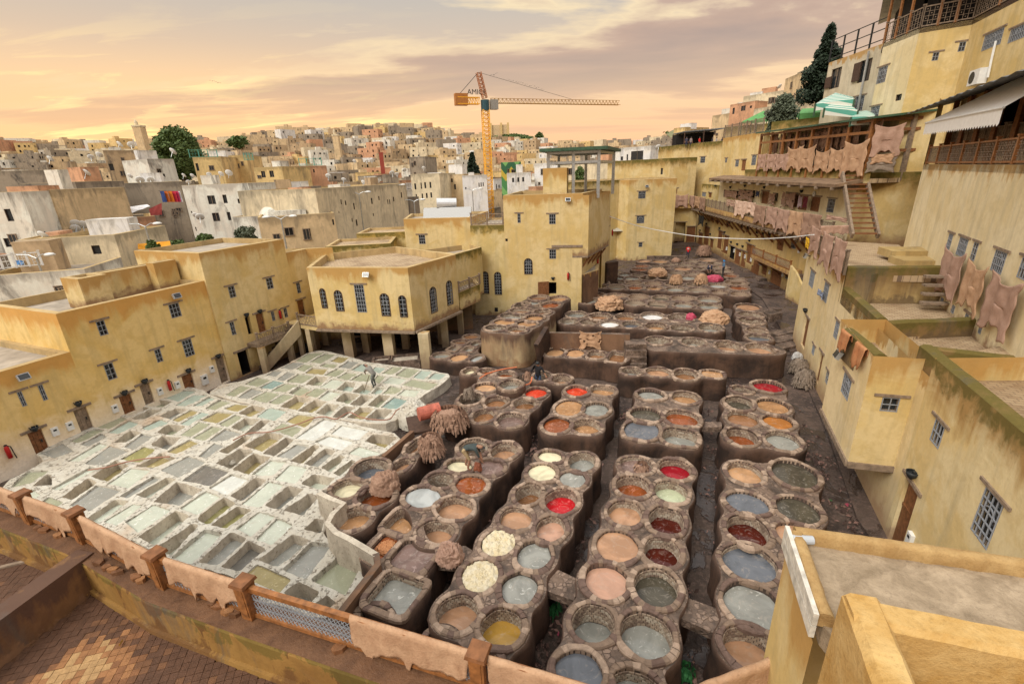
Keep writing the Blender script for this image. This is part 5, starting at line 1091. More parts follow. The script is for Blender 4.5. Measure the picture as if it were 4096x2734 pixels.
# ---------------------------------------------------------------- gallery building along the street
S2, S3 = Vector((27.3, 42.6)), Vector((31.3, 78.5)); se = (S3 - S2).normalized(); sn_ = Vector((-se.y, se.x))   # sn_ points to the yard (-x)
sg = lambda u, d=0.: S2 + se * u + sn_ * d          # d>0 towards the yard
SB, SA = sg(36.2), sg(-9.)
def face(u, t, y): return None
gal = thing('gallery_house', vec(sg(12, -4), -1.3), 'long three-storey yellow gallery house along the right side of the yard', 'house')
lo = [('d', 'N', 984, 712, 1014, 905), ('d', 'N', 1111, 752, 1148, 943), ('d', 'N', 1152, 790, 1193, 983), ('o', 'N', 1216, 892, 1256, 1038), ('d', 'N', 1272, 920, 1314, 1088), ('d', 'N', 1327, 938, 1358, 1108), ('d', 'N', 1377, 875, 1430, 1083),
      ('d', 'N', 1432, 990, 1485, 1186), ('d', 'N', 1527, 1065, 1560, 1183), ('d', 'N', 1612, 1095, 1690, 1305, 'blue-grey metal door'), ('w', 'N', 1500, 1022, 1522, 1090), ('w', 'N', 1750, 1142, 1792, 1230), ('p', 'N', 1045, 618, 1066, 672),
      ('p', 'N', 1092, 642, 1114, 690), ('p', 'N', 1187, 662, 1221, 723), ('p', 'N', 1318, 697, 1340, 744), ('p', 'N', 1377, 707, 1399, 778), ('p', 'N', 1467, 732, 1486, 790), ('p', 'N', 1517, 767, 1536, 828), ('w', 'N', 1802, 852, 1836, 933),
      ('d', 'N', 1668, 828, 1714, 953), ('d', 'N', 925, 770, 955, 900), ('d', 'N', 1035, 830, 1058, 925), ('p', 'N', 1580, 760, 1600, 830)]
a_, b_ = sg(36.2), sg(-4.2); wall(gal, a_, b_, -1.35, 4.7, pxops(a_, b_, lo), plaster('stained_ochre_ground_wall', (.58, .42, .17), (.64, .48, .23), grime=(.13, .07, .04), gh=1.2, band=.1, dirt=.15), top=12)
up_ = [('d', 'N', 1522, 385, 1575, 510), ('d', 'N', 1868, 425, 1935, 570), ('d', 'N', 1985, 435, 2050, 585), ('p', 'N', 1625, 400, 1665, 480), ('w', 'N', 2148, 455, 2190, 590), ('p', 'N', 1215, 375, 1315, 450), ('p', 'N', 1350, 370, 1450, 450), ('d', 'N', 1762, 405, 1850, 540),
       ('p', 'N', 1165, 372, 1178, 445), ('d', 'N', 1078, 357, 1102, 455)]
a_, b_ = sg(27.), sg(-5.6); wall(gal, a_, b_, 4.7, 9.25, pxops(a_, b_, up_), M_pale, top=16)
wall(gal, sg(-5.6), sg(-5.6, -7), 4.7, 9.25, (), M_yel); wall(gal, sg(27, -7), sg(27.), 4.7, 9.25, (), M_yel); wall(gal, sg(-4.2), sg(-4.2, -7), -1.35, 4.7, (), M_yel)
wall(gal, sg(36.2, -.1), sg(27, -.1), 4.7, 8.2, pxops(sg(36.2, -.1), sg(27, -.1), [('w', 'N', 908, 325, 922, 390), ('w', 'N', 962, 398, 992, 438), ('d', 'N', 1020, 400, 1045, 450)]), M_yelm)
m_ = MB(); q = [sg(-6.3, .1), sg(-6.3, 1.5), sg(36.2, 1.3), sg(36.2, .1)]; m_.hexa([vec(p, 4.45) for p in q], [vec(p, 4.75) for p in q]); m_.build('gallery_slab', M_woodg, gal)
m_ = MB(); m_.bar(vec(sg(-6.3, 1.5), 5.0), vec(sg(36.2, 1.3), 5.0), .16, .55); m_.build('gallery_front', plaster('rust_streaked_ochre', (.60, .42, .18), (.5, .3, .12), band=.2, gh=.3, dirt=.2), gal, top=5.4, base=4.7)
for k in range(20):
	u = -5 + k * 2.05; m_ = MB(); m_.bar(vec(sg(u, 1.3), 4.42), vec(sg(u, .05), 3.0), .16, .16); m_.build('strut', M_wood, gal)
for k in range(40):
	u = -5.8 + k * 1.04; m_ = MB(); m_.bar(vec(sg(u, 1.62), 4.38), vec(sg(u, .05), 4.38), .13, .14); m_.build('joist_end', M_woodg, gal)
# top gallery roof
m_ = MB(); q = [sg(-6.2, -.3), sg(-6.2, 1.9), sg(26.5, 1.7), sg(26.5, -.3)]; m_.hexa([vec(p, z_) for p, z_ in zip(q, (9.3, 8.95, 9.0, 9.3))], [vec(p, z_ + .2) for p, z_ in zip(q, (9.35, 8.98, 9.03, 9.35))]); m_.build('eave_roof', plain('weathered_roof_screed', (.20, .13, .08), .85, .4, 2), gal)
for k in range(14): u = -5.8 + k * 2.4; m_ = MB(); m_.bar(vec(sg(u, 2.0), 8.86), vec(sg(u, .0), 8.98), .16, .2); m_.build('joist_end', M_woodg, gal)
m_ = MB(); q = [sg(-6.4, .0), sg(18, .0), sg(18, -.3), sg(-6.4, -.3)]; m_.hexa([vec(p, 9.2) for p in q], [vec(p, 10.25) for p in q]); m_.build('roof_parapet', M_palem, gal, top=10.25)
m_ = MB(); q = [sg(-6.4, -.3), sg(27, -.3), sg(27, -9), sg(-6.4, -9)]; m_.hexa([vec(p, 9.2) for p in q], [vec(p, 9.5) for p in q]); m_.build('roof', M_rtile, gal)
gz = 5.15
lattice('railing', sg(35.8, 1.35), sg(14.5, 1.4), gz, 1.15, 'lattice railing along the far part of the long gallery', n=12); lattice('railing', sg(14.5, 1.42), sg(-6.2, 1.5), gz, 1.2, 'railing of the near part of the long gallery, hidden by hanging skins', n=12)
lattice('railing', Vector((24.5, 79.3)), sg(35.8, 1.35), gz, 1.1, 'lattice railing of the far balcony in front of the end wall', n=4)
m_ = MB(); q = [Vector((24.3, 79.0)), sg(36., 1.0), sg(37.5, .5), Vector((24.3, 80.8))]; m_.hexa([vec(p, 4.5) for p in q], [vec(p, 5.1) for p in q]); m_.build('balcony_slab', M_yel, None, top=5.1, label='solid far balcony closing the end of the yard above the doorway', cat='balcony')
wall(thing('upper_end_wall', (28, 83, 5), 'yellow wall above the far balcony in the corner', 'wall'), (23, 83), sg(40, .3), -1, 8.6, (), M_yelm)
for i, (x, y) in enumerate(((1004, 690), (1042, 786), (1130, 730), (1178, 767), (1238, 860), (1297, 880), (1348, 900), (1412, 843), (945, 750), (902, 730))):
	p, n_ = onw(sg(36.2), sg(-4.2), 'N', x, y); sconce(p, n_, ['half-bowl lamp over the tall slim door far down the gallery wall', 'half-bowl lamp near the shaggy skin pile at the gallery wall', 'half-bowl lamp over the first of two tall doors', 'half-bowl lamp over the second of two tall doors', 'half-bowl lamp above the open dark doorway of the gallery wall',
		'middle half-bowl lamp of three above the brown doors', 'right half-bowl lamp of three above the brown doors', 'half-bowl lamp set higher, over the tall reddish door', 'second farthest half-bowl lamp by the end doorway', 'farthest half-bowl lamp by the end doorway'][i])
for i, (x, y) in enumerate(((1090, 330), (1232, 345), (1370, 330), (1552, 345), (1905, 380))):
	p, n_ = onw(sg(27.), sg(-5.6), 'N', x, y); sconce(p, n_, ['half-bowl lamp at the far end of the upper gallery', 'half-bowl lamp above the drooping dark skins of the upper gallery', 'half-bowl lamp above the torn brown skins of the upper gallery', 'half-bowl lamp above the blue-coat door of the upper gallery', 'large half-bowl lamp above the double doors of the upper gallery'][i])
for i, (x, y) in enumerate(((1193, 925), (1265, 945), (1318, 980), (1366, 1000), (1422, 1030), (1722, 1170), (1815, 1205), (1645, 825), (1875, 945), (1597, 1145))):
	p, n_ = onw(sg(36.2), sg(-4.2), 'N', x, y); meterbox(p, n_, ['meter box left of the open doorway in the gallery wall', 'meter box right of the open doorway in the gallery wall', 'meter box between two brown gallery doors', 'meter box left of the tall reddish door', 'meter box right of the tall reddish door', 'meter box right of the blue-grey door', 'meter box right of the low grilled window', 'meter box under the gallery near its middle', 'meter box beside the small balcony window', 'meter box left of the blue-grey door'][i])
# clock
p, n_ = onw(sg(27.), sg(-5.6), 'N', 2017, 412); o = thing('wall_clock', p, 'round white clock beside the double doors of the upper gallery', 'clock'); nn = vec(n_, 0)
m_ = MB(); m_.tube(p + nn * .02, p + nn * .07, .24, 20); m_.build('rim', M_steel, o); m_ = MB(); m_.tube(p + nn * .07, p + nn * .08, .2, 20); m_.build('face', M_white, o)
m_ = MB(); m_.bar(p + nn * .09, p + nn * .09 + Vector((0, 0, .15)), .02); m_.bar(p + nn * .09, p + nn * .09 + vec(se, -.0) * .11, .02); m_.build('hand', M_black, o)
# small first-floor balcony
sbA, sbB = sg(9.6, 1.15), sg(.2, 1.15); o = thing('balcony', vec(sbA.lerp(sbB, .5), 1.2), 'small first-floor balcony with brown posts on the gallery house', 'balcony')
m_ = MB(); q = [sg(9.6, .02), sg(9.6, 1.2), sg(.2, 1.2), sg(.2, .02)]; m_.hexa([vec(p, .95) for p in q], [vec(p, 1.35) for p in q]); m_.build('slab', M_yel, o, top=1.35, base=.9)
lattice('railing', sbA, sbB, 1.37, .85, 'lattice railing with brown posts on the small first-floor balcony', mat=M_woodo, capmat=M_woodg, n=3)
for u in (1.5, 4.5, 8.): m_ = MB(); m_.bar(vec(sg(u, 1.1), .95), vec(sg(u, .05), .1), .16); m_.build('strut', M_wood, o)
o = thing('side_stair', vec(sg(-1.5, .8), -1.3), 'yellow stair with sloping parapet going down from the small balcony', 'stair')
m_ = MB(); q = [vec(sg(.2, 1.2), -1.3), vec(sg(.2, 1.2), 1.9), vec(sg(-1.0, 1.2), 1.5), vec(sg(-4.0, 1.2), -.3), vec(sg(-4.0, 1.2), -1.3)]; m_.hexa([p for p in q], [p + vec(sn_, 0) * -.18 for p in q]); m_.build('parapet', M_yel, o, top=9, base=-1.3)
for i in range(8): m_ = MB(); u = -3.8 + i * .5; h_ = .3 + i * .3; m_.box(vec(sg(u, .55), -1.3 + h_ / 2), (.5, 1.1, h_), math.atan2(se.y, se.x)); m_.build('step', M_vtop, o)
o = thing('door_step', vec(sg(12, .5), -1.2), 'pair of low stone steps in front of the gallery doors', 'step'); m_ = MB(); m_.box(vec(sg(8, .5), -1.1), (1.6, .8, .35), math.atan2(se.y, se.x)); m_.build('step', M_vtop, o); m_ = MB(); m_.box(vec(sg(12.5, .5), -1.1), (1.4, .7, .3), math.atan2(se.y, se.x)); m_.build('step', M_vtop, o)
# wooden stair to the roof
o = thing('wooden_stair', Vector((26.4, 34.6, 6.)), 'steep dark wooden stair up to the drying shed roof', 'stair'); s0 = P('H', 1325, 195, 5.7); s1 = vec(onw(S2, S3, 'I', 1225, 1190)[0], 9.7)
s0 = Vector((24.6, 32.4, 5.9)); s1 = Vector((26.6, 37.6, 9.9)); d2 = (s1 - s0).xy.normalized(); sd_ = Vector((d2.y, -d2.x, 0))
for k in (-.75, .75): m_ = MB(); m_.bar(s0 + sd_ * k, s1 + sd_ * k, .16, .42); m_.build('stringer', M_woodg, o)
for i in range(13): m_ = MB(); m_.box(s0.lerp(s1, (i + .5) / 13), (.36, 1.44, .09), math.atan2(d2.y, d2.x)); m_.build('tread', M_wood, o)
house('yellow_house', 'rust-stained yellow wall behind the wooden stair', [Vector((27.2, 37.2)), Vector((31, 34.6)), Vector((34, 39)), Vector((29.5, 41.))], 4.5, 9.9, None, M_brownwall if 0 else M_palem)
# drying shed on the roof
sh = thing('drying_shed', vec(sg(4, -2), 10.2), 'long open wooden drying shed with a green roof on the gallery house', 'shed')
sl, sr_ = 14.2, -6.0
m_ = MB(); q = [sg(sr_ - .8, .5), sg(sl + .6, .5), sg(sl + .6, -5.5), sg(sr_ - .8, -5.5)]; m_.hexa([vec(p, z_) for p, z_ in zip(q, (13.55, 14.05, 14.5, 14.0))], [vec(p, z_ + .14) for p, z_ in zip(q, (13.55, 14.05, 14.5, 14.0))]); m_.build('roof', M_green, sh)
for k in range(8):
	u = sr_ + (sl - sr_) * k / 7
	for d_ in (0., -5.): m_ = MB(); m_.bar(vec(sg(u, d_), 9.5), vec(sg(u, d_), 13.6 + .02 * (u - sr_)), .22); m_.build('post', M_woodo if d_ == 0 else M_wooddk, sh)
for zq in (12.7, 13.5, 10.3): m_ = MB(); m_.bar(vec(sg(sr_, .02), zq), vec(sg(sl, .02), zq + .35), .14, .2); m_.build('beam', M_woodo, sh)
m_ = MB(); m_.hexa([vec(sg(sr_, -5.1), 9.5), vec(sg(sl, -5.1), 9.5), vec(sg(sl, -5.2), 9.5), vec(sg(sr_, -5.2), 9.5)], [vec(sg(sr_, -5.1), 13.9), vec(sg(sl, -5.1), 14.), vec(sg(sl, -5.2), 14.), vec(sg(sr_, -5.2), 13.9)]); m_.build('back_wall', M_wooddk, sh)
q0, q1 = sg(sr_, 0), sg(sr_ - .6, -5)
for zq in (12.8, 11.4, 13.5): m_ = MB(); m_.bar(vec(q0, zq), vec(q1, zq), .14, .2); m_.build('beam', M_wood, sh)
for f_ in (.5, 1.): m_ = MB(); m_.bar(vec(q0.lerp(q1, f_), 9.3), vec(q0.lerp(q1, f_), 13.7), .25); m_.build('post', M_woodg, sh)

# ---------------------------------------------------------------- near right houses and terraces
SU0, SU1 = Vector((12.55, 12.73)), Vector((19.46, 29.66)); ue = (SU1 - SU0).normalized(); un_ = Vector((-ue.y, ue.x))
su = lambda u, d=0.: SU0 + ue * u + un_ * d
nh = thing('street_house', vec(su(14, -2), -1.3), 'tall yellow house wall right of the street with blue cloth hung from a window grille', 'house')
opsN = [('w', 'H', 922, 465, 948, 495, 908, 570), ('w', 'H', 1018, 545, 1045, 572, 992, 660), ('d', 'H', 885, 770, 908, 812, 862, 985), ('w', 'H', 1092, 803, 1122, 840, 1068, 910), ('w', 'H', 935, 965, 948, 985, 920, 1015), ('d', 'H', 985, 1010, 1003, 1045, 945, 1200), ('w', 'H', 1030, 1140, 1043, 1165, 1012, 1210)]
a_, b_ = su(20.2), su(10.6); wall(nh, a_, b_, -1.35, 5.5, pxops(a_, b_, opsN), plaster('bright_ochre_street_wall', (.76, .60, .32), (.81, .67, .41), grime=(.26, .16, .09), gh=1.5, band=.3))
a_, b_ = su(10.6), su(0.); wall(nh, a_, b_, -1.35, 4.6, pxops(a_, b_, opsN), MATS['bright_ochre_street_wall'])
wall(nh, su(20.2, -6), su(20.2), -1.35, 5.5, (), M_yel)
def slab(name, label, pts, z, th, mat, parent=None, cat='terrace'):
	m_ = MB(); pp = list(pts); pp = pp if area(pp) > 0 else pp[::-1]; m_.prism(pp, z - th, z)
	return m_.build(name, mat, parent, top=z + 9, base=z - 9, label=None if parent else label, cat=None if parent else cat)
RW0, RW1 = Vector((20.73, 21.63)), Vector((18.71, 17.92)); re_ = (RW1 - RW0).normalized(); rn = Vector((re_.y, -re_.x)); rw = lambda u, d=0.: RW0 + re_ * u + rn * d
tr = thing('stepped_terraces', Vector((18, 20, 4)), 'stepped brick-paved roof terraces with mossy parapets right of the street', 'terrace')
slab('terrace_floor', '', [su(10.7, -.1), su(20.1, -.1), Vector((22.6, 34)), rw(-10.5), rw(0, 0)], 5.5, .3, M_rtile, tr)
slab('terrace_floor', '', [su(5.0, -.1), su(10.7, -.1), rw(-.2), rw(4.6)], 4.1, .3, M_rtile, tr)
slab('terrace_floor', '', [su(1.6, .2), su(5., .2), rw(4.6), rw(7.4), Vector((15.6, 14.8))], 4.0, .3, M_rtile, tr)
slab('terrace_floor', '', [Vector((13.3, 13.6)), Vector((15.2, 14.6)), rw(7.2), rw(16), Vector((11.4, 8.0))], 4.45, .3, M_rtile, tr)
def parapet(a, b, z0, z1, th, mat, name='parapet', side=1):
	a = Vector(a[:2]); b = Vector(b[:2]); e = (b - a).normalized(); n = Vector((e.y, -e.x)) * th * side; m_ = MB(); q = [a, b, b + n, a + n]; q = q if area(q) > 0 else q[::-1]
	L = (b - a).length; k = max(1, int(L / .5)); rows = []
	prof = [(0, z0), (0, z1 - .07), (.25, z1), (.75, z1), (1, z1 - .07), (1, z0)]
	for i in range(k + 1):
		p = a.lerp(b, i / k); rows.append([Vector((p.x + n.x * f, p.y + n.y * f, z + (.03 * nz(p.x * 3, p.y * 3) if f not in (0, 1) or z > z0 else 0))) for f, z in prof])
	if side > 0: rows = [r[::-1] for r in rows]
	m_.grid(rows); m_.quad(*rows[0][::-1]); m_.quad(*rows[-1]); return m_.build(name, mat, tr, top=z1, base=z0)
M_mossy = plaster('mossy_parapet', (.42, .30, .13), (.50, .37, .17), moss=1.0, gh=.35, band=1.8, stain=(.14, .085, .035), dirt=.5, grime=(.10, .07, .04))
t1a = su(10.6, -.05); t1b = rw(-.1)
parapet(t1a, t1b, 4.1, 5.95, .3, M_mossy, 'retaining_wall', -1)
parapet(su(10.6), su(5.2), 4.1, 4.95, .35, M_mossy, side=-1)
parapet(su(4.9, .3), rw(4.7), 3.9, 4.75, .35, M_mossy, side=-1)
parapet(P('H', 1140, 860, 4.9), P('H', 1350, 1040, 4.9), 3.8, 4.95, .35, M_mossy, side=-1)
parapet(P('H', 1740, 985, 4.75), P('H', 2270, 1045, 4.75), 3.9, 4.8, .3, M_mossy, side=1)
a_ = P('H', 1650, 970, 5.2); b_ = P('H', 2349, 1560, 5.2); parapet(a_, a_.lerp(b_, 1.5), 4.2, 5.25, .38, M_mossy, side=-1)
m_ = MB(); q = P('H', 1310, 690, 4.1); m_.box(q + Vector((0, .15, .75)), (.55, .5, 1.5), .2); m_.build('buttress', M_mossy, tr, top=5.6, base=4.1)
for k in range(4): m_ = MB(); c = t1b.lerp(t1a, .10) - Vector((0, .45)); m_.box(Vector((c.x - .12 * k, c.y - .25 * k, 5.55 - .36 * k)), (1.5 + .1 * k, .34, .1), .0 - .3); m_.build('step', M_woodg, tr)
for k in range(2): m_ = MB(); c = su(15.5, -3.2); m_.box(Vector((c.x + 1.5, c.y - 1.8 + 1.6 * k, 5.65 + .25 * k)), (4.6 - k, 1.6, .4), -.25); m_.build('raised_ledge', M_mossy, tr, top=9, base=-5)
# jutting upper room
oc = Vector((11.48, 13.66)); orr = Vector((13.05, 13.2)); ofar = Vector((13.1, 17.4))
jt = thing('jutting_room', Vector((12.6, 15, 1)), 'yellow upper room jutting over the street on a wooden beam, small grilled window', 'room')
fpj = [ofar + Vector((-.1, .05)), oc, orr, Vector((14.6, 17.2))]
zj = 4.95
wall(jt, fpj[0], fpj[1], 1.02, zj, pxops(fpj[0], fpj[1], [('w', 'H', 1150, 1148, 1200, 1195, 1128, 1290)]), MATS['bright_ochre_street_wall'], base=-3)
wall(jt, fpj[1], fpj[2], 1.02, zj, pxops(fpj[1], fpj[2], [('w', 'Q', 1135, 185, 1255, 315)]), M_yel, base=-3)
wall(jt, fpj[2], fpj[3], 1.02, zj, (), M_yel, base=-3); wall(jt, fpj[3], fpj[0], 1.02, zj, (), M_yel, base=-3)
m_ = MB(); m_.prism(fpj, .98, 1.02); m_.build('soffit', M_wooddk, jt)
beam(fpj[1], fpj[2], .92, .16, .22, jt); beam(fpj[0], fpj[1], .92, .14, .2, jt)
wall(jt, su(6.2, -.02), su(.3, -.4), -1.35, 1., [('d', 3.9, -1.25, 4.8, .75), ('o', 1.2, .2, 1.8, .8)], M_brownwall)
wall(jt, su(.9, -1.6), su(-.4, -1.5), -1.35, 1., (), M_brownwall); wall(jt, su(.3, -.4), su(.3, -1.8), -1.35, 1., (), M_brownwall)
# near house with plank door
nw = thing('street_house', vec(su(-3, -2), -1.3), 'nearest yellow house on the right with a plank door and a large scrollwork window grille', 'house')
a_, b_ = su(0), su(-9.5)
wall(nw, a_, b_, -1.35, 5.2, pxops(a_, b_, [('d', 'Q', 1345, 880, 1310, 1385), ('w', 'Q', 1577, 400, 1612, 635), ('w', 'Q', 2015, 995, 2000, 1450)]) and
     [('d', .38, -1.2, 1.32, 1.3), ('w', 1.05, 3.05, 1.62, 3.75), ('w', 3.98, 2.25, 4.72, 3.5)], plaster('mossy_ochre_near_wall', (.72, .55, .26), (.78, .65, .38), moss=.95, gh=.9, band=1.2, stain=(.26, .15, .05), grime=(.22, .14, .09)))
wall(nw, Vector((17.5, 12.4)), a_, -1.35, 5.2, (), M_yel)
p, n_ = onw(a_, b_, 'Q', 1420, 840); sconce(p, n_, 'half-bowl lamp right of the plank door of the nearest street house'); p, n_ = onw(a_, b_, 'Q', 1385, 1400); meterbox(p, n_, 'meter box low beside the plank door of the nearest street house')
for t, x, y, lab in (('H', 895, 735, 'half-bowl lamp near the first door of the tall street house'),): p, n_ = onw(su(20.2), su(10.6), t, x, y); sconce(p, n_, lab)
p, n_ = onw(su(20), su(10), 'H', 915, 375); floodlight(p, n_, 'floodlight under the hanging skins at the corner of the street house'); p, n_ = onw(fpj[0], fpj[1], 'H', 1160, 1040); floodlight(p, n_, 'floodlight on the jutting room over the street')

# restaurant terrace wall
rs = thing('restaurant_house', vec(rw(0, -4), 4), 'high pale yellow restaurant wall on the right with three skins hung on it', 'house')
a_, b_ = rw(-9.1), rw(16)
opsR = [('w', 'H', 1852, 222, 1876, 235, 1825, 345), ('w', 'H', 1925, 245, 1980, 265, 1907, 370), ('w', 'H', 2020, 280, 2048, 295, 2000, 405), ('w', 'H', 2165, 330, 2240, 358, 2130, 470), ('w', 'H', 2345, 380, 2400, 400, 2300, 515), ('w', 'H', 1797, 650, 1812, 665, 1785, 690), ('w', 'H', 1872, 700, 1890, 712, 1857, 750), ('w', 'H', 1962, 755, 1982, 770, 1940, 812), ('w', 'H', 2058, 828, 2075, 842, 2035, 885)]
wall(rs, a_, b_, 3.9, 10.45, pxops(a_, b_, opsR), M_pale)
nb = Vector((27.0, 31.5)); wall(rs, nb, a_, 3.9, 14, pxops(nb, a_, [('w', 'I', 1618, 1138, 1668, 1138, 1598, 1252), ('w', 'I', 1575, 1365, 1612, 1368, 1563, 1430)]), M_pale)
slab('terrace_floor', '', [a_, b_, b_ - rn * 8, a_ - rn * 8], 10.45, .3, M_rtile, rs)
lattice('railing', rw(-9.0, -.1), rw(15.5, -.1), 10.47, .95, 'grey lattice railing with brown posts round the restaurant terrace', mat=M_woodo, capmat=M_woodg, n=12)
rr = thing('restaurant_room', vec(rw(0, -3), 10.5), 'restaurant dining room with lattice wall and dark openings behind the white awning', 'room')
b0, b1 = rw(-10.5, -1.3), rw(15, -1.3)
wall(rr, b0, b1, 10.2, 14.1, [('o', 1.2, 12.2, 4.5, 13.4), ('o', 5.5, 12.0, 12., 13.4)], M_woodo if 0 else M_pale)
for k in range(5): lattice('x', rw(-9.8 + k * 2.6, -1.2), rw(-9.8 + k * 2.6 + 2.4, -1.2), 10.75, 1.35, '', parent=rr, n=1, cell=.13)
for k in range(9): m_ = MB(); q = rw(-10.4 + k * 2.4, -1.12); m_.bar(vec(q, 10.45), vec(q, 14.0), .2); m_.build('post', M_woodo, rr)
m_ = MB(); q = [rw(-12.5, 1.0), rw(-12.5, -4), rw(15, -4), rw(15, 1.0)]; n_ = 44
for k in range(n_):
	u = -12.5 + 27.5 * k / n_; x = (k % 2) * .07; m_.quad(vec(rw(u, .9), 13.45 + x), vec(rw(u + .64, .9), 13.45 + .07 - x), vec(rw(u + .64, -4), 14.5 + .07 - x), vec(rw(u, -4), 14.5 + x))
m_.build('corrugated_roof', M_slate, rr)
aw = thing('awning', vec(rw(3, 0), 12), 'large white canvas awning with scalloped edge over the restaurant terrace', 'awning')
m_ = MB(); f0, f1 = onw(rw(0, .5), rw(5, .5), 'I', 1665, 868)[0], onw(rw(0, .5), rw(5, .5), 'I', 2245, 760)[0]; f1 = Vector((rw(3.5, .5).x, rw(3.5, .5).y, 0))
f0 = vec(rw(-8.5, .5), 12.7); f1 = vec(rw(2.8, .5), 12.5); g0 = vec(rw(-5.5, -2.5), 14.2); g1 = vec(rw(8.5, -2.5), 15.4)
m_.quad(f0, f1, g1, g0); m_.build('canvas', M_canvas, aw)
m_ = MB(); k = 34
for i in range(k): p, q = f0.lerp(f1, i / k), f0.lerp(f1, (i + 1) / k); c = (p + q) / 2; m_.quad(p, q, q - Vector((0, 0, .55)), c - Vector((0, 0, .66)), p - Vector((0, 0, .55)))
m_.build('valance', M_canvas, aw); m_ = MB(); m_.tube(f0, f1, .05); m_.build('front_rail', M_white, aw)

# tower house above
TB = [PD('I', 1345, 600, 50).xy, PD('I', 1560, 600, 46.5).xy, PD('I', 1890, 600, 46.5).xy, PD('I', 2420, 600, 38).xy]
tw = thing('tower_house', vec(TB[1], 8), 'tall yellow house at the top right with an open balcony restaurant', 'house')
ztw = zat('I', 1560, 205, TB[1])
for i in range(3):
	wall(tw, TB[i], TB[i + 1], 4, ztw, pxops(TB[i], TB[i + 1], [('w', 'I', 1358, 465, 1415, 550), ('p', 'I', 1490, 638, 1522, 672), ('w', 'I', 1740, 355, 1770, 405), ('w', 'I', 1918, 285, 2005, 335), ('w', 'I', 2090, 240, 2190, 295), ('w', 'I', 2265, 200, 2349, 250), ('w', 'I', 1325, 720, 1368, 790)]), M_yel if i else M_pale, top=99)
	lattice('x', TB[i], TB[i + 1], ztw + .02, 1.25, '', mat=M_woodg, parent=tw, cell=.25, n=3)
m_ = MB(); q = [p for p in TB] + [TB[3] + Vector((8, 10)), TB[0] + Vector((6, 9))]; m_.prism(q, ztw - .3, ztw); m_.build('balcony_floor', M_wooddk, tw)
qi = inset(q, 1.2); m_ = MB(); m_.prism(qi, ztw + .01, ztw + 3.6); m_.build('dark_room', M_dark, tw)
m_ = MB(); qo = inset(q, -.6); m_.prism(qo, ztw + 3.6, ztw + 3.9); m_.build('roof', plain('pale_roof_fascia', (.45, .40, .30), .8, .2, 2), tw)
for i in range(3):
	for k in range(4): p = TB[i].lerp(TB[i + 1], k / 3.); m_ = MB(); m_.bar(vec(p, ztw), vec(p, ztw + 3.6), .13); m_.build('post', M_woodo, tw)
m_ = MB(); p0_, p1_ = vec(TB[1].lerp(TB[2], .02), ztw + 3.0), vec(TB[2].lerp(TB[3], .25), ztw + 3.2); dn = Vector((-.75, -.95, 0)); m_.quad(p0_ + Vector((0, 0, .5)), p1_ + Vector((0, 0, .6)), p1_ + dn, p0_ + dn); k = 20
for i in range(k): a_, b_ = (p0_ + dn).lerp(p1_ + dn, i / k), (p0_ + dn).lerp(p1_ + dn, (i + 1) / k); m_.quad(a_, b_, b_ - Vector((0, 0, .3)), (a_ + b_) / 2 - Vector((0, 0, .42)), a_ - Vector((0, 0, .3)))
m_.build('awning', M_canvas, None, label='small white scalloped awning over the top balcony', cat='awning')
ac = thing('air_conditioner', onw(TB[2], TB[3], 'I', 2075, 520)[0], 'white air conditioner with a white pipe on the top right wall', 'air conditioner'); p, n_ = onw(TB[2], TB[3], 'I', 2075, 515); nn = vec(n_, 0); e_ = (TB[3] - TB[2]).normalized()
m_ = MB(); m_.box(p + nn * .25, (1.25, .45, .85), math.atan2(e_.y, e_.x)); m_.build('casing', M_white, ac); m_ = MB(); m_.tube(p + nn * .475 - vec(e_, 0) * .2, p + nn * .49 - vec(e_, 0) * .2, .33, 20); m_.build('fan_grille', M_black, ac)
p2 = onw(TB[2], TB[3], 'I', 2120, 520)[0]; p3 = onw(TB[2], TB[3], 'I', 2145, 400)[0]; p4 = onw(TB[2], TB[3], 'I', 2175, 275)[0]; m_ = MB(); m_.path([p2 + nn * .1, p3 + nn * .1, p4 + nn * .1], .06); m_.build('pipe', M_white, ac)
# grey-white house left of tower
W0, W1 = PD('I', 1010, 600, 58).xy, PD('I', 1350, 600, 52).xy
wh = house('pale_house', 'pale house with brown shutters and a roof fence left of the top right tower', [W0, W1, W1 + Vector((7, 7)), W0 + Vector((6, 8))], 4, zat('I', 1180, 365, W0.lerp(W1, .5)), {0: [('p', 'I', 1062, 468, 1105, 585), ('p', 'I', 1255, 412, 1305, 540), ('w', 'I', 1218, 652, 1262, 740)]}, plaster('pale_cream_wall', (.58, .50, .36), (.64, .57, .43), band=.3, dirt=.2), par=.2)
zr_ = zat('I', 1180, 365, W0.lerp(W1, .5)); fe = thing('roof_fence', vec(W0.lerp(W1, .5), zr_), 'thin metal fence on the roof of the pale shuttered house', 'fence')
for k in range(5): p = W0.lerp(W1, k / 4); m_ = MB(); m_.bar(vec(p, zr_), vec(p, zr_ + 1.8), .1); m_.build('post', M_black, fe)
for zq in (.3, 1.05, 1.8): m_ = MB(); m_.bar(vec(W0, zr_ + zq), vec(W1, zr_ + zq), .06); m_.build('rail', M_black, fe)
for (xa, ya, xb, yb) in ((1022, 520, 1058, 590), (1213, 425, 1250, 545)):
	p = onw(W0, W1, 'I', (xa + xb) / 2, (ya + yb) / 2)[0]; q = onw(W0, W1, 'I', (xa + xb) / 2, ya)[0]; e_ = (W1 - W0).normalized(); m_ = MB(); m_.box(p + Vector((e_.y, -e_.x, 0)) * .08, (.9, .08, abs(q.z - p.z) * 2), math.atan2(e_.y, e_.x)); m_.build('shutter', M_wooddk, wh)
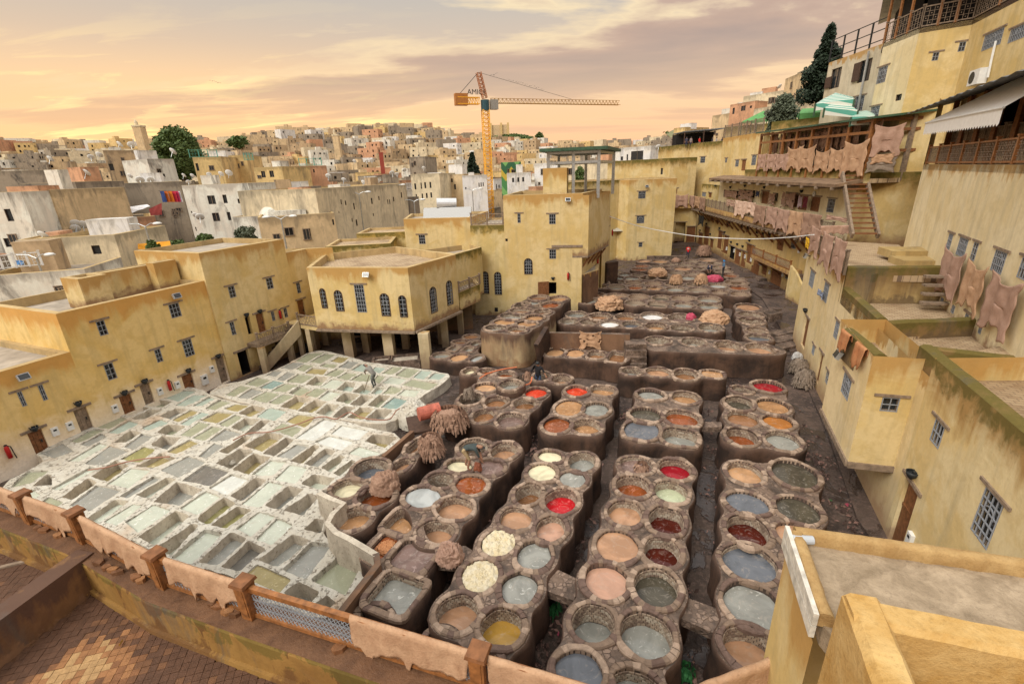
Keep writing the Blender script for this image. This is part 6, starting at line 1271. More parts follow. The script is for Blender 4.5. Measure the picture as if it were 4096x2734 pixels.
m_ = MB(); p, q = onw(W0, W1, 'I', 1325, 345)[0], onw(W0, W1, 'I', 1262, 735)[0]; e_ = (W1 - W0).normalized(); nn = Vector((e_.y, -e_.x, 0)); m_.tube(p + nn * .2, vec(p, 5) + nn * .2, .09); m_.build('downpipe', M_steel, wh)
# green canopies and striped awnings
def tent(label, pts, apex, mat, d, val=.25, name='canopy', ph=3):
	o = thing(name, PD('I', *pts[0], d), label, 'canopy'); q = [PD('I', x, y, d + k) for (x, y), k in zip(pts, (0, 0, 5, 5))]; ap = PD('I', *apex, d + 2.5); m_ = MB()
	for i in range(4):
		m_.quad(q[i], q[(i + 1) % 4], ap)
		m_.quad(q[i], q[(i + 1) % 4], q[(i + 1) % 4] - Vector((0, 0, val)), q[i] - Vector((0, 0, val)))
	m_.build('cloth', mat, o)
	for i in range(4): m_ = MB(); m_.bar(q[i] - Vector((0, 0, ph)), q[i], .1); m_.build('post', M_green, o)
M_gcan = plain('bright_green_canvas', (.10, .28, .09), .8, .2, 3)
def f_str(q):
	uv = objc(q); wv = q.new('ShaderNodeTexWave'); wv.bands_direction = 'DIAGONAL'; q.put(wv.inputs[0], uv); wv.inputs['Scale'].default_value = .9
	q.put(q.b.inputs['Base Color'], q.mix(q.step(wv.outputs[1], .48, .52), (.10, .34, .27), (.62, .64, .58))); q.b.inputs['Roughness'].default_value = .8
M_strp = newmat('green_white_striped_canvas', f_str)
tent('bright green pyramid canopy on the far roof terrace', [(520, 815), (865, 772), (820, 765), (560, 800)], (700, 715), M_gcan, 74); tent('smaller green canopy behind the bright green one', [(455, 818), (640, 790), (625, 785), (475, 806)], (605, 742), M_gcan, 82)
tent('upper green and white striped awning below the cypress', [(950, 698), (1210, 665), (1200, 650), (1000, 665)], (1085, 622), M_strp, 49, .5, ph=.9); tent('domed striped canopy on the terrace below the pale house', [(1010, 725), (1235, 742), (1200, 720), (1040, 700)], (1120, 660), M_strp, 48, .5, ph=.7)
tent('low striped awning at the right of the terrace canopies', [(1190, 785), (1350, 778), (1340, 750), (1200, 752)], (1290, 742), M_strp, 47, .6, ph=.7); tent('long green netting canopy over the far terrace', [(840, 760), (1200, 745), (1150, 728), (860, 730)], (980, 722), M_gcan, 68, .9)
for (x0, y0, x1, y1, yb, dd, lab, mt_) in ((1020, 770, 1190, 740, 850, 62, 'small yellow roof cabin with a brown door below the striped canopies', M_pale), (660, 800, 1020, 800, 900, 66, 'low yellow terrace wall below the green canopies', M_palem), (340, 850, 660, 830, 920, 84, 'mossy yellow terrace wall left of the green canopies', M_palem)):
	a_, b_ = PD('I', x0, y0, dd).xy, PD('I', x1, y1, dd - 2).xy; dv = (b_ - a_).normalized(); pv = Vector((-dv.y, dv.x)); house('terrace_building', lab, [a_, b_, b_ + pv * 5, a_ + pv * 5], 4, zat('I', (x0 + x1) / 2, (y0 + y1) / 2, (a_ + b_) / 2), None, mt_, cat='terrace building')
# roof cafe far left of the shed
cf = thing('roof_cafe', PD('I', 190, 960, 92), 'open roof cafe with slatted shade at the far end of the yard', 'cafe'); a_, b_ = PD('I', 65, 985, 92), PD('I', 330, 945, 90); zc = zat('I', 200, 875, (a_ + b_) / 2)
m_ = MB(); q = [a_.xy, b_.xy, b_.xy + Vector((0, 6)), a_.xy + Vector((0, 6))]; m_.prism(q, zc, zc + .15); m_.build('roof', M_slate, cf)
for p in q + [q[0].lerp(q[1], .5)]: m_ = MB(); m_.bar(vec(p, zc - 3.5), vec(p, zc), .14); m_.build('post', M_wooddk, cf)
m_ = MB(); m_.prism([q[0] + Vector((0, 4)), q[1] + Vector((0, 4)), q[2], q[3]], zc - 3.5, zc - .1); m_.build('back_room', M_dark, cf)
lattice('railing', q[0], q[0].lerp(q[1], .3), zc - 3.6, 1.2, 'short railing at the left end of the roof cafe', n=2)

# ---------------------------------------------------------------- the town behind
WINM = {}
def winmesh(w_, h_, k):
	key = (round(w_, 1), round(h_, 1), k)
	if key not in WINM:
		m_ = MB(); m_.box((0, 0, 0), (w_, .10, h_)); o = m_.build('window', M_glass if k else M_dark, None, at=(0, 0, 0)); t = .07; me = o.data; bpy.data.objects.remove(o)
		f = MB()
		for c, d in (((0, 0, h_ / 2), (w_ + .14, .16, t)), ((0, 0, -h_ / 2), (w_ + .2, .2, t)), ((w_ / 2, 0, 0), (t, .16, h_)), ((-w_ / 2, 0, 0), (t, .16, h_)), ((0, -.01, 0), (.05, .14, h_))): f.box(c, d)
		fo = f.build('window_frame', M_woodg, None, at=(0, 0, 0)); fm = fo.data; bpy.data.objects.remove(fo); WINM[key] = (me, fm)
	return WINM[key]
def put_window(root, p, ang, w_, h_, frame):
	me, fm = winmesh(w_, h_, random.random() < .5); o = bpy.data.objects.new('window', me); COL.objects.link(o); o.parent = root; o.location = p - OFF[root]; o.rotation_euler.z = ang
	if frame: f = bpy.data.objects.new('frame', fm); COL.objects.link(f); f.parent = o
def placed(label, t, x0, y0, x1, y1, yb, d0, d1, ci, ops=(), dep=8, cat='house', mat=None):
	a, b = PD(t, x0, y0, d0), PD(t, x1, y1, d1); z1 = (zat(t, x0, y0, a) + zat(t, x1, y1, b)) / 2; zb = min(zat(t, (x0 + x1) / 2, yb, (a + b) / 2), z1 - 3) - 3; a, b = a.xy, b.xy; dv = (b - a).normalized(); pv = Vector((-dv.y, dv.x))
	return house('town_house', label, [a, b, b + pv * dep, a + pv * dep], zb, z1, {0: [('p', t) + o for o in ops]}, mat or M_town[ci], cat=cat, par=.4, pt=.25)
PL = []
def pl(*a, **k):
	o = placed(*a, **k); c = OFF[o]; PL.append((c.x, c.y, a[0])); t, x0, y0, x1, y1, yb, d0, d1 = a[1:9]
	p, q = PD(t, x0, y0, d0), PD(t, x1, y1, d1); L_ = (q - p).xy.length; e = (q - p).xy.normalized(); z1 = (p.z + q.z) / 2; rnd = random.Random(a[0]); ang = math.atan2(e.y, e.x); nn = Vector((-e.y, e.x))
	if len(a) < 11 or len(a[10]) < 3:
		for i in range(min(14, int(L_ * .7))): w_ = p.xy + e * rnd.uniform(.8, max(.9, L_ - .8)); put_window(o, vec(w_, z1 - rnd.choice((1.6, 2., 3.8, 4.2, 6.2))), ang, rnd.choice((.4, .6, .8)), rnd.choice((.5, .8, 1.1)), True)
	for i in range(max(1, int(L_ / 4.5))):
		if d0 < 250: w_ = p.xy + e * rnd.uniform(1.5, max(1.6, L_ - 1.5)) + nn * rnd.uniform(1.6, 4.5); h_ = rnd.uniform(.5, 2.3); m_ = MB(); m_.box(vec(w_, z1 - .4 + h_ / 2), (rnd.uniform(.8, 3.2), rnd.uniform(.8, 2.2), h_), ang + rnd.uniform(-.1, .1)); m_.build('roof_room', M_town[rnd.choice((0, 2, 3, 5, 6, 6, 7))], o, top=z1 + h_, base=z1 - 2)
	return o
pl('big stained whitewashed house with five barred windows, laundry wall beside it', 'J', 1225, 600, 1660, 530, 920, 76, 72, 2, [(1388, 642, 1452, 698), (1490, 636, 1530, 692), (1592, 663, 1624, 693), (1420, 758, 1480, 812), (1520, 752, 1555, 806), (1280, 745, 1292, 760), (1308, 852, 1322, 878)])
pl('dark grey windowless house behind the laundry', 'J', 800, 560, 1200, 545, 860, 86, 84, 5)
pl('grey-white house at the left edge with two tall windows', 'J', -120, 625, 140, 615, 1030, 60, 58, 2, [(22, 732, 98, 812), (18, 928, 85, 985)])
pl('yellowish narrow house with one big window near the left edge', 'J', 142, 612, 335, 600, 900, 62, 60, 0, [(238, 718, 318, 792)])
pl('pale long house with two shuttered windows above the roof trees', 'J', 240, 945, 760, 890, 1110, 53, 50, 1, [(372, 1008, 455, 1062), (608, 977, 685, 1032)])
pl('low white house with pink awning at the left', 'J', 100, 940, 240, 935, 1120, 54, 53.5, 6, [(155, 1035, 205, 1065)])
pl('long low white wall house with black streaks along its top', 'J', -150, 1200, 560, 1120, 1360, 48, 45, 2)
pl('low brick-rose house with two grilled windows', 'J', 665, 795, 1040, 785, 960, 66, 66, 7, [(765, 810, 800, 838), (848, 918, 895, 962), (940, 906, 985, 950)])
pl('long sooty grey wall house with brick patches', 'J', -100, 490, 500, 455, 620, 96, 92, 5); pl('tall grey house with a dark hollow beside it', 'J', 500, 545, 830, 545, 860, 78, 82, 5, [(818, 690, 836, 728)])
pl('brown tower-like house with a bricked-up orange window', 'J', 690, 345, 985, 330, 520, 112, 112, 3, [(727, 428, 770, 473), (955, 460, 972, 480)])
pl('blotched grey-white house right of the brown tower house', 'J', 985, 390, 1165, 400, 540, 104, 106, 2, [(1092, 495, 1112, 520)]); pl('ochre house with turquoise roof balustrade', 'J', 1290, 385, 1480, 375, 520, 112, 110, 4, [(1310, 425, 1340, 475)])
pl('bright yellow house with air conditioners on its roof', 'J', 1470, 372, 1650, 372, 520, 118, 116, 4, [(1495, 400, 1520, 420)])
pl('ochre house with green glass roof room and paired windows', 'J', 1700, 455, 1890, 445, 600, 104, 100, 4, [(1750, 478, 1785, 520), (1805, 475, 1842, 517)]); pl('pinkish house with small square windows', 'J', 1890, 445, 2190, 440, 600, 106, 108, 7, [(1910, 493, 1935, 523), (1970, 490, 1992, 522), (2052, 468, 2068, 490), (2100, 465, 2114, 487)])
pl('white low house with small blue door below the pinkish one', 'J', 1950, 590, 2190, 600, 720, 82, 84, 6, [(2070, 655, 2100, 700)]); pl('narrow yellow house beside the white stained one', 'J', 1830, 610, 1970, 600, 760, 78, 78, 4, [(1897, 678, 1922, 698)])
dm = pl('flat-roofed white house with black streaks carrying a small dome', 'J', 1560, 790, 1990, 765, 940, 62, 58, 2)
o = thing('dome', PD('J', 1860, 795, 61), 'weathered whitewashed dome on the flat white roof', 'dome'); m_ = MB(); c = PD('J', 1860, 800, 61); m_.lathe(c, [(1.85 * math.cos(a), 1.9 * math.sin(a)) for a in [i * math.pi / 16 for i in range(9)]], 24); m_.build('shell', M_town[2], o, smooth=True)
pl('long ochre house row wall with many slim windows and dark cable', 'K', -60, 640, 540, 525, 930, 56, 74, 1, [(103, 668, 116, 700), (132, 676, 146, 705), (188, 692, 203, 735), (232, 686, 247, 726), (307, 658, 322, 697), (205, 803, 221, 843), (45, 803, 62, 838), (357, 645, 368, 672), (417, 668, 427, 698), (430, 668, 440, 698), (455, 650, 467, 680), (508, 620, 520, 655), (178, 793, 188, 818), (320, 760, 330, 778), (90, 745, 98, 760)], dep=10)
pl('ochre-brown house with graffiti behind the tallest left house', 'J', 1730, 800, 2240, 745, 1060, 55, 55, 0, [(2052, 862, 2092, 932), (2228, 800, 2245, 838)])
pl('cream house with two rows of dark windows', 'K', 575, 510, 765, 480, 720, 86, 84, 1, [(598, 560, 614, 600), (640, 555, 652, 596), (665, 552, 680, 592), (700, 550, 715, 590), (608, 632, 620, 668), (648, 628, 660, 664), (676, 624, 690, 658), (706, 620, 720, 655)])
pl('brownish house with planted window ledges', 'K', 765, 500, 930, 500, 690, 90, 88, 0, [(755 + 30, 555, 800, 590), (822, 530, 835, 555), (845, 528, 858, 552), (865, 565, 880, 600)]); pl('clean pale new house left of the crane mast', 'K', 920, 508, 1085, 500, 700, 84, 84, 6, [(1030, 555, 1038, 582), (1044, 553, 1052, 580), (1058, 552, 1066, 578), (940, 585, 950, 600)])
pl('cream cube house with three windows right of the crane mast', 'K', 1220, 490, 1382, 485, 600, 94, 94, 6, [(1255, 523, 1270, 552), (1290, 520, 1305, 550), (1323, 518, 1337, 548)])
def f_mos(q):
	p = pos(q); s = q.new('ShaderNodeSeparateXYZ'); q.put(s.inputs[0], p); tri = q.math('PINGPONG', s.outputs[0], 1.3); v = q.math('SUBTRACT', s.outputs[2], q.math('MULTIPLY', tri, 1.3))
	c = q.ramp(q.math('FRACT', q.math('DIVIDE', v, 7.)), [(0, (.08, .26, .09)), (.3, (.08, .26, .09)), (.32, (.55, .42, .06)), (.5, (.55, .42, .06)), (.52, (.04, .14, .07)), (.75, (.04, .14, .07)), (.77, (.2, .45, .15))])
	q.put(q.b.inputs['Base Color'], c)
pl('wall painted in green and yellow zigzags behind the cream cube house', 'K', 1180, 418, 1315, 414, 560, 112, 112, 6, mat=newmat('green_zigzag_mural', f_mos)); pl('blue-grey round-cornered house with white roof edge', 'K', 562, 385, 672, 378, 450, 142, 140, 5)
pl('pale house with an arched blue loggia at the right', 'K', 1880, 345, 2190, 290, 540, 112, 104, 6, [(2055, 345, 2133, 405), (1985, 380, 2000, 405), (2025, 365, 2033, 405)]); pl('plain grey-white wall left of the steel canopy', 'K', 1405, 425, 1560, 420, 600, 100, 98, 6); pl('flat pale wall seen through the steel canopy', 'K', 1560, 420, 1900, 410, 560, 96, 92, 1)
pl('red-brown chimney-like tower among the far roofs', 'K', 360, 352, 388, 350, 430, 170, 170, 7, dep=4, cat='tower', mat=plain('brick_red_render', (.30, .06, .04), .8, .1, 1))
pl('long ochre building with a red end on the far ridge', 'K', 278, 178, 458, 184, 235, 560, 560, 4, [(290 + i * 22, 195, 298 + i * 22, 203) for i in range(6)], dep=25, cat='building')
for q in ((470, 625, 850, 612, 700, 128, 122, 1, 'pale terraced house on the right hill with damp streaks', [(560, 680, 590, 705), (598, 682, 606, 712)]), (380, 690, 545, 690, 850, 126, 122, 7, 'rose house on the right hill with green tile edge', [(452, 712, 478, 742), (510, 710, 522, 726), (395, 725, 405, 765)]), (750, 520, 850, 498, 630, 118, 112, 0, 'orange-tinted block on the hill beside the cypress', []),
          (258, 775, 385, 760, 850, 132, 128, 0, 'low rose-ochre house stepping down the right hill', []), (335, 738, 385, 730, 800, 140, 138, 0, 'small ochre cube behind the stepping houses', []), (0, 858, 75, 855, 1000, 120, 118, 4, 'ochre house at the foot of the right hill', []), (540, 715, 760, 712, 800, 110, 105, 1, 'cream house wall behind the green canopies', [(560, 690, 575, 710)])):
	pl(q[8], 'I', *q[:8], q[9])
for (t, x0, y0, x1, yb, d, lab) in (('J', 897, 178, 962, 285, 330, 'stepped minaret on the left skyline with a small lantern'), ('K', 52, 240, 92, 315, 300, 'slim pale minaret among the far houses')):
	a, b = PD(t, x0, y0, d), PD(t, x1, y0, d); o = thing('minaret', a, lab, 'minaret'); w_ = (b - a).length; c = (a + b) / 2; zb = ground_z(c.x, c.y) - 2
	m_ = MB(); m_.box(Vector((c.x, c.y, (zb + a.z) / 2)), (w_, w_, a.z - zb)); m_.build('shaft', M_town[0], o, top=a.z, base=zb); m_ = MB(); m_.box(Vector((c.x, c.y, a.z + .2)), (w_ * 1.1, w_ * 1.1, .8)); m_.build('balcony', M_town[1], o); m_ = MB(); m_.lathe(Vector((c.x - w_ * .2, c.y, a.z)), [(w_ * .22, 0), (w_ * .22, 1.5), (w_ * .2, 2.2), (w_ * .1, 3.), (0, 3.6)], 10); m_.build('lantern', M_town[1], o)
# generated houses, near ones first, later ones joined
words = ['sandy', 'cream', 'whitewashed', 'earth-brown', 'ochre', 'dark grey', 'white', 'rose']
spots = []; r = 62.
while r < 640:
	wd = 8.5 + r * .008; az = -52.
	while az < 40:
		a = az + random.uniform(-.2, .2) * math.degrees(wd / r); rr = r + random.uniform(-.25, .25) * r * .06
		hide_ = (a > -22 and rr < 74 and a < 9) or (a > 9 and rr < 105) or (a > 20 and rr < 190) or a > 33
		if a < -14 and rr < 66: hide_ = True
		if not hide_: spots.append((rr, a))
		az += math.degrees(wd * random.uniform(.8, 1.15) / r)
	r *= 1.062
spots.sort(); cnt = 0; far_b = [MB() for _ in range(8)]; fr_roof = MB(); fr_win = MB()
def hbody(mb, c, w_, d_, z0, z1, ang, rf):
	M = Matrix.Rotation(ang, 3, 'Z'); C = Vector((c[0], c[1], 0)); q = [C + M @ Vector((sx * w_ / 2, sy * d_ / 2, 0)) for sx, sy in ((-1, -1), (1, -1), (1, 1), (-1, 1))]; qi = [C + M @ Vector((sx * (w_ / 2 - .25), sy * (d_ / 2 - .25), 0)) for sx, sy in ((-1, -1), (1, -1), (1, 1), (-1, 1))]
	for i in range(4): j = (i + 1) % 4; mb.quad(vec(q[i], z0), vec(q[j], z0), vec(q[j], z1), vec(q[i], z1)); mb.quad(vec(q[i], z1), vec(q[j], z1), vec(qi[j], z1), vec(qi[i], z1)); mb.quad(vec(qi[i], z1), vec(qi[j], z1), vec(qi[j], z1 - .5), vec(qi[i], z1 - .5))
	rf.quad(*[vec(p, z1 - .45) for p in qi]); return M, C
for rr, a in spots:
	x, y = rr * math.sin(R(a)), rr * math.cos(R(a)); w_ = random.uniform(6, 12) + rr * .006; d_ = random.uniform(6, 10); gz_ = ground_z(x, y); ci = random.choice((0, 0, 0, 1, 1, 2, 3, 3, 4, 5, 5, 6, 7) if rr > 200 else (0, 1, 1, 2, 2, 2, 3, 4, 5, 5, 6, 6, 7))
	z1 = gz_ + random.choice((6.5, 8, 9.5, 11)) * random.uniform(.85, 1.1) * (.85 if rr < 110 else 1) + (1.5 if rr < 250 else 0); ang = R(-a + random.choice((-24, -24, -8, 12, 30)) + random.uniform(-6, 6))
	if any(math.hypot(x - p[0], y - p[1]) < 11 for p in PL): continue
	ind = cnt < 255; cnt += 1
	if ind:
		root = thing('town_house', (x, y, gz_ - 2), 'x', 'house', 'houses of the old town behind the tannery'); mb, rf = MB(), MB(); M, C = hbody(mb, (x, y), w_, d_, gz_ - 3, z1, ang, rf)
		mb.build('wall', M_town[ci], root, top=z1, base=gz_); rf.build('roof', M_roof, root)
		rrm = random.random() < .4; side_ = 'at the far left' if a < -40 else 'left of the big tree' if a < -31 else 'right of the big tree' if a < -22 else 'between big tree and crane' if a < -9 else 'left of the crane' if a < -3 else 'right of the crane'
		root['label'] = '%s flat-roofed old-town house%s, %s rows, %s' % (words[ci], ' with roof room' if rrm else '', 'nearest' if rr < 85 else 'near' if rr < 105 else 'middle' if rr < 130 else 'farther' if rr < 160 else 'far', side_)
		if rrm: m_ = MB(); m_.box(C + M @ Vector((random.uniform(-1, 1) * w_ * .25, d_ * .2, z1 + .9)), (3., 2.6, 2.6), ang); m_.build('roof_room', M_town[ci], root, top=z1 + 2, base=z1 - 9)
	else: M, C = hbody(far_b[ci], (x, y), w_, d_, gz_ - 3, z1, ang, fr_roof)
	if not ind and random.random() < .35: far_b[ci].box(C + M @ Vector((random.uniform(-1, 1) * w_ * .25, d_ * .2, z1 + .6)), (3., 3, 2.4), ang)
	for lv in range(3):
		for k in range(-1, 2):
			for fc in (0, 1):
				if random.random() < .42: continue
				ww, wh_ = random.choice((.5, .7, .9)), random.choice((.7, 1.0, 1.2)); zz_ = z1 - 1.9 - lv * 2.8
				lp3 = Vector((k * w_ * .29 + random.uniform(-.4, .4), -d_ / 2, 0)) if fc == 0 else Vector((w_ / 2 * (1 if a < 0 else -1), k * d_ * .28, 0)); an = ang if fc == 0 else ang + math.pi / 2
				p = C + M @ lp3; p.z = zz_
				if ind: put_window(root, p, an, ww, wh_, rr < 110)
				elif rr < 480: fr_win.box(p, (ww * 1.15, .12, wh_ * 1.15), an)
zr = 0
for i, mb in enumerate(far_b): mb.mi = 0
allm = MB(); 
for i, mb in enumerate(far_b + [fr_roof, fr_win]):
	k = len(allm.v); allm.v += mb.v; allm.f += [tuple(q + k for q in f) for f in mb.f]; allm.m += [i] * len(mb.f)
allm.build('distant_houses', M_town + [M_roof, M_dark], None, kind='stuff', label='hundreds of small sand-coloured houses covering the far hillside', cat='houses')
# satellite dishes
m_ = MB(); m_.lathe((0, 0, 0), [(.02, 0), (.25, .03), (.42, .09), (.5, .14), (.48, .15), (.24, .05), (0, .02)], 16); ds = thing('satellite_dish', (0, 0, 0), 'pale satellite dish on an old-town roof', 'satellite dish', 'satellite dishes on the town roofs'); m_.build('dish', M_white, ds, smooth=True)
m_ = MB(); m_.tube((0, 0, .02), (0, .1, .42), .015); m_.box((0, .1, .44), (.07, .07, .1)); m_.build('receiver', M_black, ds); m_ = MB(); m_.tube((0, 0, 0), (0, -.35, -.65), .03); m_.build('mast', M_steel, ds)
first = True
for t, x, y, d, s in [('J', 1157, 348, 110, 2.2), ('J', 575, 492, 80, 1.6), ('J', 940, 540, 86, 1.8), ('J', 1010, 538, 86, 1.5), ('J', 872, 512, 88, 1.2), ('J', 510, 835, 60, 1.5), ('J', 558, 842, 60, 1.5), ('J', 505, 865, 60, 1.3), ('J', 285, 912, 55, 1.4), ('J', 1232, 508, 78, 1.), ('J', 1290, 510, 78, 1.), ('J', 1402, 500, 78, 1.), ('J', 1482, 498, 76, 1.2),
                       ('J', 1535, 492, 76, 1.5), ('J', 1265, 553, 76, 1.0), ('J', 835, 1020, 52, 1.2), ('J', 1818, 583, 80, 1.2), ('J', 800, 300, 120, 2.), ('J', 880, 303, 120, 2.), ('J', 665, 370, 115, 1.8), ('J', 610, 385, 115, 1.6), ('J', 335, 398, 110, 1.7), ('J', 1040, 508, 88, 1.2), ('J', 1090, 523, 88, 1.2),
                       ('J', 2205, 513, 90, 1.6), ('J', 2308, 538, 90, 1.4), ('K', 22, 513, 90, 1.6), ('K', 125, 538, 90, 1.4), ('K', 258, 555, 72, 1.2), ('K', 322, 540, 74, 1.2), ('K', 350, 545, 74, 1.2), ('K', 450, 492, 90, 1.5), ('K', 482, 500, 90, 1.2), ('K', 535, 472, 95, 1.4), ('K', 312, 408, 130, 1.8), ('K', 280, 412, 130, 1.6), ('K', 2237, 318, 105, 1.8), ('K', 2292, 335, 100, 1.8), ('I', 712, 582, 120, 1.6), ('K', 197, 412, 130, 1.6), ('K', 662, 458, 120, 1.5), ('K', 845, 482, 100, 1.3)]:
	o = ds if first else copy_tree(ds); first = False; o.location = PD(t, x, y, d); s *= .62; o.scale = (s, s, s); o.rotation_euler = (R(55), 0, R(random.uniform(150, 215))); o['label'] = 'pale satellite dish near the ' + ' '.join(min(PL, key=lambda p: math.hypot(o.location.x - p[0], o.location.y - p[1]))[2].split()[:10])
# more dishes on generated roofs
for rr, a in spots[::5][:40]:
	o = copy_tree(ds); o.location = (rr * math.sin(R(a)), rr * math.cos(R(a)) - 3, ground_z(rr * math.sin(R(a)), rr * math.cos(R(a))) + 10.5); s = random.uniform(.7, 1.1); o.scale = (s, s, s); o.rotation_euler = (R(55), 0, R(random.uniform(150, 215))); o['label'] = 'small satellite dish on an unnamed roof %s' % ('at the far left' if a < -38 else 'left of the crane' if a < -8 else 'right of the crane')
# far hill with ruined fort
mb = MB(); rows = []
for rr in (700, 850, 1000, 1200, 1400, 1500, 1600, 1800, 2200):
	row = []
	for k in range(61):
		a = -14 + k * .6; pk = math.exp(-((a - 1.5) / 6.5) ** 2) * .85 + math.exp(-((a + 7) / 5.) ** 2) * .55 + math.exp(-((a - 19) / 4.5) ** 2) * .85; e = math.exp(-((rr - 1500) / 330.) ** 2); x, y = rr * math.sin(R(a)), rr * math.cos(R(a)); row.append(Vector((x, y, 8 + 118 * pk * e * (1 + .06 * nz(x, y, .01)) + (6 * nz(x, y, .02)) * e)))
	rows.append(row)
mb.grid(rows); mb.build('hill', hidemat('scrubby_hill', (.13, .15, .07), (.24, .22, .12), .95, .02), None, smooth=True, kind='structure')
a, b = PD('K', 1115, 180, 1480), PD('K', 1228, 180, 1480); c = (a + b) / 2; w_ = (b - a).length; o = thing('ruined_fort', c, 'square sand-coloured fort on top of the far green hill', 'fort')
m_ = MB(); m_.box(Vector((c.x, c.y, c.z - 14)), (w_, 50, 34)); m_.build('wall', M_town[0], o)
for k in (-.5, .1, .5): m_ = MB(); m_.box(Vector((c.x + k * w_, c.y - 22, c.z - 10)), (w_ * .12, 14, 36)); m_.build('tower', M_town[4], o)

# ---------------------------------------------------------------- trees
def tree(name, label, base, h, cr_w, mat, cat, n=1400, leaf=.25, cone=False, trunk=.3, clumps=26, group=None):
	rnd = random.Random(label); o = thing(name, base, label, cat, group); b = Vector(base); m_ = MB(); pts = [b + Vector((math.sin(i) * .1 * trunk, 0, h * .5 * i / 5)) for i in range(6)]
	for i in range(5): m_.tube(pts[i], pts[i + 1], trunk * (1 - i * .13), 7, trunk * (1 - (i + 1) * .13))
	cc = []
	for k in range(clumps):
		t_ = (k + .5) / clumps
		if cone: z = h * (.10 + .9 * t_); r_ = cr_w * .56 * (1 - t_ ** 1.25) * rnd.uniform(.2, 1.25); a = rnd.uniform(0, 6.28); cc.append((b + Vector((r_ * math.cos(a), r_ * math.sin(a), z)), cr_w * .20 * (1.15 - t_ * .75)))
		else:
			a, u = rnd.uniform(0, 6.28), rnd.uniform(-1, 1); r_ = cr_w * .36 * math.sqrt(max(0, 1 - u * u)) * rnd.uniform(.5, 1.1); cc.append((b + Vector((r_ * math.cos(a), r_ * math.sin(a), h * .58 + u * h * .33)), cr_w * rnd.uniform(.10, .19)))
	for c, r_ in cc[::3]:
		if not cone: m_.tube(pts[3], c, trunk * .3, 5, trunk * .1)
	m_.build('trunk', M_bark, o); m_ = MB()
	for i in range(n):
		c, r_ = cc[i % len(cc)]; d = Vector((rnd.gauss(0, 1), rnd.gauss(0, 1), rnd.gauss(0, .8))); d = d.normalized() * r_ * rnd.uniform(.55, 1.12); p = c + d; s = leaf * rnd.uniform(.6, 1.4)
		x = Vector((rnd.gauss(0, 1), rnd.gauss(0, 1), rnd.gauss(0, 1))).normalized(); y = x.orthogonal().normalized() * s; x = x * s * .55; m_.quad(p - x, p - y * .5, p + x, p + y)
	m_.build('crown', mat, o, kind='stuff'); return o
def treeat(name, label, t, x0, y0, x1, y1, d, mat, cat='tree', **k):
	top = PD(t, (x0 + x1) / 2, y0, d); bot = PD(t, (x0 + x1) / 2, y1, d); w_ = (PD(t, x1, y1, d) - PD(t, x0, y1, d)).length; ex = k.pop('down', 0.); return tree(name, label, bot - Vector((0, 0, ex)), top.z - bot.z + ex, w_, mat, cat, **k)
treeat('broadleaf_tree', 'huge dense green tree rising from the roofs on the left', 'J', 1000, 205, 1415, 385, 200, M_leaf, n=26000, leaf=.55, trunk=1.5, clumps=70, down=9)
treeat('broadleaf_tree', 'round green tree behind the low left wall, beside the yellow roof block', 'J', 475, 1140, 615, 1310, 46, M_leaf, n=4500, leaf=.16, trunk=.14, clumps=40, down=1.5)
treeat('citrus_tree', 'small bright green tree in front of the orange tarpaulin', 'J', 972, 930, 1095, 1022, 50, M_leaf, n=2600, leaf=.14, trunk=.1, down=1.2); treeat('citrus_tree', 'wide green garden tree right of the orange tarpaulin', 'J', 1300, 893, 1460, 985, 54, M_leaf, n=2600, leaf=.15, trunk=.1, down=1.); treeat('olive_tree', 'silvery olive tree below the small dome', 'J', 1560, 845, 1745, 955, 56, M_olive, n=3200, leaf=.16, trunk=.12, down=1.)
treeat('citrus_tree', 'thin shrub between the garden trees', 'J', 1150, 930, 1260, 1000, 53, M_leaf, n=700, leaf=.14, trunk=.06, down=.5)
treeat('cypress_tree', 'dark pointed cypress left of the crane mast', 'K', 958, 358, 1028, 485, 130, M_cyp, n=3500, leaf=.5, cone=True, trunk=.4, clumps=40, down=2); treeat('broadleaf_tree', 'low dark bush tree beside the cypress near the crane', 'K', 885, 445, 965, 488, 128, M_leaf, n=1500, leaf=.4, trunk=.3, down=2)
treeat('cypress_tree', 'tall ragged dark cypress beside the pale shuttered house', 'I', 850, 190, 1085, 710, 64, M_cyp, n=30000, leaf=.19, cone=True, trunk=.4, clumps=110); treeat('olive_tree', 'grey-green bushy tree at the foot of the tall cypress', 'I', 620, 625, 850, 725, 72, M_olive, n=12000, leaf=.2, trunk=.3, clumps=60, down=5)
treeat('broadleaf_tree', 'green tree glimpsed through the steel canopy', 'K', 1670, 440, 1750, 530, 80, M_leaf, n=1200, leaf=.3, trunk=.2, down=2)
for i, (x0, y0, x1, y1) in enumerate(((150, 180, 220, 232), (230, 190, 305, 235), (345, 195, 430, 250), (1410, 222, 1465, 275))): treeat('broadleaf_tree', ['leftmost green tree clump on the far ridge', 'second green clump on the far ridge below the palm', 'green clump in front of the long ridge building', 'lone dark tree clump right of the fort hill'][i], 'K', x0, y0, x1, y1, 545 if i < 3 else 1300, M_leaf, n=900, leaf=2.2 if i < 3 else 4.5, trunk=1., down=6)
treeat('broadleaf_tree', 'row of green treetops on the left ridge', 'J', 1530, 252, 1670, 292, 400, M_leaf, n=1200, leaf=1.6, trunk=.8, down=4)
m_ = MB(); rnd = random.Random(5)
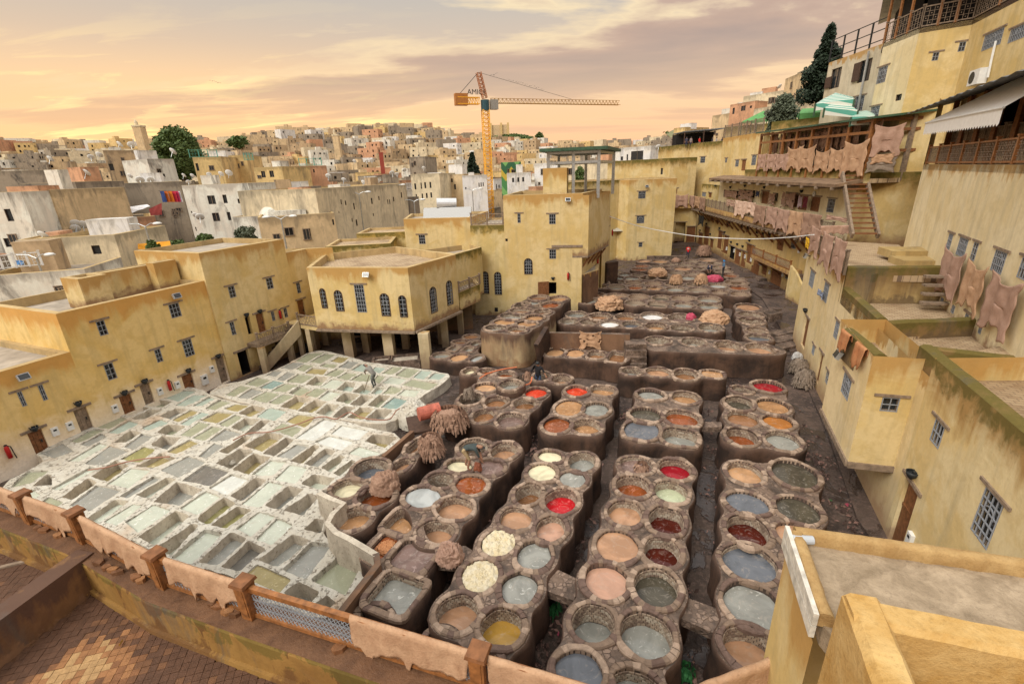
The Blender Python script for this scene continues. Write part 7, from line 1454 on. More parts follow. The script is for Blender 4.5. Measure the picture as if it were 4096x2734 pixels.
for i in range(2600):
	rr = rnd.uniform(1200, 1490); a = rnd.gauss(1.6, 5.5); cx_, cy_ = rr * math.sin(R(a)), rr * math.cos(R(a)); pk = math.exp(-((a - 1.5) / 6.5) ** 2) * .85 + math.exp(-((a + 7) / 5.) ** 2) * .55 + math.exp(-((a - 19) / 4.5) ** 2) * .85; zz_ = 8 + 118 * pk * math.exp(-((rr - 1500) / 330.) ** 2)
	for q in range(4): s = rnd.uniform(2, 4.5); p = Vector((cx_ + rnd.gauss(0, 2), cy_ + rnd.gauss(0, 2), zz_ + rnd.uniform(0, 5))); x = Vector((rnd.gauss(0, 1), rnd.gauss(0, 1), rnd.gauss(0, 1))).normalized() * s; y = x.orthogonal().normalized() * s; m_.quad(p - x, p - y, p + x, p + y)
m_.build('hill_scrub', M_leaf, None, kind='stuff', label='dark scrub and pines scattered over the fort hill', cat='shrubs')

# ---------------------------------------------------------------- tower crane
def truss(mb, a, b, w_, n, r_, tri=False):
	a, b = Vector(a), Vector(b); d = (b - a).normalized(); x = d.cross(Vector((0, 0, 1)));
	if x.length < .1: x = Vector((1, .3, 0))
	x.normalize(); y = x.cross(d).normalized(); cs = [(-x - y) * w_ / 2, (x - y) * w_ / 2, (x + y) * w_ / 2, (-x + y) * w_ / 2] if not tri else [(-x) * w_ / 2 - y * w_ * .4 * (-1 if 0 else 1), x * w_ / 2 - y * w_ * .4, y * w_ * .6]
	if tri and (y.z < 0): cs = [-x * w_ / 2 + y * w_ * .4, x * w_ / 2 + y * w_ * .4, -y * w_ * .6]
	for c in cs: mb.bar(a + c, b + c, r_)
	for i in range(n):
		p, q = a.lerp(b, i / n), a.lerp(b, (i + 1) / n)
		for k in range(len(cs)): c0, c1 = cs[k], cs[(k + 1) % len(cs)]; mb.bar(p + c0, q + c1, r_ * .6); mb.bar(p + c0, p + c1, r_ * .6)
dC = 100.; cb = PD('K', 1104, 735, dC); ct = PD('W', 1114, 232, dC); bx = (cb.xy + ct.xy) / 2; zp_ = ct.z
cr_o = thing('tower_crane', vec(bx, ground_z(*bx)), 'yellow tower crane standing over the town roofs', 'crane'); m_ = MB(); truss(m_, vec(bx, ground_z(*bx)), vec(bx, zp_ - 1.5), 1.25, 34, .14); m_.build('mast', M_craney, cr_o)
pv = vec(bx, zp_); tip = P('W', 1417, 236, zp_); tip = pv + (tip - pv).normalized() * min((tip - pv).length, 45)
u_ = None
best = None
for L_ in range(20, 90):
	for th in range(-60, 80, 4):
		q = pv + Vector((math.cos(R(th)), math.sin(R(th)), 0)) * L_; s = proj(*q); e_ = abs(s[0] - 1417 * 1.7437) + abs(s[1] - 236 * 1.7437)
		if best is None or e_ < best[0]: best = (e_, q, th)
tip = best[1]; jd = (tip - pv).normalized(); m_ = MB(); truss(m_, pv + jd * 1.2, tip, .85, 36, .08, True); m_.build('jib', plain('dull_ochre_crane_steel', (.36, .20, .06), .6, .1, 3, bmp=0), cr_o)
cw = pv - jd * 12.; bb = None
for L_ in [4 + .25 * i for i in range(90)]:
	s = proj(*(pv - jd * L_)); e_ = abs(s[0] - 1048 * 1.7437)
	if bb is None or e_ < bb[0]: bb = (e_, L_)
cw = pv - jd * bb[1]; m_ = MB(); truss(m_, pv - jd * 1.2, cw, 1.1, 8, .12); m_.build('counter_jib', M_craney, cr_o); m_ = MB(); m_.box(cw + Vector((0, 0, .2)) + jd * .8, (2.4, 1.2, 2.0), math.atan2(jd.y, jd.x)); m_.build('counterweight', plain('orange_brown_steel', (.40, .16, .04), .6, .15, 2), cr_o)
ap = pv + Vector((0, 0, 0)) - jd * 1.0; apz = zat('W', 1100, 166, ap); ap.z = apz; m_ = MB(); truss(m_, pv + Vector((0, 0, .5)), ap, .8, 7, .11); m_.build('cat_head', plain('rust_orange_steel', (.38, .13, .04), .6, .1, 3, bmp=0), cr_o)
m_ = MB(); m_.tube(ap, pv + (tip - pv) * .62 + Vector((0, 0, .6)), .03, 5); m_.tube(ap, cw + Vector((0, 0, .6)), .05, 5); m_.build('tie_cable', M_black, cr_o)
m_ = MB(); m_.box(pv + Vector((0, 0, -.6)) + jd * 1.8, (1.4, 1.2, 1.7), math.atan2(jd.y, jd.x)); m_.build('cab', plain('grey_blue_cab', (.28, .27, .25), .4, .1, 3), cr_o); m_ = MB(); m_.tube(pv - Vector((0, 0, 1.6)), pv + Vector((0, 0, .2)), .8, 14); m_.build('slewing_ring', plain('dark_teal_steel', (.03, .08, .10), .5, .1, 3), cr_o)
cu = bpy.data.curves.new('lettering', 'FONT'); cu.body = 'AMICP'; cu.size = 1.3; cu.extrude = .03; to = bpy.data.objects.new('sign_lettering', cu); COL.objects.link(to); dg = bpy.context.evaluated_depsgraph_get(); me = bpy.data.meshes.new_from_object(to.evaluated_get(dg)); bpy.data.objects.remove(to)
lt = bpy.data.objects.new('sign_lettering', me); COL.objects.link(lt); lt.parent = cr_o; lt.location = pv - jd * (bb[1] * .62) + Vector((0, 0, 1.1)) - OFF[cr_o]; lt.rotation_euler = (R(90), 0, math.atan2(jd.y, jd.x)); me.materials.clear(); me.materials.append(M_black)
for t, xa, ya, xb, yb, d in (('J', 1275, 382, 1460, 372, 109), ('J', 2010, 433, 2160, 432, 104), ('J', 1640, 398, 1700, 396, 112)): lattice('roof_balustrade', PD(t, xa, ya, d), PD(t, xb, yb, d), PD(t, (xa + xb) / 2, (ya + yb) / 2, d).z - .2, 1.3, 'turquoise balustrade panel on a far roof, at %s' % {1275: 'the ochre house left', 2010: 'the pinkish house', 1640: 'the yellow house'}[xa], mat=plain('turquoise_paint', (.12, .38, .30), .6, .1, 3), n=3, cell=.6)
# street lamps
for i, (t, xb, yb, xt, yt, d, lab) in enumerate((('J', 347, 1330, 250, 1060, 47, 'grey street lamp at the far left below the pink awning'), ('J', 1040, 1070, 975, 850, 50, 'grey street lamp in front of the brick-rose house'), ('J', 1940, 1075, 1880, 800, 48, 'double-armed street lamp beside the tallest left house'),
		('K', 255, 830, 240, 632, 62, 'street lamp before the long ochre wall, nearer one'), ('K', 495, 795, 470, 582, 72, 'street lamp before the far end of the long ochre wall'), ('K', 608, 780, 594, 682, 66, 'short street lamp with globe beside the dark gateway'), ('K', 998, 755, 985, 608, 72, 'street lamp below the clean pale house'))):
	b, t2 = PD(t, xb, yb, d), PD(t, xt, yt, d); o = thing('street_lamp', b, lab, 'street lamp'); tz = Vector((b.x, b.y, t2.z)); m_ = MB(); m_.tube(b - Vector((0, 0, 3)), tz, .09, 8, .06); m_.build('pole', M_steel, o); m_ = MB()
	for s in (-1, 1): m_.path([tz, tz + Vector((s * .5, 0, .25)), tz + Vector((s * 1.1, -.2, .28))], .035)
	m_.build('arm', M_steel, o)
	for s in (-1, 1) if i == 2 else (1,): m_ = MB(); m_.lathe(tz + Vector((s * 1.2, -.2, .22)), [(0, -.1), (.2, -.06), (.26, .02), (.16, .12), (0, .15)], 10, 1.5); m_.build('lamp_head', M_white, o, smooth=True)
# birds
bm_ = MB(); bm_.quad((0, 0, 0), (.5, .12, .18), (1., -.05, .05), (.5, -.1, .15)); bm_.quad((0, 0, 0), (-.5, .12, .18), (-1., -.05, .05), (-.5, -.1, .15)); bm_.tube((0, -.25, 0), (0, .3, 0), .08, 6); fb = bm_.build('bird', M_black, None, at=(0, 0, 0), label='small dark bird in the far flock', cat='bird', group='birds flying over the town')
bp = [(1133, 172), (487, 186), (500, 190)] + [(1168 + i * 5.2 + random.uniform(-1, 1), 182 + i * 1.55 + random.uniform(-1.5, 1.5)) for i in range(16)]
for i, (x, y) in enumerate(bp):
	o = fb if i == 0 else fb.copy()
	if i: COL.objects.link(o)
	o.location = PD('W', x, y, 200); s = 2.0 if i < 1 else (1.1 if i < 3 else .75); o.scale = (s,) * 3; o.rotation_euler = (.3, random.uniform(-.3, .3), random.uniform(-1, 1)); o['label'] = ['single larger dark bird above the crane jib', 'left bird of the pair over the left skyline', 'right bird of the pair over the left skyline'][i] if i < 3 else 'tiny dark bird in the trailing flock right of the crane top'
# laundry, tarpaulins, awning in the old town
o = thing('laundry_line', PD('J', 1130, 625, 74), 'bright orange, red and blue laundry on a roof line', 'laundry')
for i, (x, c) in enumerate(((1072, (.03, .06, .2)), (1095, (.5, .12, .02)), (1125, (.55, .16, .02)), (1150, (.5, .03, .06)), (1168, (.45, .03, .1)), (1180, (.6, .6, .65)))):
	a_ = PD('J', x, 612, 73.5); m_ = MB(); m_.grid([[a_ + Vector((k * .26, .04 * math.sin(k * 2 + j), -j * .32)) for k in range(3)] for j in range(5)]); m_.build('garment', plain('laundry_cloth_%s' % 'navy orange amber crimson magenta white'.split()[i], c, .9, .1, 4), o)
m_ = MB(); m_.bar(PD('J', 1060, 610, 73.5), PD('J', 1200, 612, 73.5), .03); m_.build('line', M_black, o)
for lab, q, d, c in (('orange tarpaulin behind the small garden tree', ((925, 965), (1140, 945), (1150, 1000), (925, 1000)), 52, (.75, .33, .03)), ('white cloth canopy on the roof left of the laundry', ((845, 720), (985, 700), (1010, 712), (880, 758)), 68, (.7, .7, .72)), ('dark red roof wall panel below the laundry', ((1000, 730), (1085, 690), (1088, 770), (1010, 775)), 67.5, (.22, .035, .03)),
                     ('magenta awning with white fringe on the left balcony', ((135, 970), (235, 952), (245, 1000), (160, 1005)), 52.5, (.5, .02, .14)), ('blue and white towel on the left balcony railing', ((100, 1075), (160, 1070), (162, 1105), (105, 1108)), 50, (.1, .25, .5))):
	a_ = [PD('J', x, y, d + (.0 if i < 2 else -.6)) for i, (x, y) in enumerate(q)]; m_ = MB(); rows = [[a_[0].lerp(a_[1], i / 10).lerp(a_[3].lerp(a_[2], i / 10), j / 6) + Vector((0, 0, .06 * math.sin(i * 1.3) * math.sin(j))) for i in range(11)] for j in range(7)]; m_.grid(rows); m_.build('cloth_sheet', plain('cloth_' + lab.split()[0] + '_' + lab.split()[1], c, .85, .1, 4), None, label=lab, cat='cloth')
lattice('railing', PD('J', -60, 1160, 49.5), PD('J', 290, 1110, 49), PD('J', 100, 1130, 49).z, 1.0, 'white painted balcony railing with hanging laundry at the left edge', mat=M_white, n=4, cell=.5)

# ---------------------------------------------------------------- hides
def drape(label, a, b, z, lf, lb, mat, seed=0, group=None, n=None, tongues=.35, out=.07, cat='hide'):
	"skin thrown over a rail from a to b; lf hangs on the right-hand side of a->b, lb on the other"
	rnd = random.Random(seed); a = Vector(a[:2]); b = Vector(b[:2]); e = (b - a); L = e.length; e /= L; nn = Vector((e.y, -e.x)); n = n or max(14, int(L / .05)); rows = []; prm = [(-1 + i / 9) for i in range(10)] + [(i + 1) / 12 for i in range(12)]
	ph = [rnd.uniform(0, 6.28) for _ in range(4)]; tg = [(rnd.uniform(.05, .95), rnd.uniform(.03, .07), rnd.uniform(.3, 1.)) for _ in range(max(2, int(L * 2.2)))]
	for i in range(n + 1):
		u = L * i / n; f = i / n
		rag = 1 - .22 * abs(noise.noise(Vector((u * 2.1, seed, 0)))) * 2 - .10 * abs(noise.noise(Vector((u * 7, seed, 3))))
		for c, w_, h_ in tg: rag += tongues * h_ * math.exp(-((f - c) * L / (w_ * 1.6)) ** 2)
		row = []
		for s in prm:
			len_ = (lf if s > 0 else lb) * rag; d = abs(s) * len_; side = 1 if s > 0 else -1
			wv = (math.sin(u * 9 + ph[0]) * .5 + math.sin(u * 21 + ph[1]) * .3 + noise.noise(Vector((u * 4, d * 3, seed))) * .8) * min(1, d * 3)
			o = side * (.055 + min(d, .5) * .06) + wv * .035 if abs(s) > .08 else side * .05 * min(1, d * 20); uu = u + (.5 - f) * d * .15 + noise.noise(Vector((u * 3, d * 4, seed + 9))) * .04
			p = a + e * uu + nn * o; row.append(Vector((p.x, p.y, z - d + (.02 if abs(s) < .1 else 0) + .012 * noise.noise(Vector((u * 5, d, 2))))))
		rows.append(row)
	m_ = MB(); m_.grid(rows); o = m_.build('hide', mat, None, smooth=True, label=label, cat=cat, group=group); md = o.modifiers.new('thickness', 'SOLIDIFY'); md.thickness = .012; return o
def hang(label, tl, br, a, b, mat, seed, group=None, off=.12, holes=0, skew=.0, sag=.12, tr=None):
	"skin hung by its upper corners in front of the vertical plane a-b; tl, br = (tile, x, y)"
	rnd = random.Random(seed); u0, z0 = onplane(a, b, *tl); u1, z1 = onplane(a, b, *br); u1 = onplane(a, b, *(tr or (tl[0], br[1], tl[2] + .1 * (br[1] - tl[1]))))[0]; a = Vector(a[:2]); b = Vector(b[:2]); e = (b - a).normalized(); nn = Vector((e.y, -e.x)); w_, h_ = u1 - u0, z0 - z1; rows = []; nu, nvv = 22, 26; sg_ = 1 if w_ > 0 else -1; aw_ = abs(w_)
	for j in range(nvv + 1):
		v = j / nvv; row = []
		for i in range(nu + 1):
			f = i / nu; neck = .93 - .10 * math.exp(-((v - .2) / .12) ** 2) - .10 * math.exp(-((v - .7) / .18) ** 2) + .09 * noise.noise(Vector((v * 5, seed, f > .5)))
			x = (f - .5) * neck; zz_ = v * h_ * (1 - .10 * math.cos((f - .5) * 6.28) * (v > .5) * 1) + sag * h_ * math.sin(math.pi * f) * (1 - v) ** 2 + .07 * h_ * noise.noise(Vector((f * 6, seed, v * 2))) * v + .09 * h_ * v ** 3 * abs(math.sin(f * 9.4 + seed)) * -1
			o = off + .045 * math.sin(f * 14 + seed) * (1 - v * .4) + .05 * noise.noise(Vector((f * 4, v * 4, seed))); p = a + e * (u0 + w_ * (.5 + x + skew * v)) + nn * o; row.append(Vector((p.x, p.y, z0 - zz_)))
		rows.append(row)
	m_ = MB(); n_ = nu + 1
	for r in rows: m_.v += r
	for j in range(nvv):
		for i in range(nu):
			if holes and noise.noise(Vector((i * .33, j * .30, seed * 1.7))) > .33: continue
			k = j * n_ + i; m_.f.append((k, k + 1, k + n_ + 1, k + n_)); m_.m.append(0)
	o = m_.build('hide', mat, None, smooth=True, label=label, cat='hide', group=group); o.modifiers.new('thickness', 'SOLIDIFY').thickness = .02; return o
ga_, gb_ = sg(36.2, 1.42), sg(-6.3, 1.62)
W1a = Vector((24.3, 79.0)); W1b = sg(36, 1.2)
hang('grey-brown skin on the far balcony rail', ('N', 700, 415), ('N', 835, 538), W1a, W1b, H_mid, 1, off=.2)
hn = ['farthest narrow skin on the long gallery rail', 'second narrow skin on the long gallery rail', 'third narrow skin, just left of the bare lattice panels', 'torn tan skin folded over the rail beside the bare lattice', 'left of the two pale pink skins on the gallery rail', 'right of the two pale pink skins on the gallery rail',
      'brown skin right of the pale pink pair', 'brown skin with a ragged notch, second right of the pale pair', 'long brown skin above the slanted struts, third right of the pale pair', 'longest brown skin over the small balcony', 'broad brown skin at the near end of the long gallery', 'tan skin over the corner rail at the gallery end']
for i, q in enumerate(((845, 422, 897, 548), (895, 430, 952, 548), (946, 438, 1008, 588), (1195, 460, 1290, 545), (1282, 468, 1382, 642), (1365, 480, 1478, 626), (1463, 508, 1580, 722), (1573, 522, 1692, 738), (1678, 545, 1815, 798), (1793, 562, 1952, 848), (1922, 580, 2120, 880), (2140, 605, 2360, 690))):
	hang(hn[i], ('N', q[0], q[1]), ('N', q[2], q[3]), ga_, gb_, H_pale if i in (4, 5) else [H_mid, H_tan, H_brown, H_mid][i % 4], 10 + i, off=.12, sag=.02, holes=1 if i == 3 else 0)
ca_, cb_ = su(20.5, .25), su(9.8, .25)
lattice('railing', su(19.5, .05), su(10.7, .05), 5.5, 1.15, 'corner railing of the top terrace covered by mauve-brown skins', n=5)
for i, q in enumerate(((955, 170, 1020, 200, 945, 365), (1030, 205, 1110, 235, 1000, 435), (1112, 237, 1203, 278, 1060, 478))): hang(['left', 'middle', 'right'][i] + ' one of the three long skins over the street house corner', ('H', q[0], q[1]), ('H', q[4], q[5]), ca_, cb_, H_mid, 40 + i, off=.2, sag=.02, tr=('H', q[2], q[3]))
hang('yellow cloth between the corner skins and the gallery', ('H', 905, 245), ('H', 935, 352), ca_, cb_, plain('mustard_cloth', (.62, .36, .02), .8, .1, 4), 44, off=.1)
m_ = MB(); p0_, p1_ = P('H', 985, 165, 6.6), P('H', 1195, 160, 6.6); drape('brown skin laid over the cross rail at the gallery corner', p0_, p1_, 6.5, .6, .4, H_mid, 45)
ra_, rb_ = rw(-9, .05), rw(16, .05)
for i, q in enumerate(((1855, 285, 2005, 420, 1850, 672), (2022, 380, 2172, 470, 2000, 742), (2190, 462, 2400, 595, 2230, 945))): hang(['smaller skin pegged highest on the restaurant wall', 'middle skin on the restaurant wall', 'largest skin on the restaurant wall at the picture edge'][i], ('H', q[0], q[1]), ('H', q[4], q[5]), ra_, rb_, [H_mid, H_tan, H_mid][i], 50 + i, off=.18, sag=.16, tr=('H', q[2], q[3]))
pa_, pb_ = P('H', 1140, 860, 4.9), P('H', 1350, 1040, 4.9)
for f_, g_, l in ((.12, .42, 'orange skin over the upper end of the jutting parapet'), (.62, .92, 'orange skin over the lower end of the jutting parapet')): a_, b_ = pa_.lerp(pb_, f_), pa_.lerp(pb_, g_); d_ = Vector((-(b_ - a_).normalized().y, (b_ - a_).normalized().x, 0)) * -.15; drape(l, a_ + d_, b_ + d_, 4.99, .75, .3, H_orange, 60 + int(f_ * 10), out=.3)
da_, db_ = sg(14.5, .12), sg(-6.2, .12)
for i, q in enumerate(((573, 1035, 635, 1142), (633, 1035, 700, 1145), (693, 1035, 782, 1147), (765, 985, 882, 1147), (845, 980, 967, 1152), (958, 1005, 1067, 1157), (1060, 990, 1172, 1160), (1155, 945, 1328, 1182))): hang(['farthest light skin', 'second light skin from the far end', 'third light skin from the far end', 'crumpled tan skin fourth from the far end', 'wide skin fifth from the far end', 'skin sixth from the far end', 'skin next to the last', 'nearest and largest skin'][i] + ' on the front of the drying shed', ('I', q[0], q[1]), ('I', q[2], q[3]), da_, db_, H_mid if i < 3 else H_tan, 70 + i, off=.1, sag=.14 if i > 2 else .03)
hang('big brown skin closing the near end of the drying shed', ('I', 1340, 835), ('I', 1560, 1040), vec(sg(-6.3, .1), 0), vec(sg(-6.9, -5.5), 0) if 0 else Vector((29.8, 34.6)), H_mid, 80, off=.15); hang('ragged lower skin under the big one at the shed end', ('I', 1320, 1030), ('I', 1480, 1095), sg(-6.3, .1), Vector((29.8, 34.6)), H_tan, 81, off=.15); hang('dark skin at the foot of the shed end', ('I', 1290, 1060), ('I', 1500, 1150), sg(-6.3, .1), Vector((29.8, 34.6)), H_grey, 82, off=.1)
proto = None
for k in range(7):
	for j in range(9):
		u = -6 + 20.2 * (k + .12 + .8 * j / 9) / 7; 
		if proto is None: proto = hang('dried skin hanging in rows inside the drying shed', ('I', 1285, 845), ('I', 1325, 985), da_, db_, H_brown, 90, group='dried skins hanging in rows inside the shed', off=-.5); o = proto; pu = -5.2
		else: o = proto.copy(); COL.objects.link(o); o.location = OFF[proto] + vec(se, 0) * (u - pu) + Vector((0, 0, random.uniform(-.25, .15) + .02 * (u - pu))) - vec(sn_, 0) * random.uniform(0, .7); o.scale = (random.uniform(.8, 1.2), 1, random.uniform(.8, 1.15))
		if j % 3 == 1: o.scale.z = 1.2
ba_, bb_ = sg(27., .1), sg(-5.6, .1)
for i, q in enumerate(((1185, 368, 1320, 462), (1320, 362, 1470, 492), (1735, 385, 1872, 556), (1612, 395, 1677, 525))): hang(['drooping dark skin in the upper gallery', 'torn brown skins beside it in the upper gallery', 'large torn skins left of the double doors', 'narrow torn skin in a doorway of the upper gallery'][i], ('N', q[0], q[1]), ('N', q[2], q[3]), ba_, bb_, H_brown, 95 + i, holes=i != 0, off=.25)
for x0, y0, x1, y1, mt, l in ((1497, 380, 1530, 440, plain('navy_cloth', (.03, .04, .09), .8, .2, 4), 'navy coat hanging left of a gallery door'), (1905, 425, 1945, 545, plain('white_red_cloth', (.4, .3, .32), .8, .3, 9), 'patterned scarf on the double doors'), (1955, 430, 1998, 548, plain('dark_red_cloth', (.14, .02, .03), .8, .3, 6), 'dark red garment on the double doors')): hang(l, ('N', x0, y0), ('N', x1, y1), ba_, bb_, mt, int(x0), off=.3)
hang('grey-blue cloth tied to the window grille of the street house', ('H', 985, 590), ('H', 1030, 690), su(20.2, .05), su(10, .05), plain('grey_blue_cloth', (.22, .26, .36), .8, .15, 4), 120, off=.1); hang('dark red cloth hanging by a gallery ground-floor door', ('N', 1438, 928), ('N', 1478, 1008), sg(36, .1), sg(-4, .1), plain('maroon_cloth', (.16, .03, .03), .8, .2, 4), 121); hang('dark clothes hanging under the far end of the gallery', ('N', 905, 600), ('N', 955, 725), ga_, gb_, M_black, 122, off=-.4)
# low back wall of the recessed basins, with torn skin
w0, w1 = P('L', 100, 1040, -.1).xy, P('L', 862, 1062, -.1).xy; bw = thing('basin_back_wall', vec(w0.lerp(w1, .5), -1.3), 'low brown back wall behind the four recessed tan basins', 'wall'); zt2 = zat('L', 860, 912, w1)
wall(bw, w0, w1, -1.3, zt2, (), M_brownwall, top=9); dv = (w1 - w0).normalized(); pv_ = Vector((-dv.y, dv.x)) * .3; m_ = MB(); m_.quad(vec(w0, zt2), vec(w1, zt2), vec(w1 + pv_, zt2), vec(w0 + pv_, zt2)); m_.quad(vec(w1, -1.3), vec(w1 + pv_, -1.3), vec(w1 + pv_, zt2), vec(w1, zt2)); m_.build('coping', M_vtop, bw); hang('torn tan skin thrown over the low brown wall behind the basins', ('L', 385, 872), ('L', 612, 1048), w0, w1, H_tan, 130, off=.08, holes=1)
m_ = MB(); q = [P('L', 5, 1110, .0).xy, P('L', 60, 960, .3).xy]; m_.bar(vec(q[0], .1), vec(w0, .75), .3, 1.6); m_.build('side_wall', M_vside, bw)
o = thing('block_steps', P('L', 910, 1150, -.6), 'brown steps between the recessed basins and the tall square block', 'steps')
for k in range(4): c = P('L', 915, 1180 - k * 62, -.35 + k * .32); m_ = MB(); m_.box(Vector((c.x + .1, c.y + .3, c.z / 2 - .65)), (1.25, .95, c.z + 1.3), -.1); m_.build('step', [M_vtop], o)

# heaps of skins
def pile(label, bb, z, mat, shag=0, seed=0, squash=1., group=None, fold=1., cat='hide heap', lift=0.):
	t, x0, y0, x1, y1 = bb; c = P(t, (x0 + x1) / 2, y1 - (y1 - y0) * .22, z); a, b = PD(t, x0, y1, c.xy.length), PD(t, x1, y1, c.xy.length); w_ = (b - a).length / 2; tp = zat(t, (x0 + x1) / 2, y0, c + Vector((0, w_ * .4, 0))); h = max(.35, tp - z) ; rnd = random.Random(seed + 3); m_ = MB(); rows = []
	for j in range(34):
		v = j / 33; th = v * math.pi * .5; row = []
		for i in range(72):
			ph = 2 * math.pi * i / 72; d = Vector((math.cos(ph) * math.sin(th), math.sin(ph) * math.sin(th), math.cos(th))); q = d * 2.1 + Vector((seed * 3.1, 0, 0)); wq = Vector((noise.noise(q), noise.noise(q + Vector((9, 2, 1))), noise.noise(q + Vector((1, 7, 3))))) * .7
			r_ = 1 + .16 * noise.noise(q * .8) - fold * (.20 * abs(noise.noise((q + wq) * 1.5)) + .13 * abs(noise.noise((q + wq) * 3.4))); row.append(Vector((c.x + d.x * w_ * r_ * (1 - .10 * v * (shag > 0)), c.y + d.y * w_ * r_ * .85, z + lift + d.z ** .8 * h * r_ * squash + .05 * fold * noise.noise(q * 6))))
		rows.append(row)
	m_.grid(rows[::-1], close=True); o = m_.build('heap', mat, None, smooth=True, label=label, cat=cat, group=group, at=c)
	if shag:
		s_ = MB()
		for k in range(shag):
			ph = rnd.uniform(0, 6.28); v = rnd.uniform(.15, .95); rr = w_ * (.55 + .5 * math.sin(v * 1.5)); p = Vector((c.x + math.cos(ph) * rr, c.y + math.sin(ph) * rr * .85, z + lift + h * math.cos(v * 1.5) * .95 + .05)); out_ = Vector((math.cos(ph), math.sin(ph), 0)); sd = Vector((-out_.y, out_.x, 0)) * rnd.uniform(.02, .05) * (1 + w_); L_ = rnd.uniform(.12, .34) * (1 + w_ * .4); pr = [p]
			for q in range(3): pr.append(pr[-1] + out_ * rnd.uniform(-.01, .05) + Vector((rnd.uniform(-.02, .02), 0, -L_ / 3)))
			s_.grid([[p_ - sd * (1 - qi * .2), p_ + out_ * .02, p_ + sd * (1 - qi * .2)] for qi, p_ in enumerate(pr)])
		s_.build('ragged_strips', mat, o, kind='stuff'); 
		return o
pile('crumpled brown skins heaped on the curved rust-brown block', ('C', 458, 112, 688, 300), .1, H_brown, 0, 1); pile('twisted pale brown bundle of skins beside the bark-filled basins', ('C', 913, 592, 1107, 772), .0, H_mid, 0, 2, fold=1.3)
pile('shaggy upright heap of skins behind the narrow dark block', ('B', 470, 1218, 627, 1415), -.3, H_brown, 420, 3); pile('widest shaggy brown heap hanging over a plank next to the red drum', ('B', 552, 1042, 792, 1212), -.1, H_brown, 420, 4, fold=.7)
pile('big twisted heap of cream skins over the dark two-row block', ('L', 522, 528, 828, 695), -.4, H_cream if 0 else H_tan, 0, 5, fold=1.5); pile('fan of cream skins at the right of the two-row block', ('L', 1500, 668, 1812, 825), -.1, H_tan, 0, 6, fold=1.2); pile('spread cream skins among the far small basins', ('L', 1022, 272, 1228, 378), -.2, H_tan, 0, 7, fold=1.2)
pile('left of two small shaggy heaps on the wide far block', ('L', 1243, 343, 1357, 452), -.15, H_tan, 260, 8); pile('right of two small shaggy heaps on the wide far block', ('L', 1477, 338, 1592, 457), -.15, H_tan, 260, 9); pile('bright magenta wet skins below the two men', ('L', 1568, 338, 1745, 425), -.2, H_pink, 0, 10); pile('magenta wrung skins on the edge of the white-mirror block', ('L', 1388, 698, 1492, 785), -.05, H_pink, 0, 11)
pile('grey heap on the farthest basins', ('L', 1250, 185, 1347, 238), -.25, H_brown, 0, 12); pile('tall round shaggy brown heap by the far gutter', ('N', 903, 888, 1042, 1012), -1.0, H_brown, 260, 13); pile('upper of the two grey skin heaps on the street', ('H', 768, 1058, 898, 1180), -1.2, H_grey, 200, 14); pile('lower and larger of the two grey skin heaps on the street', ('H', 798, 1128, 940, 1278), -1.2, H_grey, 260, 15)
pile('tied pale grey sack on top of the street heaps', ('H', 783, 1012, 865, 1082), -1.0, plain('pale_grey_sack', (.42, .41, .40), .7, .15, 5), 0, 16, cat='sack', fold=.8); pile('dark heap of waste beside the kiosk', ('L', 948, 128, 1048, 200), -1.2, M_black, 0, 17, cat='waste heap'); pile('dark skin flung over a grey basin of the black-stained block', ('B', 768, 918, 832, 1010), .0, H_grey, 60, 18); pile('small brown skins in the rust basin of the square block', ('C', 505, 590, 660, 675), -.16, H_orange, 0, 19, squash=.4)
for x0, y0, x1, y1, l in ((1895, 20 + 80, 1960, 145, 'dry brown scraps in the muddy basin of the long front block'),): pile(l, ('F', 405, 95, 495, 150), -.2, H_brown, 60, 20, squash=.5)
o = thing('drum', P('B', 535, 1110, .3), 'faded red drum lying beside the widest shaggy heap', 'drum'); c = P('B', 530, 1085, .5); m_ = MB(); m_.tube(c - Vector((.45, .2, 0)), c + Vector((.45, .25, 0)), .32, 18); m_.build('body', plain('faded_red_plastic', (.42, .12, .08), .6, .3, 5), o)
m_ = MB(); c = P('B', 560, 1150, -.1); m_.box(c, (2.4, 1.6, .12), .3); m_.build('plank', M_wooddk, None, label='dark plank under the widest shaggy heap', cat='plank')
# rough earth mound with debris between the pits and the vats
pile('pale flaking mound at the inner corner of the farther limed pits', ('B', 325, 990, 560, 1215), -1.2, M_lime, 0, 30, fold=.5, cat='mound')
# walls between limed pits and vats
def ribbon(label, pts, z0, z1s, th, mats, name='low_wall'):
	m_ = MB(); n = len(pts); rows = []
	for i, (p, zt_) in enumerate(zip(pts, z1s)): d = (pts[min(i + 1, n - 1)] - pts[max(i - 1, 0)]); d.normalize(); nn = Vector((d.y, -d.x)) * th; rows.append([vec(p - nn, z0), vec(p - nn * .9, zt_), vec(p + nn * .9, zt_), vec(p + nn, z0)])
	m_.grid(rows); m_.quad(*rows[0][::-1]); m_.quad(*rows[-1]); return m_.build(name, mats, None, top=9, base=z0, label=label, cat='wall')
ribbon('curved pale wall with brown top between limed pits and the curved block', [P('C', x, y, .55).xy for x, y in ((118, 250), (200, 300), (290, 330), (215, 400), (180, 470), (235, 530), (330, 570), (420, 620), (505, 665))], -1.2, [.35, .42, .4, .42, .45, .45, .42, .4, .36], .1, M_limes)
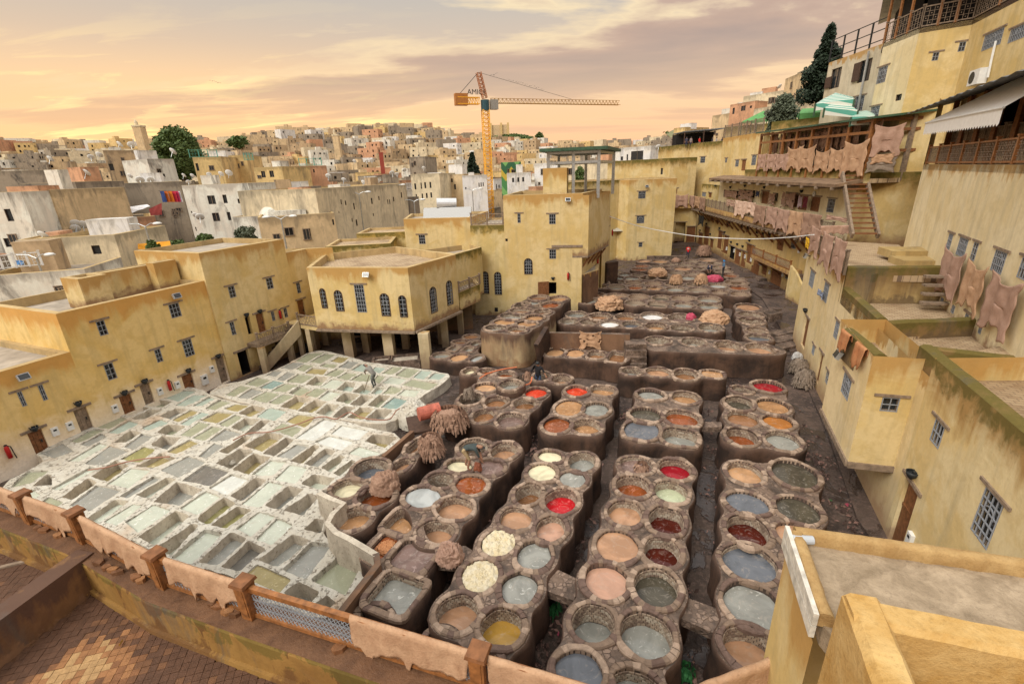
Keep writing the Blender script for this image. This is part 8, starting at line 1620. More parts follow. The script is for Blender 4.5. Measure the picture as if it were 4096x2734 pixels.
ribbon('straight brown board wall along the limed pits', [P('M', 1720, 1215, .1).xy, P('M', 1995, 990, .1).xy], -1.2, [.05, .1], .1, M_brownwall); ribbon('rust-stained wall closing the limed pits beside the big square grey basin', [P('C', 505, 668, .5).xy, P('C', 520, 740, .4).xy, P('C', 300, 1010, .2).xy, P('C', 215, 1100, .1).xy], -1.2, [.38, .3, .05, -.1], .11, M_brownwall)
# bridge slabs across the gutters
for lab, q, z in (('stone slab bridging the gutter below the grey basin of the bark-filled block', ('O', (110, 730), (215, 690), (430, 790), (375, 940), (150, 860)), -.12), ('stone slab bridging the gutter left of the rightmost front block', ('O', (1060, 1020), (1230, 920), (1480, 1010), (1500, 1090), (1440, 1190)), -.12), ('small stone bridge between the foamy block and the orange-brown block', ('E', (890, 840), (1135, 840), (1140, 900), (905, 905)), -.1),
                  ('dark slab between the bark-filled block and the wrung bundle', ('C', (900, 640), (1110, 640), (1190, 690), (1060, 770), (920, 760)), -.1)):
	m_ = MB(); pp = [P(q[0], x, y, z) for x, y in q[1:]]; pp = pp if area(pp) > 0 else pp[::-1]; m_.prism(pp, z - .25, z); m_.build('bridge_slab', M_vtop, None, label=lab, cat='slab')
o = thing('stone_step', P('L', 2185, 720, -1.2), 'square stone block on the street beside the single-file basins', 'stone block'); m_ = MB(); m_.box(P('L', 2185, 735, -1.0), (1.3, 1.2, .7), .35); m_.build('block', M_vtop, o)
for k in range(3): m_ = MB(); c = P('H', 735, 900 + k * 42, -1.15 + -.0 * k); m_.box(c + Vector((0, 0, .12 - .06 * k)), (2.4, .9, .25), .4); m_.build('street_step', M_vtop, None, label=['upper', 'middle', 'lower'][k] + ' broad step across the street by the doorway', cat='step')

# gutter rubble and scraps
m_ = MB(); rnd = random.Random(9); chips = [hidemat('scrap_dark', (.05, .03, .025), (.09, .055, .045)), hidemat('scrap_rose', (.20, .11, .09), (.28, .17, .14)), plain('scrap_green', (.04, .12, .04), .6, .3, 5), plain('scrap_pink', (.35, .06, .10), .6, .3, 5)]
gl = [((0.3, 8.0), (3.6, 20.5)), ((3.3, 6.5), (6.6, 19.5)), ((5.9, 6.5), (9.6, 21.8)), ((-3.2, 9), (1.2, 19.5)), ((10.9, 9), (14.2, 23)), ((17.9, 30.5), (17.4, 33.5)), ((2.0, 6.0), (3.4, 8.5)), ((1.0, 19.5), (13, 24.5))]
for i in range(9000):
	a_, b_ = gl[min(7, int(rnd.random() ** 1.1 * 8))]; f = rnd.random(); x = a_[0] + (b_[0] - a_[0]) * f + rnd.gauss(0, .38); y = a_[1] + (b_[1] - a_[1]) * f + rnd.gauss(0, .3)
	if nz(x, y, 1.6, 4) < -.05: continue
	s = rnd.uniform(.02, .075); p = Vector((x, y, -1.27 + rnd.uniform(0, .05))); u = Vector((rnd.gauss(0, 1), rnd.gauss(0, 1), rnd.gauss(0, .4))).normalized() * s * 1.5; v = u.orthogonal().normalized() * s; m_.mi = 0 if rnd.random() < .55 else (1 if rnd.random() < .97 else rnd.choice((2, 3))); m_.quad(p - u, p - v * .6 + Vector((0, 0, s * .5)), p + u, p + v)
m_.build('gutter_scraps', chips, None, kind='stuff', label='trampled scraps of skin and bark littering the gutters', cat='scraps')
for lab, q, c in (('crumpled green netting in the gutter beside the bridge slab', ('O', 140, 950, 272, 1035), (.04, .18, .06)), ('torn green and pink rags in the gutter at the bottom', ('O', 1150, 1415, 1270, 1530), (.20, .10, .09))): pile(lab, q, -1.25, plain('rag_' + lab.split()[1], c, .6, .4, 14), 30, len(lab), squash=.4, cat='rags')
# hoses and cable
def hose(label, pts, r, mat, cat='hose', name='hose'):
	m_ = MB(); q = []
	for i in range(len(pts) - 1):
		p0_, p1_, p2_, p3_ = pts[max(i - 1, 0)], pts[i], pts[i + 1], pts[min(i + 2, len(pts) - 1)]
		for k in range(8): t = k / 8; q.append(.5 * ((2 * p1_) + (p2_ - p0_) * t + (2 * p0_ - 5 * p1_ + 4 * p2_ - p3_) * t * t + (3 * p1_ - p0_ - 3 * p2_ + p3_) * t ** 3))
	m_.path(q + [pts[-1]], r, 6); m_.build(name, mat, None, label=label, cat=cat)
M_hose = plain('pink_brown_hose', (.33, .17, .12), .6, .1, 5, bmp=0); hose('long pinkish hose snaking over the limed pits', [P('M', x, y, -.5) for x, y in ((310, 1080), (460, 1015), (660, 1000), (900, 935), (1080, 870), (1180, 860), (1280, 880), (1400, 820), (1500, 860), (1620, 885), (1780, 880), (1860, 790), (2000, 765), (2250, 725))], .03, M_hose)
hose('brown hose lying across the left limed pits', [P('A', x, y, -.5) for x, y in ((590, 1475), (720, 1455), (850, 1420), (1000, 1395), (1140, 1385))], .03, M_hose); M_oh = plain('orange_hose', (.60, .18, .08), .5, .1, 5, bmp=0); hose('orange hose looping over the basins left of the man in black', [P('B', x, y, .15) for x, y in ((870, 860), (930, 825), (1020, 800), (1120, 785))], .035, M_oh)
hose('orange hose hanging beside the man in black', [P('B', 1175, 905, .3), P('B', 1210, 890, .6), P('B', 1222, 850, .8)], .035, M_oh); a_, b_ = P('K', 1880, 770, 0), 0; hose('pale cable strung across the far yard', [PD('N', 0, 590, 48), PD('N', 330, 705, 50), PD('N', 640, 770, 50), PD('N', 960, 815, 47), PD('N', 1400, 835, 43), PD('N', 1750, 822, 38), PD('N', 2010, 795, 33)], .035, M_white, 'cable', 'cable')
# kiosk
kp = P('N', 320, 1020, -1.2); ks = thing('kiosk', kp, 'little white-clothed stall with a grey awning beside the tower house', 'kiosk'); m_ = MB()
for sx_ in (-1.3, 1.3):
	for sy_ in (-.7, .7): m_ = MB(); m_.bar(kp + Vector((sx_, sy_ + .8, 0)), kp + Vector((sx_, sy_ + .8, 3.6)), .1); m_.build('post', M_white, ks)
m_ = MB(); m_.quad(kp + Vector((-3.4, -.6, 4.0)), kp + Vector((2.0, -.6, 3.9)), kp + Vector((2.0, 1.6, 4.9)), kp + Vector((-3.4, 1.6, 5.0))); m_.build('awning', plain('grey_tarp', (.40, .38, .32), .8, .15, 3), ks); m_ = MB(); m_.box(kp + Vector((0, .1, .95)), (2.4, .08, 1.7)); m_.build('cloth_front', M_white, ks)
m_ = MB(); a_, b_ = P('N', 440, 1015, -.7), P('N', 815, 1015, -.7); m_.bar(a_, b_, .5, .6); m_.build('low_wall', M_vtop, None, label='low pinkish wall in front of the square tower house', cat='wall')

# ---------------------------------------------------------------- our own terrace, bottom left
ZL, ZF = 3.55, 2.78
pt = [P('D', 135, 290, 4.36), P('R', 625, 95, 4.36), P('R', 1315, 450, 4.36), P('R', 2070, 690, 4.36), P('C', 1195, 1345, 4.36)]; pxy = [p.xy for p in pt]; k5 = P('F', 1440, 1345, 4.36).xy
dl = (pxy[4] - pxy[3]).normalized(); k9 = P('F', 900, 1567, 4.3).xy; d9 = (k9 - P('F', 1330, 1405, 4.3).xy).normalized()
# corner where the two rails meet
den = dl.x * d9.y - dl.y * d9.x; tt = ((k9.x - pxy[4].x) * d9.y - (k9.y - pxy[4].y) * d9.x) / den; cor = pxy[4] + dl * max(1.2, min(tt, 4.))
lf_ = pxy[0] + (pxy[0] - pxy[1]) * 1.6; line = [lf_] + pxy + [cor]
tr2 = thing('near_terrace', vec(pxy[2], ZF), 'our own wet terracotta-tiled terrace with its dark ledge and dividing wall', 'terrace'); inn_ = []
for i, p in enumerate(line): d = (line[min(i + 1, len(line) - 1)] - line[max(0, i - 1)]).normalized(); inn_.append((p, Vector((d.y, -d.x))))
m_ = MB(); rows = [[vec(p - n * .22, ZF - 4.5), vec(p - n * .22, ZL + .0), vec(p - n * .16, ZL + .04), vec(p + n * .36, ZL), vec(p + n * .38, ZL - .05), vec(p + n * .38, ZF + .1), vec(p + n * .44, ZF + .1), vec(p + n * .46, ZF - .02)] for p, n in inn_]
m_.grid([r for r in rows]); m_.build('ledge_wall', plaster('wet_ochre_ledge', (.27, .145, .045), (.36, .21, .065), moss=.3, grime=(.10, .05, .02), gh=.2, band=.05, dirt=.8, stain=(.10, .05, .02), rough=.6), tr2, top=ZL - .0, base=ZF)
m_ = MB(); m_.grid([[vec(p - n * .23, ZL + .045), vec(p + n * .37, ZL + .012)] for p, n in inn_]); M_ledge = hidemat('wet_dark_ledge', (.10, .048, .024), (.17, .085, .042), .5); m_.build('ledge_top', M_ledge, tr2)
fl = [lf_ + Vector((-.5, -.5))] + [p + n * .4 for p, n in inn_] + [Vector((1.2, -4)), Vector((-14, -4))]; m_ = MB(); pp = fl if area(fl) > 0 else fl[::-1]; m_.prism(pp, ZF - .3, ZF - .02); m_.build('tile_bed', M_ledge, tr2)
ca, cb = P('R', 735, 450, ZL).xy, P('R', 0, 980, ZL).xy; cd = (cb - ca).normalized(); cn_ = Vector((-cd.y, cd.x)); ce_ = ca + cd * 9
m_ = MB(); q = [ca + cn_ * .22, ca - cn_ * .22, ce_ - cn_ * .22, ce_ + cn_ * .22]; q = q if area(q) > 0 else q[::-1]; m_.prism(q, ZF - .1, ZL + .06); m_.build('dividing_wall', plaster('dark_damp_wall', (.17, .09, .05), (.24, .13, .06), moss=0, gh=.1, band=.4, stain=(.07, .04, .03), dirt=.6, rough=.6), tr2, top=ZL, base=ZF)
# tiles, laid diagonally, largest three hundred singly
tms = [hidemat('terracotta_tile_' + nm, c, tuple(v * 1.5 for v in c), .55, 2.5) for nm, c in (('dark', (.085, .042, .024)), ('brown', (.13, .062, .03)), ('red', (.18, .082, .036)), ('orange', (.25, .12, .05)), ('buff', (.34, .21, .095)))]
tme = []
for mt in tms: m_ = MB(); m_.box((0, 0, 0), (.130, .130, .03)); o = m_.build('tile', mt, None, at=(0, 0, 0)); tme.append(o.data); bpy.data.objects.remove(o)
td = (pxy[3] - pxy[1]).normalized(); ta = math.atan2(td.y, td.x) + R(38); e1 = Vector((math.cos(ta), math.sin(ta))); e2 = Vector((-e1.y, e1.x)); cand = []; o0 = pxy[2]; parr = [p[:] for p in fl]
for i in range(-90, 90):
	for j in range(-110, 110):
		c = o0 + e1 * (i * .137) + e2 * (j * .137); s = proj(c.x, c.y, ZF) if c.y > .5 else None
		if s and -60 < s[0] < 3000 and s[1] < 2800: cand.append((c, s))
ok = pip(parr, np.array([c[:] for c, s in cand])); cand = [c for c, k in zip(cand, ok) if k]
cand = [c for c in cand if abs((c[0] - ca).dot(cn_)) > .26 or (c[0] - ca).dot(cd) < 0]; cand.sort(key=lambda c: c[0].length); rest = MB()
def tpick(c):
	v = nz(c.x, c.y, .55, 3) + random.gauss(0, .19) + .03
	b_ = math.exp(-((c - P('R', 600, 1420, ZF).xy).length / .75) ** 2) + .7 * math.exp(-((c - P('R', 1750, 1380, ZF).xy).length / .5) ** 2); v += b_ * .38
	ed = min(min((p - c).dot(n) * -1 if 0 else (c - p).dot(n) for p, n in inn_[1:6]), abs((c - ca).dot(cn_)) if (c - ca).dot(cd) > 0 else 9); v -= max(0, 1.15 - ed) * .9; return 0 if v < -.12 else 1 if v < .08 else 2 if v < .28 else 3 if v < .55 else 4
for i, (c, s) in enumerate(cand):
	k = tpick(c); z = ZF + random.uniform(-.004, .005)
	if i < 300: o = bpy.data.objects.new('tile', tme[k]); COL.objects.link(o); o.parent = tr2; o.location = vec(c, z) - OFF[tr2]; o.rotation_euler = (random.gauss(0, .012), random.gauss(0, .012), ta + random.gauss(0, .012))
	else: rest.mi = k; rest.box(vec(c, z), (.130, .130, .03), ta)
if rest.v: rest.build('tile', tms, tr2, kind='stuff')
# railing
rl = thing('near_railing', vec(pxy[2], ZL), 'near wooden railing with square capped posts and a twisted wire panel', 'railing'); H_ = 4.36 - ZL
def npost(p, a, s=.235): 
	m_ = MB(); b = vec(p, ZL + .03); M = Matrix.Rotation(a, 3, 'Z'); q = lambda k: [M @ Vector((x * k, y * k, 0)) for x, y in ((-1, -1), (1, -1), (1, 1), (-1, 1))]; m_.hexa([b + v for v in q(s * .46)], [b + v + Vector((0, 0, H_ - .06)) for v in q(s * .5)]); po = m_.build('post', M_woodo, rl)
	m_ = MB(); m_.hexa([b + v + Vector((0, 0, H_ - .06)) for v in q(s * .68)], [b + v + Vector((0, 0, H_)) for v in q(s * .62)]); m_.build('cap', M_woodg if 0 else M_wood, po)
	for k in range(4): m_ = MB(); c = b + M @ (Matrix.Rotation(k * math.pi / 2, 3, 'Z') @ Vector((0, -s * .5, H_ * .48))); m_.box(c, (s * .62, .012, H_ * .74), a + k * math.pi / 2); m_.build('panel', M_woodo, po)
for i, p in enumerate(pxy + [cor]): d = (line[min(i + 2, len(line) - 1)] - line[i]).normalized(); npost(p, math.atan2(d.y, d.x))
npost(k5, .3, .24)
for i in range(len(line) - 1):
	a_, b_ = line[i], line[i + 1]
	for z, w_, h_ in ((4.24, .09, .10), (ZL + .10, .09, .07)): m_ = MB(); m_.bar(vec(a_, z), vec(b_, z), w_, h_); m_.build('rail', M_woodo, rl)
	L_ = (b_ - a_).length; m_ = MB(); n_ = int(L_ / .085); e_ = (b_ - a_) / L_; z0_, z1_ = ZL + .13, 4.2; hh = z1_ - z0_
	for k in range(-6, n_ + 1):
		for sgn in (1, -1):
			pts = []
			for q in range(7):
				f = q / 6; u = (k + (f * 6 if sgn > 0 else 6 - f * 6)) * .085
				if 0 <= u <= L_: pts.append(vec(a_ + e_ * u + Vector((e_.y, -e_.x)) * .012 * (q % 2 * 2 - 1) * sgn, z0_ + hh * f))
			for a2, b2 in zip(pts, pts[1:]): m_.bar(a2, b2, .011)
	m_.build('wire_panel', M_iron, rl, kind='stuff')
m_ = MB(); m_.bar(vec(k5, 4.22), vec(cor, 4.22), .09, .1); m_.build('rail', M_woodo, rl); m_ = MB(); m_.bar(vec(k5, 4.22), vec(k5, 4.22) + Vector((.9, .3, 0)), .09, .1); m_.build('rail', M_woodo, rl)
for i, (a_, b_, f0_, f1_, l, s) in enumerate(((line[0], line[1], .35, .98, 'tan skin over the railing at the left edge of the picture', .50), (line[1], line[2], .04, .94, 'tan skin on the railing between the first and second posts', .50), (line[2], line[3], .08, .94, 'tan skin with long tatters on the railing above the dividing wall', .55), (line[3], line[4], .12, .95, 'smooth tan skin on the railing left of the bare wire panel', .52),
		(line[4], line[5], .50, .97, 'long tan skin on the railing right of the bare wire panel', .58), (line[5], line[6], .06, .98, 'tan skin on the last railing bay at the bottom edge', .55), (cor, k5, .1, .93, 'tan skin on the railing coming back up at the bottom right', .4))):
	p0_, p1_ = a_.lerp(b_, f0_), a_.lerp(b_, f1_); drape(l, p0_, p1_, 4.315, s, s * .8, H_tan, 200 + i, tongues=.55)
rnd = random.Random(4)
for i, (t, x, y, l) in enumerate((('R', 325, 235, 'small roof stone nearest the left edge'), ('R', 370, 255, 'flat roof stone on a stack of shards at the left'), ('R', 495, 300, 'dark stone below the tatters at the left'), ('R', 835, 525, 'stone against the foot of the second post'), ('R', 910, 570, 'first of three flat stones below the torn skin'), ('R', 965, 590, 'second of three flat stones below the torn skin'), ('R', 1005, 605, 'third of three flat stones below the torn skin'),
		('R', 1155, 655, 'orange flat stone left of the third post'), ('R', 1205, 680, 'brown flat stone beside the third post'), ('R', 1815, 880, 'flat stone below the smooth skin'), ('R', 1862, 900, 'broken stone below the smooth skin'), ('R', 1950, 940, 'upright orange stone left of the fourth post'), ('R', 2010, 970, 'squarish stone left of the fourth post'), ('C', 255, 1325, 'pale lone stone on the ledge below the wire panel'))):
	p = P(t, x, y, ZL + .06); m_ = MB(); a0 = rnd.uniform(0, 6); k = 6; sz = rnd.uniform(.09, .13); q = [p + Vector((math.cos(a0 + j * 6.28 / k) * sz * rnd.uniform(.7, 1.2), math.sin(a0 + j * 6.28 / k) * sz * .8 * rnd.uniform(.7, 1.1), -.035)) for j in range(k)]; m_.hexa(q, [v + Vector((rnd.uniform(-.01, .01), 0, rnd.uniform(.05, .09))) for v in q]); m_.build('loose_stone', [tms[1], tms[2], tms[3]][i % 3], None, label=l, cat='stone')
for i, (t, x, y, l) in enumerate((('R', 690, 830, 'yellow dry leaf beside the dividing wall'), ('R', 775, 735, 'brown leaf in the ledge corner'), ('R', 1455, 1010, 'yellow leaf near the middle of the ledge foot'), ('R', 2050, 1270, 'yellow leaves below the fourth post'), ('R', 190, 1180, 'yellow leaf at the left foot of the dividing wall'), ('R', 1050, 1210, 'curled brown leaf on the tiles'))):
	p = P(t, x, y, ZF + .03); m_ = MB(); m_.grid([[p + Vector((j * .05 * math.cos(i) - k * .02, j * .05 * math.sin(i) + k * .03, .02 * abs(k - 1) + .01 * j)) for k in range(3)] for j in range(4)]); m_.build('dry_leaf', plain('dry_leaf_yellow', (.38, .22, .04), .8, .3, 20), None, label=l, cat='leaf')
m_ = MB(); p = P('R', 140, 540, ZF + .03); m_.box(p, (.85, .09, .05), .35); m_.build('broken_stick', M_woodg, None, label='weathered stick lying on the tiles behind the dividing wall', cat='stick')

# ---------------------------------------------------------------- roof and parapet at the bottom right
ZR = 6.3
A_, B_ = P('G', 140, 560, ZR), P('G', 1800, 800, ZR); C_ = P('G', 340, 1140, ZR); E_ = P('G', 1800, 1230, ZR)
ar = thing('near_roof', Vector((4, 4, ZR - 3)), 'flat weathered roof with rounded edge and white board fascia at the bottom right', 'roof')
q = [A_.xy, B_.xy, E_.xy + Vector((0, -1.5)), C_.xy + Vector((.1, -.9)), C_.xy]; q = q if area(q) > 0 else q[::-1]; m_ = MB(); m_.prism(q, ZR - .35, ZR - .08); m_.build('roof_surface', M_earthen, ar)
def edge(a, b, z, w_, h_, name, root, mat, seed=0):
	a, b = Vector(a[:2]), Vector(b[:2]); L_ = (b - a).length; e = (b - a) / L_; n = Vector((e.y, -e.x)); k = int(L_ / .07); rows = []
	for i in range(k + 1):
		p = a + e * (L_ * i / k); j = .022 * nz(p.x, p.y, 6, seed) + .012 * nz(p.x, p.y, 21, seed); rows.append([vec(p + n * (w_ * s + j), z + h_ * t + j) for s, t in ((-.55, -1), (-.5, .6), (-.25, 1), (.25, 1), (.5, .6), (.55, -1))])
	m_ = MB(); m_.grid(rows); m_.quad(*rows[0][::-1]); m_.quad(*rows[-1]); m_.build(name, mat, root, smooth=True, top=z + h_, base=z - 9)
M_kerb = hidemat('crumbly_ochre_kerb', (.36, .22, .085), (.48, .32, .14), .9, 1.5); edge(A_, B_, ZR, .16, .09, 'kerb', ar, M_kerb); edge(A_.lerp(C_, .04), C_, ZR, .16, .09, 'kerb', ar, M_kerb, 3)
d_ = (C_ - A_).normalized(); n2 = Vector((-.15, -.02, 0))
for k in range(2): m_ = MB(); a_, b_ = A_ + n2 * (.75 + .0 * k) + Vector((0, 0, .03 - .17 * k)) - d_ * .05, C_ + n2 * .75 + Vector((0, 0, .03 - .17 * k)); m_.bar(a_, b_, .05, .155); m_.build('fascia_board', plain('whitewashed_board', (.58, .55, .48), .75, .35, 8), ar)
m_ = MB(); c = P('G', 190, 598, ZR + .04); m_.tube(c + Vector((-.17, .02, 0)), c + Vector((.12, -.02, 0)), .055, 16); m_.build('drain_pipe', plain('grey_plastic_pipe', (.42, .45, .48), .4, .05, 4, bmp=0), ar)
wall(ar, (C_ + n2 * .5), (A_ + n2 * .5), -1.3, ZR - .3, (), M_yel); wall(ar, A_ + n2 * .5, B_, -1.3, ZR - .3, (), M_yel)
ZP = 7.0; D1, D2 = P('G', 470, 950, ZP), P('G', 1800, 1210, ZP); D3 = P('G', 690, 1560, ZP); D3 = D1 + (D3 - D1) * 1.5
pr = thing('near_parapet', Vector((4, 3, 5)), 'thick orange-yellow parapet enclosing a littered roof pit at the bottom right', 'parapet'); M_par = hidemat('orange_yellow_render', (.46, .265, .075), (.60, .41, .17), .9, .8)
for a_, b_, nm in ((D1, D2, 0), (D1, D3, 1)):
	a2, b2 = a_.xy, b_.xy; e_ = (b2 - a2).normalized(); n_ = Vector((e_.y, -e_.x)) * (1 if nm == 0 else -1); rows = []; L_ = (b2 - a2).length; k = int(L_ / .08); a2 = a2 - e_ * .0
	for i in range(k + 1): p = a2 + e_ * (L_ * i / k); j = .018 * nz(p.x, p.y, 5) + .008 * nz(p.x, p.y, 18); rows.append([vec(p - n_ * .02, ZP - 3), vec(p - n_ * .01, ZP - .06 + j), vec(p + n_ * .05, ZP + j), vec(p + n_ * .25, ZP + j + .012 * nm), vec(p + n_ * .30, ZP - .05 + j), vec(p + n_ * .31, ZP - 1.0)])
	m_ = MB(); m_.grid(rows if nm == 0 else [r[::-1] for r in rows]); m_.quad(*rows[0]); m_.build('parapet_wall', M_par, pr, top=ZP + 1, base=ZP - 9, smooth=False)
pitp = [D1.xy, D2.xy, D2.xy + Vector((0, -2)), D3.xy]; pitp = pitp if area(pitp) > 0 else pitp[::-1]; m_ = MB(); m_.prism(inset(pitp, .1), ZP - 1.2, ZP - .85); m_.build('pit_floor', M_ledge, pr)
a_, b_ = P('G', 745, 1320, ZP - .55), P('G', 1800, 1570, ZP - .55); m_ = MB(); m_.bar(a_, b_, .06, .05); m_.build('pale_ridge', M_white, pr); m_ = MB(); m_.bar(a_ - Vector((0, .05, .14)), b_ - Vector((0, .05, .14)), .08, .22); m_.build('skirting', M_par, pr)
m_ = MB()
for i in range(500): p = P('G', random.uniform(760, 1500), random.uniform(1440, 1640), ZP - .82); d = Vector((random.gauss(0, 1), random.gauss(0, 1), random.gauss(0, .3))).normalized(); m_.bar(p, p + d * random.uniform(.03, .14), random.uniform(.004, .02)); m_.m[-6:] = [random.choice((0, 0, 0, 1, 2))] * 6
m_.build('litter', [M_wooddk, M_woodg, M_white], None, kind='stuff', label='twigs and litter in the roof pit at the bottom right corner', cat='litter')

# ---------------------------------------------------------------- people
def person(label, base, face, J, cols, h=1.72, hat=None, back=None):
	"J: joint positions for a 1.72 m figure, x right, y forward, z up"
	root = thing('person', base, label, 'person'); s = h / 1.72; rz = Matrix.Rotation(face, 3, 'Z'); g_ = lambda p: rz @ (Vector(p) * s)
	vs = []; es = []; rr = []; tag = []
	def add(p, r, par, t): vs.append(g_(p)); rr.append(r * s); tag.append(t); es.append((par, len(vs) - 1)) if par is not None else None; return len(vs) - 1
	pe = add(J['pelvis'], .145, None, 1); wa = add(Vector(J['pelvis']).lerp(Vector(J['chest']), .5), .135, pe, 0); ch = add(J['chest'], .165, wa, 0); nk = add(J['neck'], .062, ch, 2); hd = add(J['head'], .095, nk, 2); hv = Vector(J['head']) - Vector(J['neck']); add(Vector(J['head']) + hv.normalized() * .11, .08, hd, 2)
	for sd in ('l', 'r'):
		sh_ = add(J['sh' + sd], .075, ch, 0); el_ = add(J['el' + sd], .05, sh_, 0); wr = add(J['ha' + sd], .034, el_, 2); dd = (Vector(J['ha' + sd]) - Vector(J['el' + sd])).normalized(); sx_ = dd.orthogonal().normalized(); pm = add(Vector(J['ha' + sd]) + dd * .06, .038, wr, 2)
		for k in range(4): o_ = sx_ * (.03 * (k - 1.5)); f1 = add(Vector(J['ha' + sd]) + dd * .12 + o_, .010, pm, 2); add(Vector(J['ha' + sd]) + dd * (.155 + .01 * (k in (1, 2))) + o_ + dd.cross(sx_) * .03, .008, f1, 2)
		t1 = add(Vector(J['ha' + sd]) + dd * .05 + sx_ * .05, .011, wr, 2); add(Vector(J['ha' + sd]) + dd * .09 + sx_ * .06, .009, t1, 2)
		hp = add(J['hi' + sd], .105, pe, 1); kn = add(J['kn' + sd], .068, hp, 1); fo = add(J['an' + sd], .045, kn, 3); fw = Vector(J['an' + sd]) + Vector((0, .14, -.05)); add(fw, .035, fo, 3)
	me = bpy.data.meshes.new('figure'); me.from_pydata([tuple(v) for v in vs], es, []); o = bpy.data.objects.new('body', me); COL.objects.link(o); md = o.modifiers.new('s', 'SKIN'); md.use_smooth_shade = True
	for i, v in enumerate(me.skin_vertices[0].data): v.radius = (rr[i], rr[i]); v.use_root = i == 0
	o.modifiers.new('u', 'SUBSURF').levels = 1; dg = bpy.context.evaluated_depsgraph_get(); m2 = bpy.data.meshes.new_from_object(o.evaluated_get(dg)); bpy.data.objects.remove(o)
	for c in cols: m2.materials.append(c)
	V = np.array([v[:] for v in vs])
	for p in m2.polygons:
		c = np.array(p.center[:]); best = None
		for a, b in es:
			A, B = V[a], V[b]; t = np.clip(np.dot(c - A, B - A) / (np.dot(B - A, B - A) + 1e-9), 0, 1); d = np.linalg.norm(c - A - (B - A) * t) - (rr[a] + (rr[b] - rr[a]) * t)
			if best is None or d < best[0]: best = (d, tag[b] if t > .35 or tag[b] != 2 else tag[a])
		p.material_index = best[1]
	o = bpy.data.objects.new('body', m2); COL.objects.link(o); o.parent = root
	hc = g_(Vector(J['head'])); m_ = MB(); up_ = (rz @ hv).normalized(); fw = (rz @ Vector((0, 1, 0))).normalized()
	mp = lambda mat, nm: m_.build(nm, mat, root, smooth=True)
	OFF[root] = Vector((0, 0, 0)); k = .122 * s
	for r_, nm, mt in ((1., 'hat' if hat else 'hair', hat or M_black),):
		rows = []
		for j in range(7):
			th = j / 6 * 1.75; rows.append([hc + up_ * (.05 * s) + (Vector((math.cos(a) * math.sin(th), math.sin(a) * math.sin(th), 0)) * .98 + up_ * math.cos(th)) * k * r_ - fw * .018 for a in [i * .5236 for i in range(12)]])
		m_.grid(rows[::-1], close=True); mp(mt, nm)
	m_ = MB(); m_.hexa([hc + fw * .09 * s + Vector((-.012, 0, -.01)), hc + fw * .09 * s + Vector((.012, 0, -.01)), hc + fw * .08 * s + Vector((0, 0, .04))], [hc + fw * .125 * s + Vector((-.008, 0, -.012)), hc + fw * .125 * s + Vector((.008, 0, -.012)), hc + fw * .10 * s + Vector((0, 0, .03))]); mp(cols[2], 'nose')
	if back: back(root, g_)
	OFF[root] = Vector(base); return root
SK = plain('skin', (.32, .17, .11), .6, .1, 9, bmp=0); clo = lambda n, c: plain(n, c, .85, .15, 9, bmp=.2)
stand = dict(pelvis=(0, 0, .95), chest=(0, .0, 1.32), neck=(0, .01, 1.48), head=(0, .03, 1.58), shl=(-.19, 0, 1.42), shr=(.19, 0, 1.42), ell=(-.26, .0, 1.14), elr=(.26, .0, 1.14), hal=(-.27, .08, .9), har=(.27, .1, .9), hil=(-.1, 0, .9), hir=(.1, 0, .9), knl=(-.11, .03, .5), knr=(.11, .0, .5), anl=(-.11, .0, .07), anr=(.11, -.02, .07))
bend = dict(pelvis=(0, -.15, .90), chest=(0, .25, 1.02), neck=(0, .42, 1.00), head=(0, .53, .97), shl=(-.18, .36, 1.0), shr=(.18, .36, 1.0), ell=(-.20, .44, .72), elr=(.20, .46, .72), hal=(-.12, .52, .46), har=(.12, .56, .44), hil=(-.1, -.12, .86), hir=(.1, -.12, .86), knl=(-.13, -.02, .47), knr=(.13, .1, .48), anl=(-.14, -.14, .07), anr=(.14, .0, .07))
stir = dict(bend, chest=(0, .18, 1.15), neck=(0, .33, 1.25), head=(0, .43, 1.30), shl=(-.18, .26, 1.2), shr=(.18, .26, 1.2), ell=(-.2, .42, .98), elr=(.2, .40, .95), hal=(-.02, .55, .80), har=(.04, .50, .95), pelvis=(0, -.12, .90))
b = P('B', 795, 1462, .05); person('barelegged worker in dark shirt and tan shorts bending over the red-brown basin', b, R(-95), bend, [clo('dark_teal_shirt', (.05, .065, .065)), clo('tan_shorts', (.36, .27, .15)), SK, SK], 1.7)
pile('wet red-brown skin in the hands of the bending worker', ('B', 828, 1432, 888, 1486), .0, hidemat('wet_rust_hide', (.20, .06, .03), (.32, .11, .06), .35), 0, 77, cat='hide')
b = P('M', 1635, 578, -.75); person('worker in grey overalls stirring a limed pit with a pole', b, R(60), stir, [clo('grey_overall', (.22, .21, .19)), clo('grey_trousers', (.17, .18, .17)), SK, clo('dark_boots', (.06, .07, .07))], 1.68)
m_ = MB(); m_.tube(P('M', 1538, 630, -1.1), P('M', 1590, 470, .35), .022); m_.build('stirring_pole', M_woodg, None, label='wooden pole held by the worker in grey overalls', cat='pole')
b = P('B', 1262, 860, .0) - Vector((0, 0, .75)); sit = dict(stand, shl=(-.2, 0, 1.4), ell=(-.34, .05, 1.2), hal=(-.45, .1, 1.02), elr=(.36, .05, 1.15), har=(.6, .18, .92)); person('man in a black shirt standing waist-deep in a dark basin', b, R(160), sit, [clo('black_shirt', (.015, .015, .018)), clo('blue_jeans', (.06, .09, .16)), SK, M_black], 1.75)
pile('brown skin held by the man in black beside the orange hose', ('B', 1165, 812, 1215, 885), .05, H_brown, 20, 78, cat='hide')
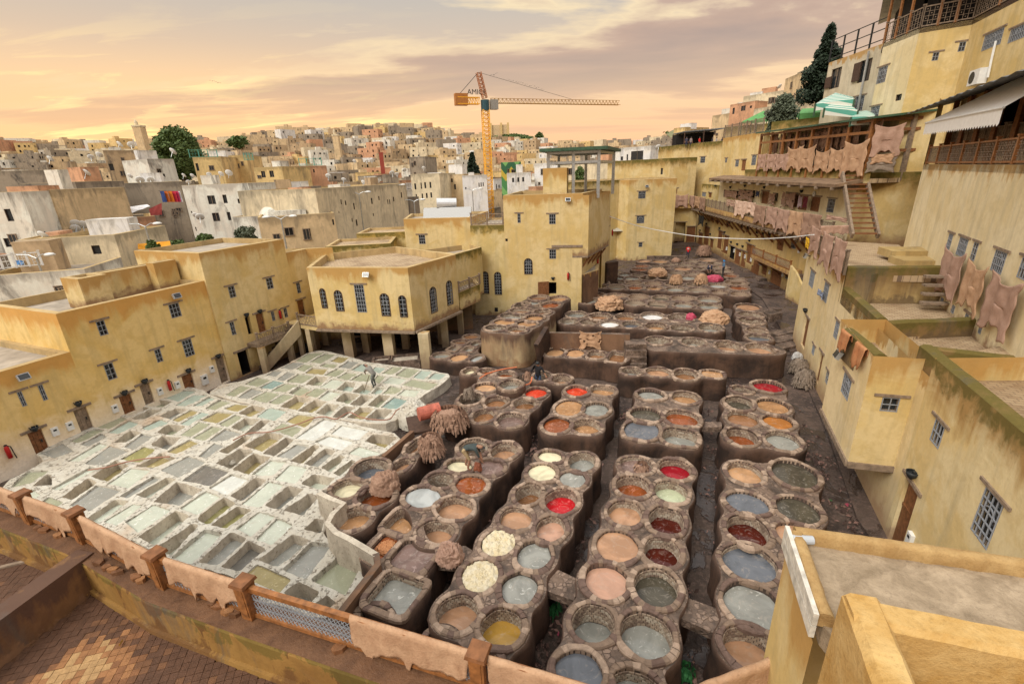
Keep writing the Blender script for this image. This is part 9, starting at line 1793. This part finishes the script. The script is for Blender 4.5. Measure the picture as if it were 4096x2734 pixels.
def print_(root, g_):
	m_ = MB(); c = [g_((x, -.175, z)) for x, z in ((-.13, 1.22), (.13, 1.22), (.13, 1.38), (-.13, 1.38))]; m_.quad(*c); m_.build('white_print', M_white, root)
	cu = bpy.data.curves.new('t', 'FONT'); cu.body = 'Bwel'; cu.size = .13; cu.align_x = 'CENTER'; to = bpy.data.objects.new('t', cu); COL.objects.link(to); dg = bpy.context.evaluated_depsgraph_get(); me = bpy.data.meshes.new_from_object(to.evaluated_get(dg)); bpy.data.objects.remove(to); lt = bpy.data.objects.new('lettering', me); COL.objects.link(lt); lt.parent = root; me.materials.clear(); me.materials.append(M_black); lt.location = g_((0, -.185, 1.26)); lt.rotation_euler = (R(90), 0, root_face[0])
root_face = [R(-25)]
b = P('N', 822, 1015, -1.15); person('person in a bright red shirt with a white back print walking away', b, root_face[0], stand, [clo('bright_red_shirt', (.70, .02, .015)), clo('dark_jeans', (.03, .04, .08)), SK, M_black], 1.75, hat=clo('maroon_cap', (.10, .03, .04)), back=print_)
b = P('N', 1152, 1185, -.12); person('man in a blue knitted cap and blue jacket beside the magenta skins', b, R(85), dict(stand, hal=(-.2, .3, 1.0), har=(.2, .3, 1.0)), [clo('blue_jacket', (.08, .15, .24)), clo('black_trousers', (.02, .02, .025)), SK, M_black], 1.66, hat=clo('bright_blue_cap', (.02, .22, .55)))
b = P('N', 1030, 1170, -.2); person('man in navy with white head cloth stooping over the magenta skins', b, R(150), bend, [clo('navy_shirt', (.025, .03, .06)), clo('navy_trousers', (.02, .02, .04)), SK, M_black], 1.72, hat=clo('grey_head_cloth', (.30, .30, .33)))
for i, (x, c) in enumerate(((85, (.05, .05, .08)), (115, (.3, .25, .25)), (172, (.6, .03, .02)), (258, (.05, .05, .06)), (285, (.35, .33, .33)), (325, (.03, .03, .05)))): person(['cafe guest at the far left post', 'second cafe guest beside the left post', 'cafe guest in red in the roof cafe', 'dark-clad guest in the right half of the roof cafe', 'pale-clad guest in the right half of the roof cafe', 'guest at the right end of the roof cafe'][i], PD('I', x, 935, 90.5) - Vector((0, 0, 1.35)), R(180 + 20 * i), stand, [clo('guest_clothes_%d' % 0 if 0 else 'guest_' + 'navy rose red black pale dark'.split()[i], c), clo('dark_jeans', (.03, .04, .08)), SK, M_black], 1.7)
# loose pale stones and chunks lying in the limed pits, labels already said by place
for i, (t, x, y, l) in enumerate((('A', 1848, 1340, 'pale stone lying on a dry pit ledge'), ('A', 1556, 1425, 'pale stone in the deep empty pit left of it'), ('R', 1530, 345, 'pale stone in a deep pit above the railing'))):
	p = P(t, x, y, -1.0); m_ = MB(); m_.lathe(p, [(0, -.1), (.12, -.08), (.14, 0), (.1, .09), (0, .12)], 7, 1.3); m_.build('pale_stone', M_lime, None, label=l, cat='stone')
